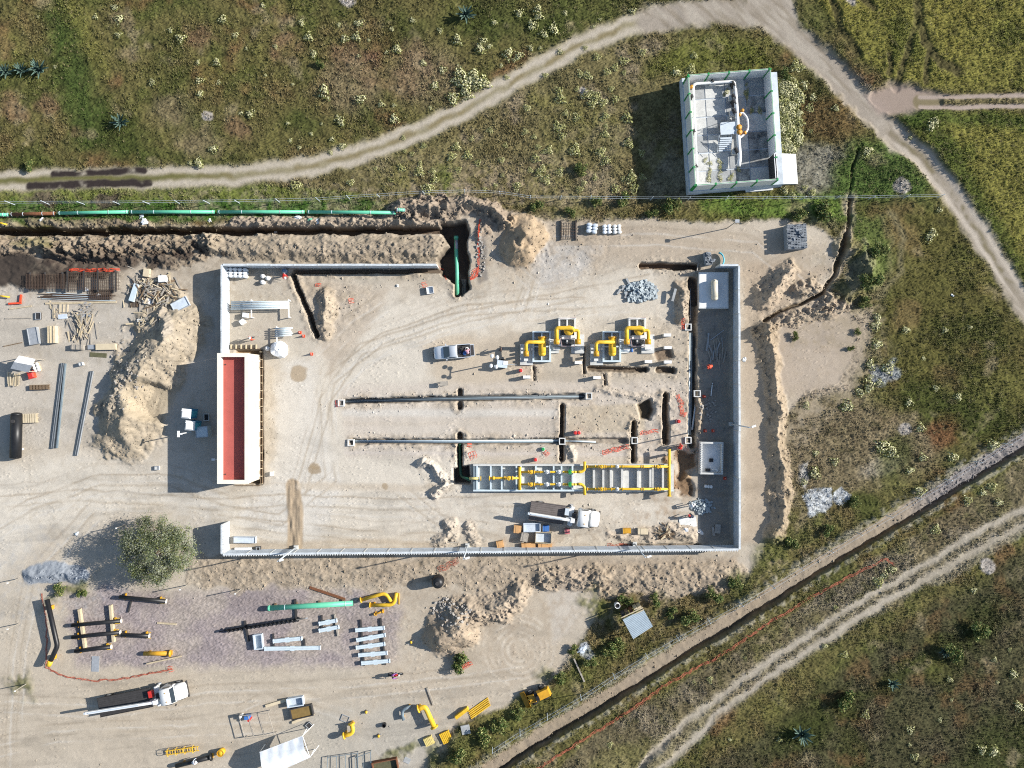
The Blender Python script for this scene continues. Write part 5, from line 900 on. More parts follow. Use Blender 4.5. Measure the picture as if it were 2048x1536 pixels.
# poles, battens and beams: (name, label, cat, p0, p1, width m, height m, lift, mat)
def bar(name, label, cat, p0, p1, w, h, lift, m, round_=False, group=None, extra=None):
    a, b = At(*p0, lift + h), At(*p1, lift + h); a.z += lift; b.z += lift; L = (b - a).length; rz = math.atan2(b.y - a.y, b.x - a.x); pitch = math.atan2(b.z - a.z, math.hypot(b.x - a.x, b.y - a.y))
    r = thing(name, label, cat, (a.x, a.y, a.z), rz, group); r.rotation_euler = (0, -pitch, rz)
    if round_: MB().tube([(0, 0, h / 2), (L, 0, h / 2)], h / 2, 12).build('shaft', m, r, True)
    else: MB().box((L / 2, 0, h / 2), (L, w, h)).build('beam', m, r)
    if extra: extra(r, L)
    return r
def ibeam(r, L):
    for s_ in (-1, 1): MB().box((L / 2, s_ * .12, .16), (L, .05, .2)).build('edge', 'steel', r)
for a in (('steel_rail', 'long dark steel beam, left of the pair of long beams', 'beam', (125, 726), (104, 897), .3, .25, 0, 'cond_d', False, None, ibeam), ('steel_rail', 'long dark steel beam, right of the pair of long beams', 'beam', (130, 727), (113, 896), .16, .25, 0, 'cond', False), ('steel_rail', 'long single dark steel beam running into the sand heap shadow', 'beam', (184, 742), (152, 911), .28, .25, 0, 'cond_d', False, None, ibeam),
          ('timber_pole', 'thin white pole lying in the left yard', 'pole', (10, 637), (63, 636), .1, .1, 0, 'wood_g'), ('timber_pole', 'thin brownish pole lying above the shed in the left yard', 'pole', (6, 693), (44, 685), .1, .08, 0, 'wood_b'), ('timber_pole', 'pale timber batten lying below the red frame', 'pole', (18, 618), (62, 612), .14, .1, 0, 'wood'), ('timber_pole', 'pale batten at the foot of the rebar bundle', 'pole', (90, 607), (232, 604), .22, .1, 0, 'wood'),
          ('yellow_pipe', 'short yellow pipe at the left edge by the red frame', 'pipe', (-6, 591), (18, 594), .2, .2, .3, 'yellow', True), ('yellow_pipe', 'short yellow pipe at the left edge by the green grass', 'pipe', (-6, 444), (13, 449), .2, .2, .3, 'yellow', True),
          ('timber_sleeper', 'timber sleeper under the black pipes, left one', 'timber', (157, 1219), (169, 1300), .28, .5, 0, 'wood'), ('timber_sleeper', 'timber sleeper under the black pipes, right one', 'timber', (219.5, 1211), (226, 1285), .28, .5, 0, 'wood'),
          ('timber_sleeper', 'dark sleeper under the mint green pipe', 'timber', (590, 1199), (592, 1238), .24, .25, 0, 'dark'), ('timber_sleeper', 'dark sleeper under the black auger', 'timber', (489, 1242), (497, 1283), .24, .22, 0, 'dark'), ('timber_sleeper', 'left sleeper under the row of five pale struts, coloured dark as its shadow', 'timber', (721, 1240), (728, 1332), .2, .22, 0, 'dark'), ('timber_sleeper', 'right sleeper under the row of five pale struts, coloured dark as its shadow', 'timber', (761, 1237), (770.5, 1330), .2, .22, 0, 'dark'), ('timber_sleeper', 'sleeper under the right ends of the two short struts', 'timber', (669, 1229), (676, 1273), .2, .22, 0, 'wood_g'), ('timber_sleeper', 'sleeper under the left ends of the two short struts, coloured dark as its shadow', 'timber', (643, 1231), (644, 1263), .2, .22, 0, 'dark'), ('timber_sleeper', 'sleeper under the strut above the longest strut, coloured dark as its shadow', 'timber', (546, 1268), (547, 1294), .2, .22, 0, 'dark'), ('timber_sleeper', 'sleeper under the right end of the longest strut, coloured dark as its shadow', 'timber', (608, 1278), (609, 1294), .2, .22, 0, 'dark'), ('timber_sleeper', 'short sleeper under the upper black pipe', 'timber', (262, 1203), (256, 1225), .16, .2, 0, 'dark'),  # dark ones under the struts have their shadow painted in as colour
          ('rusty_channel', 'rusty steel channel lying above the mint green pipe', 'beam', (619, 1175), (690, 1199), .3, .14, 0, 'rust'), ('timber_plank', 'pale plank lying on the purple gravel', 'plank', (314, 1246), (352, 1249), .2, .12, 0, 'wood'), ('timber_plank', 'long plank propped on a yellow stand below the yellow pipe', 'plank', (293, 1328), (362, 1313), .18, .12, .2, 'wood'), ('timber_plank', 'ochre timber left of the pale skip', 'timber', (531, 1413), (571, 1401), .34, .25, 0, 'ply'), ('timber_plank', 'ochre timber along the brown water bin', 'timber', (584, 1446), (627, 1429), .3, .25, 0, 'ply'), ('timber_plank', 'grey plank lying above the big yellow pipe', 'plank', (854, 1376), (867, 1411), .2, .15, 0, 'wood_g'),
          ('yellow_beam', 'short yellow I shaped beam on edge near the yellow bars', 'beam', (911, 1437), (936, 1418), .4, .6, 0, 'yellow'), ('timber_plank', 'pale plank on the tracks near the bottom wall', 'plank', (870, 1084), (916, 1085), .14, .1, 0, 'wood_g'),
          ('loose_pole', 'thin steel pole lying across the shaded strip', 'pole', (1421, 680), (1448, 660), .08, .08, 0, 'steel'), ('loose_pole', 'white pole lying on the shaded strip further down', 'pole', (1422, 792), (1425, 766), .1, .1, 0, 'white'), ('gate_rail', 'timber rail across the top end of the narrow trench', 'rail', (1395, 528), (1394, 545), .12, .12, .1, 'wood_g'),
          ('concrete_kerb', 'pale concrete kerb lying on the soil bank by the narrow trench', 'kerb', (1345, 602), (1352, 577), .3, .2, .5, 'conc_d'), ('fallen_branch', 'bare pale branch lying in the bushes by the corrugated shack', 'branch', (1148, 1318), (1169, 1364), .18, .18, .1, 'wood_g')):
    bar(*a)
for i, (d0, d1) in enumerate(((0, 0), (2.6, 2.2), (5.2, 4.5), (8, 7), (10.5, 9))):
    bar('yellow_bar', ('topmost yellow bar of the row of five', 'second yellow bar from the top of the row of five', 'middle yellow bar of the row of five', 'fourth yellow bar from the top of the row of five', 'lowest yellow bar of the row of five')[i], 'bar', (937 + d0 * .5, 1424 + d0 * 1.3), (976 + d1 * .5, 1396 + d1 * 1.6), .13, .12, 0, 'yellow', False, 'five yellow bars by the bushes')
# pale steel struts
def strut_extra(r, L):
    MB().box((L / 2, 0, .2), (.5, .62, .06)).build('bracket', 'steel_b', r)
    for x in (.08, L - .08): MB().box((x, 0, .14), (.05, .5, .34)).build('end_plate', 'galv', r)
    MB().box((L / 2, 0, .27), (L - .3, .07, .05)).build('web', 'galv', r)
for i, (a, b, lab) in enumerate((((710, 1261), (769, 1256), 'topmost pale strut of the row of five'), ((712, 1281), (771, 1270), 'second pale strut from the top of the row of five'), ((711, 1296), (770, 1288), 'middle pale strut of the row of five'), ((716, 1311), (775, 1306), 'fourth pale strut from the top of the row of five'), ((722, 1327), (780, 1322), 'lowest pale strut of the row of five'), ((637, 1248), (674, 1241), 'upper of the two short pale struts near the auger end'), ((637, 1262), (678, 1254), 'lower of the two short pale struts near the auger end'), ((545, 1283), (604, 1277), 'pale strut lying above the longest strut'), ((528, 1298), (641, 1296), 'longest pale strut, reaching from the metal tub'))):
    bar('steel_strut', lab, 'steel strut', a, b, .46, .24, .24, 'steel_b', False, 'pale steel struts laid out on the gravel', strut_extra)
# mint pipes along the trench
def band_rings(r, L):
    for f in (.02, .28, .72, .98): MB().tube([(L * f - .03, 0, .21), (L * f + .03, 0, .21)], .235, 12).build('weld_band', 'galv', r, True)
    for f in (.1, .5, .9): MB().box((L * f, 0, -.17), (.22, .6, .34)).build('support_block', 'wood_b', r)
for a, b, m, lab in (((115, 425.5), (255, 423), 'mint', 'mint green pipe length above the trench, leftmost full length'), ((259, 423), (428, 423), 'mint', 'mint green pipe length above the trench, second from the dark one'), ((434, 423), (608, 423), 'mint', 'mint green pipe length above the trench, third from the dark one'), ((614, 423), (790, 423), 'mint', 'mint green pipe length above the trench, ending by the soil bank'), ((791, 418), (805, 417), 'mint', 'short mint green stub behind the end of the pipe line'), ((20, 428), (108, 426), 'rust', 'dark brown pipe length in line with the mint green pipes'), ((-20, 429), (14, 428.5), 'mint', 'mint green pipe end at the left edge of the picture')):
    bar('line_pipe', lab, 'pipe', a, b, .42, .42, .3, m, True, 'pipe lengths strung beside the trench', band_rings)
# pipe down in the pit
r = thing('pit_pipe', 'mint green pipe standing in the deep pit at the trench end', 'pipe', W(914, 550)); P0 = W(914, 550); q_ = [W(912.5, 478, -1.6), W(912.5, 500, -1.5), W(914, 545, -.6), W(914.5, 590, -.7)]
MB().tube([(p.x - P0.x, p.y - P0.y, z) for p, z in zip(q_, (-1.5, -1.4, -.8, -.9))], .24, 12).build('pipe', 'mint', r, True); MB().tube([(q_[0].x - P0.x, q_[0].y - P0.y + .35, -1.5), (q_[0].x - P0.x, q_[0].y - P0.y, -1.5)], .3, 12).build('cap', 'mint', r, True); MB().tube([(q_[0].x - P0.x + .02, q_[0].y - P0.y - .2, -1.42), (q_[1].x - P0.x + .05, q_[1].y - P0.y + .1, -1.36)], .22, 12).build('bare_joint', 'steel', r, True)
# mint pipe and auger on the gravel
def mint_extra(r, L):
    MB().tube([(.02, 0, .33), (.3, 0, .33)], .35, 14).build('pipe_end', 'mint', r, True); MB().tube([(L - .9, 0, .33), (L - .84, 0, .33)], .35, 14).build('weld_band', 'galv', r, True); MB().tube([(L * .2, 0, .33), (L * .2 + .06, 0, .33)], .35, 14).build('weld_band', 'galv', r, True)
    for f in (.08, .33, .6, .88): MB().box((L * f, 0, -.1), (.25, .9, .22)).build('support_block', 'wood_b', r)
bar('long_pipe', 'long thick mint green pipe lying on the purple gravel', 'pipe', (534, 1218), (704.5, 1208), .6, .66, .2, 'mint', True, None, mint_extra)
def auger():
    a, b = At(439, 1263, .4), At(615.5, 1236, .4); L = (b - a).length; r = thing('drill_auger', 'long black spiral drilling auger lying on the purple gravel', 'auger', a, math.atan2(b.y - a.y, b.x - a.x)); MB().tube([(0, 0, .35), (L - .3, 0, .35)], .1, 10).build('shaft', 'black', r, True); MB().tube([(L - .4, 0, .35), (L, 0, .35)], .05, 8).build('tail_rod', 'galv', r); MB().frame((.35, 0, .25), .9, .3, .07, .18).build('coupling', 'navy', r)
    m = MB(); n = 17; v = []; f = []; K_ = n * 14
    for i in range(K_ + 1):
        t = i / K_; x = .9 + t * (L - 1.9); th = 2 * PI * n * t
        for rr in (.1, .34): v.append((x, rr * math.cos(th), .36 + rr * math.sin(th)))
    for i in range(K_): f.append((2 * i, 2 * i + 1, 2 * i + 3, 2 * i + 2))
    m.add(v, f); m.build('flight', 'black', r)
auger()
# black pipes
def black_extra(r, L):
    for f in (.1, .85): MB().box((L * f, 0, -.15), (.12, .8, .3)).build('stand', 'yellow_d', r)
    MB().tube([(L - .05, 0, .25), (L + .02, 0, .25)], .28, 12).build('end_ring', 'cream', r, True)
    for s_ in (-1, 1): MB().tube([(L * .85, s_ * .3, .1), (L * .85 + .6, s_ * .34, .1)], .05, 6).build('stand_arm', 'yellow', r)
for a, b, lab in (((237, 1195), (331, 1204), 'black pipe on stands, topmost of the group by the tree'), ((142, 1252), (241, 1243), 'black pipe resting on the timber sleepers, upper one'), ((142, 1276), (239, 1266), 'black pipe resting on the timber sleepers, lower one'), ((241, 1271), (297, 1273), 'short black pipe with pale end ring, right of the sleepers'), ((148, 1304), (221, 1295), 'black pipe lying below the timber sleepers')):
    bar('black_pipe', lab, 'pipe', a, b, .5, .5, .35, 'black', True, 'black coated pipes in the lower left yard', black_extra)
def bent(name, label, pts, rr, z, m, flanges=(), endm=None, rad=.9, legs=True, cat='pipe', fm=None):
    P = [At(x, y, z) for x, y in pts]; o = P[0].copy(); o.z = gz(o.x, o.y); r = thing(name, label, cat, o); Q = rnd([(p.x - o.x, p.y - o.y, z) for p in P], rad, 7)
    MB().tube(Q, rr, 12).build('pipe', m, r, True)
    for e in flanges:
        a, b = (Q[0], Q[1]) if e == 0 else (Q[-1], Q[-2]); d = (b - a).normalized(); MB().tube([a - d * .02, a + d * .12], rr * 1.6, 14).build('flange', fm or m, r, True)
    if endm: d = (Q[-2] - Q[-1]).normalized(); MB().tube([Q[-1] - d * .5, Q[-1] + d * .15], rr * 1.08, 12).build('pipe_end', endm, r, True)
    if legs:
        for p in (Q[0] * .8 + Q[len(Q) // 2] * .2, Q[-1] * .8 + Q[len(Q) // 2] * .2):
            if z - rr > .08: MB().box((p.x, p.y, (z - rr) / 2), (.2, .5, z - rr)).build('stand', 'yellow_d', r)
    return r
bent('bent_black_pipe', 'long black pipe with a kink and yellow end, raised on stands', [(94, 1199), (116, 1291), (101.5, 1323)], .29, 1.0, 'black', (), 'yellow', .4)
bent('yellow_bend_pipe', 'yellow flanged pipe bend, upper of the pair on the gravel corner', [(721, 1200.5), (771, 1186), (782, 1203)], .22, .45, 'yellow', (0,), None, .7)
bent('yellow_bend_pipe', 'yellow flanged pipe bend, lower of the pair on the gravel corner', [(739, 1210), (788, 1210), (793, 1186)], .22, .4, 'yellow', (0,), None, .7)
bent('yellow_elbow_pipe', 'short yellow elbow pipe beside the brown grating', [(687, 1472), (707, 1466), (703, 1447)], .27, .8, 'yellow', (0, 1), None, .8)
bent('yellow_bend_pipe', 'big yellow flanged pipe bend standing up near the pallets', [(836, 1418), (850, 1413), (869, 1455)], .32, .9, 'yellow', (0, 1), None, .5)
bent('grey_elbow_pipe', 'grey curved pipe elbow left of the big yellow bend', [(822, 1413), (803, 1420), (807, 1440)], .2, .5, 'cond', (), None, 1.0)
bent('yellow_spool', 'short yellow flanged pipe with dusty top below the black pipes', [(288, 1307), (341, 1307)], .27, .4, 'yellow_d', (1,), None, .1)
bent('yellow_spool', 'tiny yellow flanged spool below the yellow bends', [(748, 1229), (766, 1223)], .1, .25, 'yellow_d', (0, 1), None, .1)
bent('dark_pipe', 'dark pipe at the bottom edge with a worker beside it', [(352, 1532), (423, 1514)], .28, .5, 'black', (1,), None, .1)
p = At(793, 1187, .2); bar('yellow_bar', 'single thin yellow bar right of the yellow bends', 'bar', (798, 1186), (798, 1209), .1, .1, 0, 'yellow')
# small yellow bits
for x, y, lab in ((735 - 3, 1425, 'small yellow valve piece left of the black ring'), (757, 1473, 'small yellow clamp with an arm near the elbow pipe'), (822, 1285, 'yellow drum end beside the soil heap shadow')):
    c = At(x, y, .3); r = thing('valve_piece', lab, 'valve', c, .4); MB().cyl((0, 0, 0), .16, .35, 10).build('body', 'yellow', r, True); MB().tube([(-.5, -.1, .2), (.45, .15, .25)], .05, 6).build('rod', 'steel', r)
c = At(768, 1451, .4); r = thing('pipe_ring', 'short black pipe ring standing near the elbow pipe', 'pipe ring', c); MB().ring((0, 0, 0), .26, .2, .5).build('ring', 'black', r)
c = At(442, 1505, .5); r = thing('yellow_drum', 'round yellow drum near the bottom edge', 'drum', c); MB().cyl((0, 0, 0), .42, .75, 18).build('body', 'yellow', r, True); MB().ring((0, 0, .72), .44, .36, .08).build('rim', 'yellow_d', r)
c = At(1235, 1212, .9); r = thing('barrel', 'open white barrel beside the corrugated shack', 'barrel', c); MB().ring((0, 0, 0), .34, .3, .95).build('shell', 'white', r, True); MB().cyl((0, 0, .05), .29, .5, 14).build('contents', 'dark', r)
# ladder frame
def yellow_ladder():
    c = At(360, 1504, 1.0); r = thing('caged_ladder', 'yellow caged ladder lying on the sand near the bottom edge', 'ladder', c, math.radians(8)); L = 4.1
    for y in (-.4, .1): MB().box((0, y, .35), (L, .08, .1)).build('rail', 'yellow', r)
    for i in range(13): MB().box((-L / 2 + .2 + i * L / 13, -.15, .37), (.06, .46, .05)).build('rung', 'yellow', r)
    for i in range(4): x = -L / 2 + .4 + i * 1.05; MB().tube(rnd([(x, -.4, .35), (x, -.45, 1.0), (x, .4, 1.0), (x, .35, .3)], .4, 4), .035, 6).build('cage_hoop', 'yellow', r)
    for y, z in ((.3, .95), (-.1, 1.02)): MB().box((-.1, y, z), (3.5, .05, .04)).build('cage_strip', 'yellow', r)
yellow_ladder()
# bins, tub, tanks
def bin_(name, label, cat, px, py, w, l, deg, h, m, fill, fm, top=.08):
    c = At(px, py, h); r = thing(name, label, cat, c, math.radians(deg)); k = (H - h) / H / PPM; sx, sy = w * k, l * k; b = MB().frame((0, 0, 0), sx, sy, .07, h).build('shell', m, r); MB().frame((0, 0, h - .01), sx + .08, sy + .08, .12, .06).build('rim', m, r); MB().box((0, 0, h * fill), (sx - .16, sy - .16, .05)).build('contents', fm, r); return r
bin_('metal_tub', 'pale metal tub standing at the end of the longest strut', 'tub', 516, 1284, 17, 29, 6, .6, 'galv', .25, 'galv'); bin_('steel_skip', 'pale grey open skip above the brown water bin', 'skip', 590, 1404.5, 32, 17, 9, .7, 'galv', .3, 'galv'); bin_('water_bin', 'dark steel bin holding brown water', 'bin', 603, 1425, 44, 22, 13, .55, 'dark', .75, 'brownw'); bin_('red_bin', 'rusty red framed bin cut by the bottom edge', 'bin', 770, 1533, 50, 22, 11, .7, 'rust', .4, 'olive'); bin_('plastic_bin', 'bin lined with blue plastic film beside the crane truck', 'bin', 1064, 1055, 33, 17, 1, .6, 'tarp', .55, 'tarp')
c = At(25.5, 872, 1.4); r = thing('black_tank', 'long black horizontal tank at the left edge of the yard', 'tank', c, math.radians(-1.5)); MB().tube([(0, -2.75, .75), (0, 2.55, .75)], .66, 20).build('shell', 'black', r, True)
for s_ in (-1, 1): MB().dome((0, s_ * 2.65, .75), .66, .25, .66, 16, 4, True).build('head', 'black', r, True); MB().box((0, s_ * 1.7, .15), (1.1, .25, .35)).build('saddle', 'conc', r)
MB().cyl((0, 1.8, 1.35), .22, .2, 12).build('hatch', 'dark', r)
c = At(875, 1166, 1.6); r = thing('water_tank', 'round black plastic water tank below the bottom wall', 'tank', c); MB().tube([(0, 0, 0), (0, 0, .1), (0, 0, 1.5), (0, 0, 1.75), (0, 0, 1.95)], [.68, .72, .72, .62, .3], 24).build('body', 'black', r, True); MB().cyl((0, 0, 1.92), .24, .1, 14).build('lid', 'dark', r)
for zz in (.4, .8, 1.2): MB().ring((0, 0, zz), .74, .7, .07, 24).build('rib', 'black', r)
# portable toilets
for x, y, lab in ((371.5, 827.5, 'portable toilet in the building shadow, upper of the two'), (379, 851.5, 'portable toilet in the building shadow, beside the grey cabinet')):
    c = W(x, y, 2.3); r = thing('portable_toilet', lab, 'toilet', (c.x, c.y, 0), math.radians(-6), 'portable toilets'); MB().box((0, 0, 1.1), (1.08, 1.1, 2.2)).build('cabin', mat('toilet_blue', (64, 150, 190), .5), r); MB().taper((0, 0, 2.16), (1.2, 1.2), (.8, .85), .22).build('roof', 'white', r); MB().box((.55, 0, 1.05), (.04, .7, 1.8)).build('door', 'cyan', r); MB().cyl((-.4, .4, 2.2), .06, .4, 8).build('vent_pipe', 'white', r)
# pallets and stacks
def pallet_mesh(sx, sy, n, m): return None
def pallet(label, px, py, w, l, deg, layers, m='wood', group=None, h0=0.0):
    c = At(px, py, .14 * layers); k = 1 / PPM; sx, sy = w * k, l * k; r = thing('pallet', label, 'pallet', c, math.radians(deg), group); sl = MB().box((0, 0, 0), (sx / 8, sy, .025)).mesh('slat', m); st = MB().box((0, 0, 0), (sx, .1, .09)).mesh('stringer', m)
    for L_ in range(layers):
        for i in range(6): kid(sl, 'slat', r, (-sx / 2 + sx / 12 + i * sx / 6, 0, .13 + L_ * .15))
        for y in (-.45, 0, .45): kid(st, 'stringer', r, (0, y * sy, .05 + L_ * .15))
pallet('pale wooden pallets stacked right of the black tank', 59, 836.5, 28, 18, 2, 3, 'ply'); pallet('long brown slatted timber stack below the shed', 77.5, 774.5, 38, 9, 2, 3, 'wood_b')
pallet('small yellow and white pallet near the bushes, left of two', 857.5, 1483, 18, 16, 25, 3, 'pale_y'); pallet('larger yellow and white pallet near the bushes, right of two', 892, 1475, 21, 22, 25, 2, 'yellow')
def crate(name, label, px, py, w, l, deg, h, m, open_=False, cat='crate'):
    c = At(px, py, h); r = thing(name, label, cat, c, math.radians(deg)); k = (H - h) / H / PPM; sx, sy = w * k, l * k
    if open_: MB().frame((0, 0, 0), sx, sy, .05, h).build('sides', m, r); MB().box((0, 0, h * .35), (sx - .12, sy - .12, .04)).build('contents', 'tarp', r)
    else:
        MB().box((0, 0, h / 2), (sx, sy, h)).build('sides', m, r); MB().box((0, 0, h + .012), (sx * .5 - .01, sy - .02, .02), 0, 0, 0).build('flap', m, r)
    for s_ in (-1, 1): MB().box((s_ * sx * .5, 0, h / 2), (.05, sy + .03, h * .98)).build('edge_batten', 'wood_g' if m != 'card' else 'card', r)
crate('cardboard_box', 'cardboard box left of the plastic lined bin', 1035, 1059, 14, 15, -5, .6, 'card', False, 'box'); crate('cardboard_box', 'cardboard box against the bottom wall, further left alone', 1000, 1089, 13, 13, 12, .6, 'card', False, 'box'); crate('cardboard_box', 'cardboard box touching the bottom wall under the crates, left of two', 1057, 1092, 27, 11, 4, .5, 'card', False, 'box'); crate('cardboard_box', 'cardboard box touching the bottom wall under the crates, right of two', 1090, 1092, 27, 10, 0, .5, 'card', False, 'box')
crate('grey_crate', 'grey wooden crate standing among the boxes by the truck', 1049, 1075, 14, 17, -12, .8, 'wood_g'); crate('open_crate', 'open pale wooden crate full of packing, beside the truck', 1087, 1076, 32, 22, -3, .8, 'wood', True); crate('blue_box', 'blue box between the plastic lined bin and the crane truck', 1092, 1057, 13, 12, 0, .5, 'blue', False, 'box'); crate('red_box', 'small reddish box beside the crane truck wheel', 1134.5, 1063, 10, 10, 0, .4, mat('pink', (206, 120, 124), .6), False, 'box'); crate('yellow_crate', 'yellow crate standing alone right of the crane truck', 1254, 1062, 16, 10, 2, .5, 'yellow_d'); crate('plywood_crate', 'pale plywood crate standing right of the yellow crate', 1286, 1063, 20, 12, 0, .5, 'ply')
crate('grid_box', 'white wire box beside a dark soil pile near the pit', 860, 580, 14, 14, 8, .5, 'white', True, 'box')
def sack_stack(label, px, py, nx, ny, layers, m='tarp_w', deg=0, sz=(.55, .38, .16)):
    c = At(px, py, layers * .15); r = thing('sack_pallet', label, 'sacks', c, math.radians(deg)); me = MB().dome((0, 0, 0), sz[0] * .52, sz[1] * .55, sz[2] * .6, 10, 3, True).mesh('sack', m, True); MB().box((0, 0, .06), (nx * sz[0], ny * sz[1], .12)).build('pallet_board', 'wood', r)
    for L_ in range(layers):
        for i in range(nx):
            for j in range(ny): kid(me, 'sack', r, ((i - (nx - 1) / 2) * sz[0] + random.uniform(-.03, .03), (j - (ny - 1) / 2) * sz[1], .18 + L_ * .14), (0, 0, random.uniform(-.12, .12)))
sack_stack('pallet of pale cement sacks by the top edge of the yard, left one', 1184, 456, 2, 3, 4, 'tarp', -8, (.7, .4, .16)); sack_stack('pallet of pale cement sacks by the top edge of the yard, middle one', 1214, 458, 2, 3, 3, 'tarp_w', 3); sack_stack('pallet of pale cement sacks by the top edge of the yard, right one', 1234, 458, 2, 3, 3, 'conc_w', 3); sack_stack('white sacks heaped beside the small shed', 72, 735, 2, 3, 2, 'white', 20, (.42, .38, .2)); sack_stack('row of small white sacks in the shade below the basin', 1417, 973, 3, 1, 2, 'white', -5, (.34, .4, .2)); sack_stack('white covered sack stack in the corner of the perimeter wall', 470, 545, 5, 3, 6, 'tarp_w', -2, (.58, .4, .17))
def block_stack(label, px, py, w, l, deg, h):
    c = At(px, py, h); r = thing('concrete_block_stack', label, 'concrete blocks', c, math.radians(deg)); me = MB().frame((0, 0, 0), .38, .19, .045, .19).box((0, 0, .095), (.05, .1, .18)).mesh('block', 'block'); sx, sy = w / PPM, l / PPM; nl = int(h / .2); nx, ny = int(sx / .4), int(sy / .2); q = random.Random(5)
    MB().box((0, 0, (nl - 1) * .1), (nx * .4 - .02, ny * .2 - .02, (nl - 1) * .2 - .02)).build('lower_courses', 'block', r)
    for i in range(nx):
        for j in range(ny):
            if q.random() < .16: continue
            kid(me, 'block', r, ((i - (nx - 1) / 2) * .4, (j - (ny - 1) / 2) * .2, (nl - 1) * .2), (0, 0, q.uniform(-.03, .03)))
    for i in range(9): kid(me, 'block', r, (q.uniform(-.5, .6), q.uniform(-.6, .9), nl * .2), (q.choice((0, PI / 2)), 0, q.uniform(0, 3)))
block_stack('square stack of grey hollow concrete blocks in the top right of the yard', 1595, 472, 44, 48, 3, 1.5)
block_stack('stack of grey blocks with a cyan hose behind the corner wall', 1418, 516, 16, 26, 8, 1.2)
c = At(1437, 520, .5); r = thing('hose_coil', 'cyan plastic hose coil behind the top right wall corner', 'hose', c)
for i in range(4): MB().tube([(.75 * math.cos(a) * (1 - .06 * i), .9 * math.sin(a), .3 + .12 * i) for a in np.linspace(-1.2, 1.5, 14)], .08, 8).build('hose', 'cyan', r, True)
# rubble heaps, each lump its own piece
def rubble(name, label, px, py, rx, ry, n, m, smin, smax, h, seed):
    q = random.Random(seed); c = At(px, py, .2); r = thing(name, label, 'rubble', c); me = []
    for k in range(5):
        b = MB(); z_ = [(q.uniform(-.5, -.3) if s & 1 else q.uniform(.3, .5), q.uniform(-.5, -.3) if s & 2 else q.uniform(.3, .5), q.uniform(-.5, -.3) if s & 4 else q.uniform(.3, .5)) for s in range(8)]; b.add(z_, [(0, 1, 3, 2), (4, 6, 7, 5), (0, 4, 5, 1), (2, 3, 7, 6), (0, 2, 6, 4), (1, 5, 7, 3)]); me.append(b.mesh('chunk', m))
    for i in range(n):
        a = q.uniform(0, 2 * PI); d = math.sqrt(q.random()) * (1 if q.random() < .85 else 1.25); x, y = d * rx / PPM * math.cos(a), d * ry / PPM * math.sin(a); s_ = q.uniform(smin, smax); zz = gz(c.x + x, c.y + y) - c.z
        kid(q.choice(me), 'chunk', r, (x, y, zz + s_ * .3 + max(0, 1 - d) * h * q.random()), (q.uniform(-.6, .6), q.uniform(-.6, .6), q.uniform(0, 6)), (s_ * q.uniform(.7, 1.7), s_, s_ * .6))
    return r
rubble('concrete_rubble', 'big heap of pale blue concrete rubble near the top right corner', 1282, 582, 32, 19, 230, 'rubble', .18, .5, .6, 2); rubble('concrete_rubble', 'heap of bluish concrete rubble in the shade by the right wall', 1404, 1013, 22, 13, 150, 'rubble', .12, .4, .4, 3); rubble('stone_scatter', 'scatter of dark stones along the left foot of the sand heap', 245, 745, 40, 60, 90, 'stone', .08, .26, .1, 4); rubble('stone_scatter', 'small stones scattered on the shaded strip above the basin', 1415, 820, 20, 20, 50, 'stone', .08, .3, .1, 6); rubble('stone_scatter', 'grey stones dumped along the soil bank by the round heap', 900, 1225, 40, 26, 90, 'stone', .1, .35, .25, 7); rubble('stone_scatter', 'grey stones on the edge of the deep pit', 962, 515, 9, 44, 60, 'stone', .1, .3, .2, 8)
for i, (x, y, a) in enumerate(((1247, 575, 60), (1238, 583, 55), (1252, 590, 75), (1256, 562, -60), (1312, 577, 80))):
    bar('kerb_stone', ('kerb stone left of the rubble heap, upper of the leaning pair', 'kerb stone furthest left of the rubble heap', 'kerb stone at the lower left rim of the rubble heap', 'kerb stone at the top left rim of the rubble heap', 'kerb stone at the right rim of the rubble heap')[i], 'kerb stone', (x - 6 * math.cos(math.radians(a)), y + 6 * math.sin(math.radians(a))), (x + 6 * math.cos(math.radians(a)), y - 6 * math.sin(math.radians(a))), .24, .2, .05, 'conc_d', False, 'kerb stones by the rubble heap')
# rebar
def rebar_mat(label, x0, y0, x1, y1, nl, nc, battens, z=.25, m='rebar'):
    a, b = At(x0, y0, z), At(x1, y1, z); r = thing('rebar_mat', label, 'rebar mat', ((a.x + b.x) / 2, (a.y + b.y) / 2, a.z)); sx, sy = b.x - a.x, a.y - b.y
    me = MB().box((0, 0, 0), (sx, .035, .035)).mesh('bar', m); mc = MB().box((0, 0, 0), (.03, sy, .03)).mesh('tie_bar', m)
    for i in range(nl): kid(me, 'bar', r, (random.uniform(-.15, .15), -sy / 2 + sy * i / (nl - 1), z + random.uniform(-.02, .05)))
    for i in range(nc): kid(mc, 'tie_bar', r, (-sx / 2 + sx * (i + .5) / nc, 0, z + .05))
    for x in battens: p = W(x, y0, z); MB().box((p.x - r.location.x, 0, .16), (.12, sy + .5, .3)).build('batten', 'dark', r)
rebar_mat('flat mats of rusty rebar on timber battens by the scrap timber', 136, 545, 242, 580, 13, 26, (137, 170, 198, 233)); rebar_mat('dark bundle of rebar cages half in the black soil', 52, 548, 134, 578, 15, 26, (60, 90, 125), .45); rebar_mat('small rack of rebar frames at the top edge of the yard', 1121, 444, 1153, 476, 6, 7, (1122, 1152), .3); rebar_mat('rusty bundle of short reinforcing bars at the right end of the long bars', 178, 580, 225, 599, 16, 12, (), .2); rebar_mat('wire mesh offcut at the foot of the timber heap', 259, 604, 280, 614, 6, 8, (), .1)
r = thing('rebar_bundle', 'long bundle of dark steel bars below the rebar mats', 'rebar', At(155, 595)); o = r.location
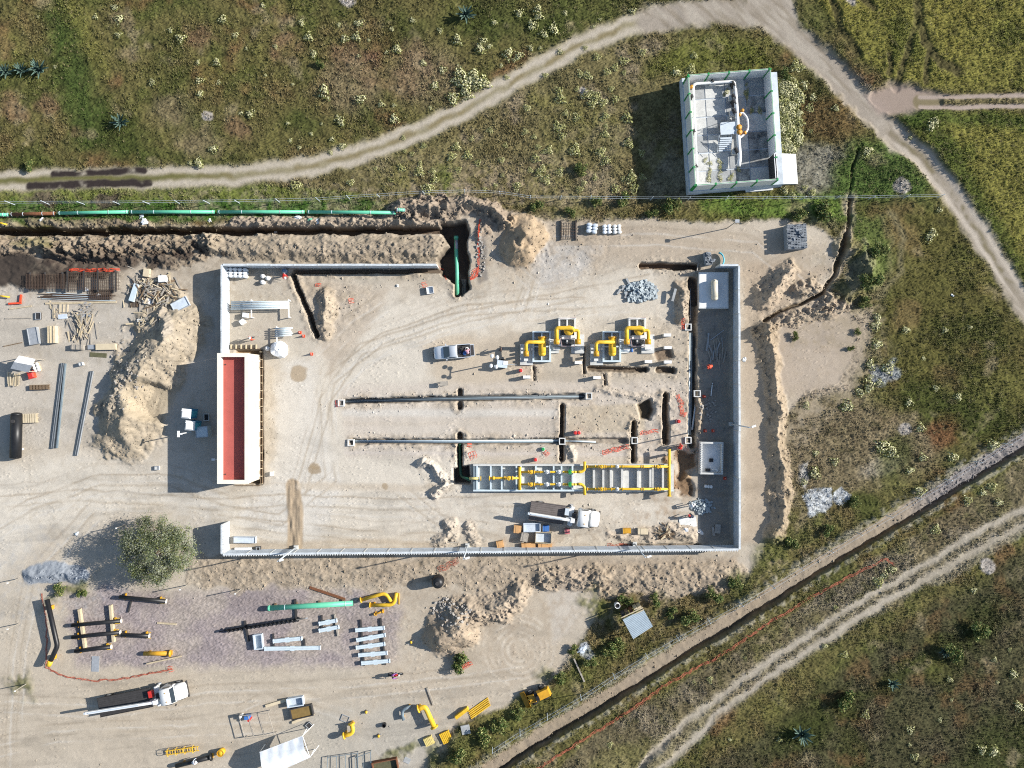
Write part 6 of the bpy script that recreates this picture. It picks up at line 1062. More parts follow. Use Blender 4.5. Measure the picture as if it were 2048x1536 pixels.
for i in range(11): a, b = W(78 + random.uniform(-4, 30), 586 + i * 1.3 + random.uniform(-1, 1)), W(205 + random.uniform(-5, 28), 591 + i * 1.2 + random.uniform(-1, 1)); MB().tube([(a.x - o.x, a.y - o.y, .08 + .02 * (i % 3)), (b.x - o.x, b.y - o.y, .1)], .045, 6).build('bar', 'rebar' if i % 3 else 'steel_b', r)
c = At(32, 603); r = thing('orange_angle_rack', 'orange red steel angle at the left edge', 'steel angle', c); MB().box((0, -.25, .2), (1.6, .22, .2), .05).build('rail', 'orange', r); MB().box((.72, .35, .2), (.2, 1.0, .2), -.12).build('upright', 'orange', r)
# shed with sheet roof
def small_shed():
    o = At(45, 729, 2.0); r = thing('lean_to_shed', 'small open shed with a white and grey sheet roof in the left yard', 'shed', o); Q = lambda x, y, z: W(x, y, z + o.z) - o
    m = MB(); q = [Q(36, 711, 2.3), Q(69, 718, 2.3), Q(64, 731, 2.35), Q(27, 724, 2.35)]; m.add([(p.x, p.y, 2.1 if i < 2 else 2.25) for i, p in enumerate(q)], [(3, 2, 1, 0)]); m.build('roof_sheet', 'white', r, False, 'white upper roof sheet')
    m = MB(); q = [Q(27, 724.2, 2.3), Q(64, 731.2, 2.3), Q(57, 745, 2.0), Q(21, 737, 2.0)]; m.add([(p.x, p.y, 2.24 if i < 2 else 2.0) for i, p in enumerate(q)], [(3, 2, 1, 0)]); m.build('roof_sheet', 'steel', r, False, 'grey lower roof sheet')
    for x, y in ((36, 712), (68, 718), (56, 743), (22, 736)): p = Q(x, y, 2); MB().box((p.x, p.y, 1), (.1, .1, 2)).build('post', 'wood_g', r)
    p = Q(44, 728, 1); MB().box((p.x, p.y, .5), (1.6, .9, 1.0), -.2).build('table', 'wood_b', r)
small_shed()
r = thing('board_stack', 'stack of pale boards sticking out below the small shed', 'boards', At(31, 759))
for i in range(8): MB().box((-.8 + i * .2, random.uniform(-.2, .2), .25 + .06 * (i % 3)), (.15, 1.5, .07), random.uniform(-.08, .08)).build('board', 'wood' if i % 2 else 'ply', r)
c = At(61, 750, .6); r = thing('red_tub', 'bright orange red tub beside the small shed', 'tub', c, .3); MB().taper((0, 0, 0), (.7, .8), (.8, .9), .6).build('body', 'orange', r); MB().taper((0, 0, .6), (.82, .92), (.5, .6), .12).build('lid', 'red', r)
# pipe racks inside the wall
def pipe_rack(label, a, b, n, gap, z, legs, m='steel_b', dz=0):
    A, B = At(*a, z), At(*b, z); r = thing('pipe_rack', label, 'pipe rack', A, math.atan2(B.y - A.y, B.x - A.x)); L = (B - A).length
    for i in range(n): MB().tube([(random.uniform(0, .1), -i * gap, z), (L + random.uniform(-.2, .1), -i * gap * .92, z)], .09, 8).build('pipe', m, r, True)
    for f in legs: x = L * f; MB().box((x, -n * gap / 2 - .3, z - .14), (.12, n * gap + 1.2, .1)).build('cross_beam', 'white', r); [MB().box((x, yy, (z - .2) / 2), (.1, .1, z - .2)).build('leg', 'white', r) for yy in (.15, -n * gap - .8)]
pipe_rack('long rack of pale steel pipes inside the left perimeter wall', (461, 604), (578, 603), 5, .22, 1.0, (.35, .99)); pipe_rack('short rack of pale steel bars beside the covered tarpaulin', (549, 657), (584, 656), 5, .24, .8, (.1,))
# tarpaulin covered stack
c = At(556, 699, .9); r = thing('covered_stack', 'stack under a crumpled white and blue tarpaulin by the formwork pit', 'tarpaulin', c); m = MB(); q = random.Random(3); v = []; n = 12
for i, (rr, z) in enumerate(((1.05, 0), (1.0, .6), (.85, 1.15), (.3, 1.35))): v += [(rr * 1.0 * math.cos(2 * PI * j / n) * q.uniform(.88, 1.12), rr * 1.0 * math.sin(2 * PI * j / n) * q.uniform(.9, 1.1), z * q.uniform(.85, 1.1)) for j in range(n)]
m.add(v, [(i * n + j, i * n + (j + 1) % n, (i + 1) * n + (j + 1) % n, (i + 1) * n + j) for i in range(3) for j in range(n)] + [tuple(range(3 * n, 4 * n))]); m.build('tarpaulin', 'tarp_w', r); MB().lumpy((-.95, -.2, .1), (.18, .2, .3), 4).build('red_bag', 'red', r)
# formwork round the pit beside the building
r = thing('pit_formwork', 'timber formwork boards with stakes round the pit beside the red roofed building', 'formwork', W(520, 830)); o = r.location
def fb(x0, y0, x1, y1, z=.15):
    a, b = W(x0, y0), W(x1, y1); c = (a + b) / 2 - o; MB().box((c.x, c.y, -.1), ((b - a).length, .06, .5), math.atan2(b.y - a.y, b.x - a.x)).build('board', 'wood_b', r)
fb(462, 698, 522, 698); 
for i in range(7): fb(521.5, 700 + i * 38.4, 521.5, 737 + i * 38.4); fb(524.8, 700 + i * 38.4, 524.8, 737 + i * 38.4)
fb(470, 971, 520, 971)
for i in range(18): p = W(523, 704 + i * 15.5) - o; MB().box((p.x, p.y, .05), (.3, .07, .5)).build('stake', 'wood', r)
for i in range(6): p = W(463 + i * 10, 693.5) - o; MB().box((p.x, p.y, .1), (.08, .55, .4)).build('stake', 'wood', r)
# corrugated shack
def shack():
    z = 2.3; C4 = [W(1245, 1238, z), W(1286.5, 1218, z), W(1306, 1253, z), W(1266, 1277, z)]; o = sum(C4, Vector()) / 4; o.z = gz(o.x, o.y); C4 = [p - o for p in C4]
    r = thing('corrugated_shack', 'open shack with a pale corrugated sheet roof by the drainage ditch', 'shack', o); n = 14; v = []; f = []
    e = (C4[1] - C4[0]); g = (C4[3] - C4[0])
    def q(u, w_): return (C4[0] * (1 - u) + C4[1] * u) * (1 - w_) + (C4[3] * (1 - u) + C4[2] * u) * w_
    for i in range(n * 2 + 1):
        w_ = i / (n * 2)
        for u in (0, 1): p = q(u, w_); v.append((p.x, p.y, 2.3 + (.07 if i % 2 else 0) - .25 * u))
    for i in range(n * 2): f.append((2 * i, 2 * i + 2, 2 * i + 3, 2 * i + 1))
    m = MB(); m.add(v, f); m.build('roof_sheet', mat('roof_steel', (168, 182, 192), .55, 0, .1, 2), r)
    for k, (u, w_) in enumerate(((.04, .04), (.96, .04), (.96, .96), (.04, .96))): p = q(u, w_); MB().box((p.x, p.y, 1.0), (.12, .12, 2.1)).build('post', 'wood_b', r)
    for w_ in (-.08, .03): a, b = q(-.02, w_), q(1.02, w_); d = b - a; MB().box(((a.x + b.x) / 2, (a.y + b.y) / 2, 2.15), (d.length, .12, .1), math.atan2(d.y, d.x)).build('eaves_beam', 'wood', r)
    for u, m_ in ((.12, 'dark'), (.3, 'wood_b'), (.5, 'rust'), (.72, 'ply'), (.9, 'wood')): p = q(u, -.07); MB().box((p.x, p.y, .7), (.45, .35, 1.3 if u < .6 else 1.9), .5).build('stored_item', m_, r)
shack()
# white canopy at the bottom edge
def canopy():
    z = 2.6; C4 = [W(517, 1508, z), W(603, 1475, z), W(618, 1518, z), W(533, 1556, z)]; o = sum(C4, Vector()) / 4; o.z = 0; C4 = [p - o for p in C4]; r = thing('white_canopy', 'white fabric canopy tent cut by the bottom edge', 'canopy', o); n, k = 16, 9; v = []; f = []
    for i in range(n + 1):
        for j in range(k + 1):
            u, w_ = i / n, j / k; p = (C4[0] * (1 - u) + C4[1] * u) * (1 - w_) + (C4[3] * (1 - u) + C4[2] * u) * w_; rid = 1 - abs(w_ - .5) * 2; v.append((p.x, p.y, 2.15 + .8 * rid + .05 * math.sin(u * 26 + w_ * 3) * (1 - .5 * rid) - .12 * math.sin(PI * u) * rid))
    for i in range(n):
        for j in range(k): f.append((i * (k + 1) + j, i * (k + 1) + j + 1, (i + 1) * (k + 1) + j + 1, (i + 1) * (k + 1) + j))
    m = MB(); m.add(v, f); m.build('roof_cloth', 'tarp_w', r, True)
    for p in C4: q = p * 1.0; MB().tube([(q.x, q.y, 0), (q.x, q.y, 2.15)], .05, 8).build('post', 'white', r)
    for a, b in ((C4[1], Vector((1.1, .9, 0))), (C4[2], Vector((.8, .9, 0)))): MB().tube([(a.x, a.y, 2.15), (a.x + b.x, a.y + b.y, .9)], .04, 6).build('guy_pole', 'white', r)
    for a, b in ((0, 1), (1, 2), (2, 3)): p, q = C4[a], C4[b]; MB().tube([(p.x, p.y, 2.15), (q.x, q.y, 2.15)], .04, 6).build('eaves_rail', 'white', r)
canopy()
# open steel frames on the ground
def frame_rack(label, pts, z, m='cond', rails=()):
    P = [At(x, y, z) for x, y in pts]; o = P[0].copy(); r = thing('pipe_trestle', label, 'trestle', o); Q = [Vector((p.x - o.x, p.y - o.y, z)) for p in P]
    for a, b in zip(Q, Q[1:] + Q[:1]): MB().tube([a, b], .045, 6).build('rail', m, r)
    for a in Q: MB().tube([(a.x, a.y, 0), a], .045, 6).build('leg', m, r)
    for f in rails: a = Q[0] * (1 - f) + Q[1] * f; b = Q[3] * (1 - f) + Q[2] * f; MB().tube([a, b], .035, 6).build('cross_rail', m, r)
    return r
frame_rack('grey welded pipe frame lying at the bottom edge, left one', [(655, 1515), (715, 1506), (716, 1540), (654, 1545)], .5, 'cond', (.3, .6)); frame_rack('grey welded pipe frame lying at the bottom edge, right one', [(710, 1516), (741, 1504), (742, 1540), (711, 1545)], .5, 'cond', (.5,)); frame_rack('thin steel work frame with a blue and red item on it', [(478, 1432), (536, 1426), (549, 1470), (490, 1478)], .95, 'wood_g', (.3, .65))
c = At(491, 1437, 1.0); r = thing('work_items', 'blue box and red can on the thin steel work frame', 'tools', c); MB().box((.1, 0, .5), (.6, .4, .9)).build('blue_box', 'blue', r); MB().cyl((.35, -.3, 0), .16, .95, 10).build('red_can', 'red', r); MB().cyl((-.7, .1, 0), .15, .95, 10).build('white_can', 'white', r)
# wheelbarrow-like bench in the centre yard
c = At(888, 767, .8); r = thing('work_bench', 'small pale work bench left of the conduit trench', 'bench', c, .05); MB().box((0, 0, .78), (1.0, .55, .06)).build('top', 'wood_g', r); [MB().box((a * .42, b * .2, .38), (.06, .06, .76)).build('leg', 'wood_g', r) for a in (-1, 1) for b in (-1, 1)]
# cones, drums and nets
def cone(x, y, label, group=None):
    c = At(x, y, .3); r = thing('traffic_cone', label, 'cone', c, 0, group); MB().box((0, 0, .02), (.36, .36, .05)).build('base', 'orange', r); k = MB().tube([(0, 0, .04), (0, 0, .7)], .15, 10, .03).build('body', 'orange', r, True); MB().tube([(0, 0, .35), (0, 0, .48)], .092, 10, .072).build('stripe', 'white', r)
for x, y, l in ((599, 665, 'orange cone by the diagonal trench, topmost of three'), (606, 672, 'orange cone by the diagonal trench, middle of three'), (622, 708, 'orange cone by the diagonal trench, lowest of three'), (1409, 793, 'orange cone on the shaded strip under the chamber'), (1411, 862, 'orange cone above the basin, left of two'), (1427, 862, 'orange cone above the basin, right of two'), (1451, 957, 'orange cone at the lower right corner of the basin')): cone(x, y, l)
def drum(x, y, label, m='red', h=.9):
    c = At(x, y, h); r = thing('marker_drum', label, 'drum', c); MB().tube([(0, 0, 0), (0, 0, h)], .27, 14, .22).build('body', m, r, True); MB().ring((0, 0, h * .45), .27, .22, .12).build('band', 'white', r); MB().cyl((0, 0, h), .16, .06, 10).build('cap', m, r)
for x, y, l in ((1041.5, 741, 'red marker drum below the left gas filter'), (1151, 866, 'red marker drum above the lower conduit, left of the touching pair'), (1158, 866, 'red marker drum above the lower conduit, right of the touching pair'), (1358, 843, 'red marker drum by the short deep trench'), (1071, 920, 'red marker drum just above the trough'), (1361, 896, 'red marker drum beside the end of the yellow header')): drum(x, y, l)
drum(1086, 898.5, 'small green bucket above the trough', 'green', .35)
def net(label, pts, w, h=.2, name='safety_net', m='orange', seed=1):
    """orange plastic netting lying or sagging along a line: crossing strands with real gaps"""
    q = random.Random(seed); P = [At(x, y) for x, y in pts]; o = P[0].copy(); r = thing(name, label, 'safety net', o); fine_ = []
    for a, b in zip(P, P[1:]):
        k = max(1, int((b - a).length / .35)); fine_ += [a.lerp(b, i / k) for i in range(k)]
    fine_.append(P[-1]); rows = 4 if w > .36 else 3; V = []
    for i, p in enumerate(fine_):
        t = (fine_[min(i + 1, len(fine_) - 1)] - fine_[max(i - 1, 0)]).normalized(); nn = Vector((-t.y, t.x, 0)); wv = q.uniform(-.1, .1); row = []
        for j in range(rows): s_ = (j / (rows - 1) - .5) * w; x, y = p.x + nn.x * (s_ + wv) + q.uniform(-.05, .05), p.y + nn.y * (s_ + wv) + q.uniform(-.05, .05); row.append(Vector((x - o.x, y - o.y, gz(x, y) - o.z + .04 + h * q.random())))
        V.append(row)
    m_ = MB(); sw = .026
    def strip(a, b): d = (b - a); l = d.length or 1; nn = Vector((-d.y, d.x, 0)) / l * sw; m_.add([a - nn, b - nn, b + nn, a + nn], [(0, 1, 2, 3)])
    for i in range(len(V) - 1):
        for j in range(rows): strip(V[i][j], V[i + 1][j])
        for j in range(rows - 1): strip(V[i][j], V[i][j + 1])
    m_.build('mesh_strands', m, r)
net('long orange safety net lying between the ditch and the farm track', [(1070, 1540), (1164, 1480), (1274, 1412), (1331, 1370), (1424, 1320), (1486, 1280), (1536, 1247), (1620, 1195), (1700, 1152), (1745, 1130), (1770, 1117), (1778, 1124), (1788, 1130)], .24, .15, 'safety_net', mat('net_faded', (170, 92, 68), .8))
for i, (pts, w_, l) in enumerate((([(959, 440), (957, 480), (956, 540), (954, 552), (940, 560)], .16, 'orange net strip hanging down the right side of the deep pit'), ([(940, 556), (950, 545), (957, 538)], .5, 'bunched orange net at the lower right corner of the pit'), ([(875, 533), (888, 540)], .5, 'bunched orange net at the end of the top wall'), ([(888, 550), (893, 560)], .3, 'scrap of orange net below the end of the top wall'), ([(698, 603), (708, 602)], .5, 'scrap of orange net lying on the bare sand left of the white box'), ([(630, 570), (643, 569)], .3, 'scrap of orange net near the top of the diagonal trench'), ([(846, 572), (854, 568)], .6, 'orange net bundle beside the white wire box'), ([(942, 905), (948, 918)], .9, 'bundle of faded orange net above the left end of the trough'), ([(1090, 902), (1098, 910)], .6, 'scrap of orange net beside the green bucket'), ([(935, 890), (944, 890)], .4, 'scrap of orange net by the drain pipe'), ([(1205, 905), (1240, 897), (1258, 893)], .5, 'orange net trailing left of the chamber above the trough'), ([(1280, 866), (1316, 862)], .35, 'orange net strip lying right of the chamber'), ([(1356, 790), (1363, 806), (1362, 828), (1374, 828)], .4, 'orange net strip beside the narrow trench'), ([(1366, 638), (1368, 658)], .5, 'orange net hanging at the chamber in the narrow trench'), ([(140, 540), (240, 541)], .3, 'orange net strip above the rebar mats'), ([(85, 1187), (93, 1240), (95, 1285), (93, 1334), (125, 1350), (190, 1362), (260, 1355), (300, 1346), (345, 1338)], .14, 'reddish barrier net round the black pipe yard'), ([(338, 1338), (348, 1336)], .7, 'bunched orange net at the end of the barrier net'), ([(1215, 1090), (1262, 1090)], .3, 'reddish net strip at the foot of the bottom wall'), ([(878, 1140), (900, 1128), (918, 1120)], .6, 'reddish net lying on the soil outside the bottom wall'), ([(676, 800), (678, 814)], .4, 'orange net round the chamber at the left end of the upper conduit'), ([(925, 1335), (945, 1325)], .4, 'reddish net under the small green bush'))):
    net(l, pts, w_, .15 if w_ < .5 else .3, 'safety_net', 'orange' if i not in (15, 17, 18) else mat('net_rust', (176, 92, 70), .8), 20 + i)
# ================================================================ vegetation
def leafmat(name, rgb, var=.25): return mat(name, rgb, .7, 0, var, 2.0, 0, .25)
LM = [leafmat('leaf_cream', (214, 210, 164)), leafmat('leaf_pale', (168, 168, 108)), leafmat('leaf_olive', (112, 116, 62)), leafmat('leaf_green', (72, 98, 44)), leafmat('leaf_dark', (50, 66, 36)), leafmat('leaf_grey', (142, 146, 124)), leafmat('leaf_agave', (92, 116, 104)), leafmat('bark', (128, 112, 92))]
def leaf_ball(name, seed, n, rx, ry, rz, size, slots, shell=.55, base=0.0, lobes=5):
    """crown of small leaf faces gathered in clumps with gaps between them"""
    q = np.random.default_rng(seed); cl = []
    for i in range(lobes):
        a = q.uniform(0, 2 * PI); d = q.uniform(.15, .72); cl.append((d * math.cos(a), d * math.sin(a), q.uniform(.15, .75), q.uniform(.32, .52)))
    V, F, MI = [], [], []
    for i in range(n):
        c = cl[q.integers(lobes)]; v = q.normal(0, 1, 3); v /= np.linalg.norm(v); v[2] = abs(v[2]) if q.random() < .75 else v[2]; r = c[3] * (shell + (1 - shell) * q.random())
        p = np.array([(c[0] + v[0] * r) * rx, (c[1] + v[1] * r) * ry, base + max(.05, (c[2] + v[2] * r * .8)) * rz]); s_ = size * q.uniform(.6, 1.4)
        nn = v * .6 + q.normal(0, .5, 3); nn /= np.linalg.norm(nn); t = np.cross(nn, q.normal(0, 1, 3)); t /= np.linalg.norm(t) + 1e-6; b = np.cross(nn, t); k = len(V)
        V += [tuple(p - t * s_), tuple(p - b * s_ * .5), tuple(p + t * s_), tuple(p + b * s_ * .5)]; F.append((k, k + 1, k + 2, k + 3)); MI.append(slots[q.integers(len(slots))])
    me = bpy.data.meshes.new(name); me.from_pydata(V, [], F)
    us = sorted(set(MI)); [me.materials.append(LM[u]) for u in us]; me.polygons.foreach_set('material_index', np.array([us.index(u) for u in MI], np.int32)); me.update(); return me
def shrub_mesh(seed, slots, n=150):
    q = np.random.default_rng(seed); V, F, MI = [], [], []
    for i in range(n):
        a = q.uniform(0, 2 * PI); d = math.sqrt(q.random()); k3 = 1 + .3 * math.sin(a * 3 + seed) ; x, y = d * math.cos(a) * k3, d * math.sin(a) * k3; z = .75 * math.sqrt(max(0, 1 - d * d * .9)) * q.uniform(.5, 1.05); s_ = q.uniform(.09, .2)
        nn = np.array([x * .7, y * .7, .8]) + q.normal(0, .4, 3); nn /= np.linalg.norm(nn); t = np.cross(nn, q.normal(0, 1, 3)); t /= np.linalg.norm(t) + 1e-6; b = np.cross(nn, t); p = np.array([x, y, z]); k = len(V)
        V += [tuple(p - t * s_), tuple(p - b * s_ * .6), tuple(p + t * s_), tuple(p + b * s_ * .6)]; F.append((k, k + 1, k + 2, k + 3)); MI.append(slots[0] if z > .42 and q.random() < .75 else slots[q.integers(1, len(slots))])
    me = bpy.data.meshes.new('flowering_shrub'); me.from_pydata(V, [], F); us = sorted(set(MI)); [me.materials.append(LM[u]) for u in us]; me.polygons.foreach_set('material_index', np.array([us.index(u) for u in MI], np.int32)); me.update(); return me
SH = [shrub_mesh(i, (0, 1, 2, 2)) for i in range(4)]; SHG = [shrub_mesh(10 + i, (1, 1, 2, 0)) for i in range(3)]
def shrubs(pts, label, group, meshes, lo=.3, hi=.55, seed=1, marks=()):
    """marks: findable things nearby; each shrub is named after the nearest one, the largest of a set by its size"""
    q = random.Random(seed); S_ = [(e[0], e[1], e[2] / PPM if len(e) > 2 else q.uniform(lo, hi)) for e in pts]; near = []; seen = {}
    for x, y, s_ in S_:
        d = sorted((math.hypot(x - m[1], y - m[2]), m[0]) for m in marks); near.append(d[0][1] if d else '')
    for k in set(near):
        ids = sorted((S_[i][2], i) for i in range(len(S_)) if near[i] == k)
        if len(ids) > 1 and k: seen[ids[-1][1]] = 'largest '
    for i, (x, y, s_) in enumerate(S_):
        p = At(x, y, s_ * .5); o = bpy.data.objects.new('flowering_shrub', q.choice(meshes)); COL.objects.link(o); o.location = p; o.rotation_euler = (0, 0, q.uniform(0, 6)); o.scale = (s_ * q.uniform(.85, 1.15), s_ * q.uniform(.85, 1.15), s_)
        tag(o, seen.get(i, '') + label + (', ' + near[i] if near[i] else ''), 'shrub', group)
shrubs([(229, 14, 8), (236, 38, 10), (190, 33), (236, 69), (75, 33), (360, 76, 11), (445, 38, 9), (492, 97), (432, 124, 9), (395, 124), (304, 164, 8), (398, 160, 8), (398, 187, 9), (437, 165), (426, 298, 10), (482, 226), (500, 226, 9), (396, 325, 11), (379, 325, 6), (110, 133), (525, 11), (602, 44, 8), (718, 45, 10), (783, 58), (677, 49), (616, 73, 9), (689, 76, 10), (712, 73, 9), (737, 80), (626, 106, 9), (793, 97, 10), (773, 104), (717, 111), (550, 92), (914, 79, 11), (967, 81, 8), (960, 97, 10), (978, 92, 7), (988, 44), (846, 125), (885, 139, 8), (868, 171, 10), (1015, 107, 13), (1002, 130), (720, 198, 12), (762, 208, 8), (788, 210), (788, 238, 10), (585, 168), (647, 184, 14), (674, 232), (680, 242, 10), (643, 247), (575, 246), (622, 267), (580, 281), (664, 278), (684, 292, 8), (598, 295), (660, 304), (905, 195, 12), (860, 215), (1038, 25, 10), (1075, 18, 10), (1078, 32, 9), (1065, 50, 12), (1107, 57, 12), (1087, 67, 10), (1200, 38), (1187, 53), (1061, 95, 7), (1080, 95), (1037, 110, 10), (1028, 120), (1121, 103), (1265, 21, 8), (340, 60), (530, 150), (470, 70), (825, 40), (880, 60), (1130, 25)],
       'pale shrub above the dirt road', 'shrubs above the dirt road', SH, .22, .42, 2, (('nearest the row of three agaves', 40, 139), ('nearest the lone dark agave', 240, 244), ('nearest the round bare patch', 415, 234), ('nearest the dark green field bush', 640, 127), ('nearest the agave at the top', 932, 28), ('nearest the creamy shrub cluster', 940, 175), ('nearest the road bend', 1200, 60), ('at the top edge left of centre', 430, 20), ('just above the rising road', 740, 260), ('at the top edge in the middle', 700, 30)))
shrubs([(920, 145, 14), (925, 165, 16), (945, 150, 14), (955, 160, 15), (968, 165, 13), (930, 178, 12), (940, 160, 14), (912, 160, 10), (935, 189, 11), (950, 172, 12)], 'creamy shrub in the dense cluster beside the middle of the dirt road', 'cluster of creamy shrubs', SH, .5, .8, 3)
shrubs([(1013, 154), (806, 275), (847, 291), (823, 307), (809, 302), (912, 293, 9), (903, 312, 9), (935, 310, 9), (943, 277), (955, 325), (1002, 320), (916, 339), (840, 325), (838, 342, 10), (865, 341), (802, 336, 9), (750, 337), (590, 370, 12), (854, 378, 12), (990, 370), (968, 378), (868, 358, 10), (1170, 95), (1194, 113, 9), (1248, 121, 9), (1285, 104), (1230, 134), (1161, 147), (1175, 150, 9), (1214, 143), (1248, 145), (1118, 180, 9), (1174, 188, 10), (1191, 191, 11), (1154, 178), (1222, 177), (1121, 197, 10), (1184, 207, 9), (1205, 204, 9), (1231, 197, 9), (1053, 215), (1131, 226), (1153, 234, 9), (1211, 231), (1203, 238), (1255, 235, 12), (1115, 253, 10), (1126, 253), (1124, 271, 9), (1050, 263), (1211, 253), (1210, 268, 10), (1068, 273), (1258, 285, 10), (1075, 293), (1097, 300, 9), (1086, 304), (1150, 300, 12), (1201, 303, 10), (1071, 316, 11), (1211, 320, 10), (1084, 338), (1077, 346), (1119, 343, 9), (1092, 359, 9), (1190, 355), (1246, 357), (1263, 354, 12), (1284, 353), (1033, 372, 9), (1168, 366), (1159, 378), (1231, 377, 10), (1268, 376, 12), (1284, 305), (1010, 290), (980, 260), (1090, 150), (1060, 340), (1005, 350), (780, 360), (700, 365), (640, 380)],
       'small yellow green shrub below the dirt road', 'shrubs between road and yard', SHG, .28, .5, 4, (('nearest the mint green pipe end', 800, 400), ('nearest the road in the middle', 900, 300), ('nearest the dark green bush', 1162, 338), ('at the edge of the station shadow', 1262, 250), ('on the wire fence by the station', 1265, 380), ('nearest the upper road bend', 1240, 115), ('amid the brown field', 1130, 220), ('above the brown sand cone', 1060, 330), ('near the left of the fence', 620, 385)))
q_ = random.Random(8); shrubs([(q_.uniform(1562, 1600), q_.uniform(165, 300), q_.uniform(7, 13)) for _ in range(60)] + [(1352, 143, 11), (1382, 138, 10), (1389, 110), (1591, 132, 12), (1605, 133), (1610, 168, 10), (1605, 195), (1627, 195), (1672, 215), (1620, 215), (1622, 262), (1735, 303, 11), (1570, 380, 9), (1610, 375), (1585, 390), (1625, 385)], 'cream topped weed by the walled station', 'weeds by the walled station', SH + SHG, .3, .55, 5, (('at its top right corner', 1585, 150), ('along its right wall, upper part', 1580, 195), ('along its right wall, middle', 1580, 235), ('along its right wall, near the ramp', 1580, 285), ('at its top left corner', 1365, 140), ('above its top wall', 1400, 105), ('below the ramp', 1600, 380), ('between it and the road', 1650, 210), ('by the green patch beyond the ramp', 1735, 303)))
shrubs([(1865, 250, 11), (1872, 240, 9), (1822, 274, 6), (1866, 465, 10), (1860, 475, 12), (1755, 634, 10), (1752, 652, 11), (1754, 688, 12), (1742, 730, 11), (1778, 735, 14), (1740, 755), (1760, 765), (1812, 660, 9), (1890, 660), (1940, 655), (1847, 717), (1740, 772, 14), (1722, 785, 10), (1820, 805, 9), (1873, 776), (1917, 793, 9), (1696, 812, 13), (1613, 811, 8), (1766, 894, 15), (1785, 905, 12), (1843, 856, 10), (1847, 915, 9), (1820, 941, 9), (1631, 906), (1670, 923, 10), (1631, 948, 12), (1608, 965), (1907, 915, 12), (1988, 890, 14), (1842, 983, 10), (1880, 420)], 'cream topped shrub right of the yard', 'shrubs right of the yard', SH, .3, .55, 6, (('by the crop field corner', 1865, 250), ('by the dirt road on the right', 1890, 440), ('at the edge of the bare patch', 1752, 670), ('on the grey ashy patch', 1765, 760), ('by the reddish grass patch', 1885, 860), ('nearest the lime patch', 1640, 940), ('in the middle of the field', 1775, 890), ('nearest the ditch', 1960, 900), ('far right in the dark grass', 1915, 680)))
shrubs([(1985, 975, 12), (1937, 1002, 11), (1966, 985, 8), (1998, 1005, 9), (1873, 1060, 10), (1770, 1150, 10), (1758, 1165, 12), (1785, 1140, 9), (1671, 1215), (1490, 1316), (1420, 1360), (1388, 1365), (1220, 1490), (1154, 1495), (1948, 1182, 8), (2020, 1300), (1990, 1320), (2028, 1350, 10), (1995, 1365), (1820, 1460, 9), (1880, 1440), (1732, 1430, 9), (1820, 1490), (1990, 1505, 13), (1965, 1500, 11), (1903, 1400), (1650, 1293), (1690, 1310), (1830, 1515, 8), (1580, 1260), (1460, 1480), (1560, 1480), (2040, 1415, 12), (1900, 1360)], 'pale shrub below the drainage ditch', 'shrubs below the ditch', SH + SHG, .26, .48, 7, (('between ditch and track, right end', 1970, 990), ('at the end of the orange net', 1775, 1145), ('beside the middle of the orange net', 1450, 1340), ('by the bottom of the orange net', 1185, 1490), ('nearest the grey agave', 1786, 1368), ('in the bottom right corner', 1985, 1500), ('by the right edge', 2015, 1320), ('just below the farm track', 1650, 1290), ('nearest the big dark agave clump', 1606, 1470)))
BU = [leaf_ball('foliage', 40 + i, 1100, 1, 1, 1, .09, (3, 2, 2, 3, 1), .4, 0, 12) for i in range(3)]
def bush(x, y, rpx, label, h=None, mesh=None, seed=1):
    s_ = rpx / PPM; p = At(x, y, s_ * .5); r = thing('green_bush', label, 'bush', p); kid(mesh or BU[seed % 3], 'foliage', r, (0, 0, 0), (0, 0, seed * 1.3), (s_ * 1.1, s_ * 1.1, (h or s_ * 1.1))); MB().tube([(0, 0, -.1), (.03, .02, (h or s_) * .5)], .05 * s_ + .02, 6).build('stem', LM[7], r)
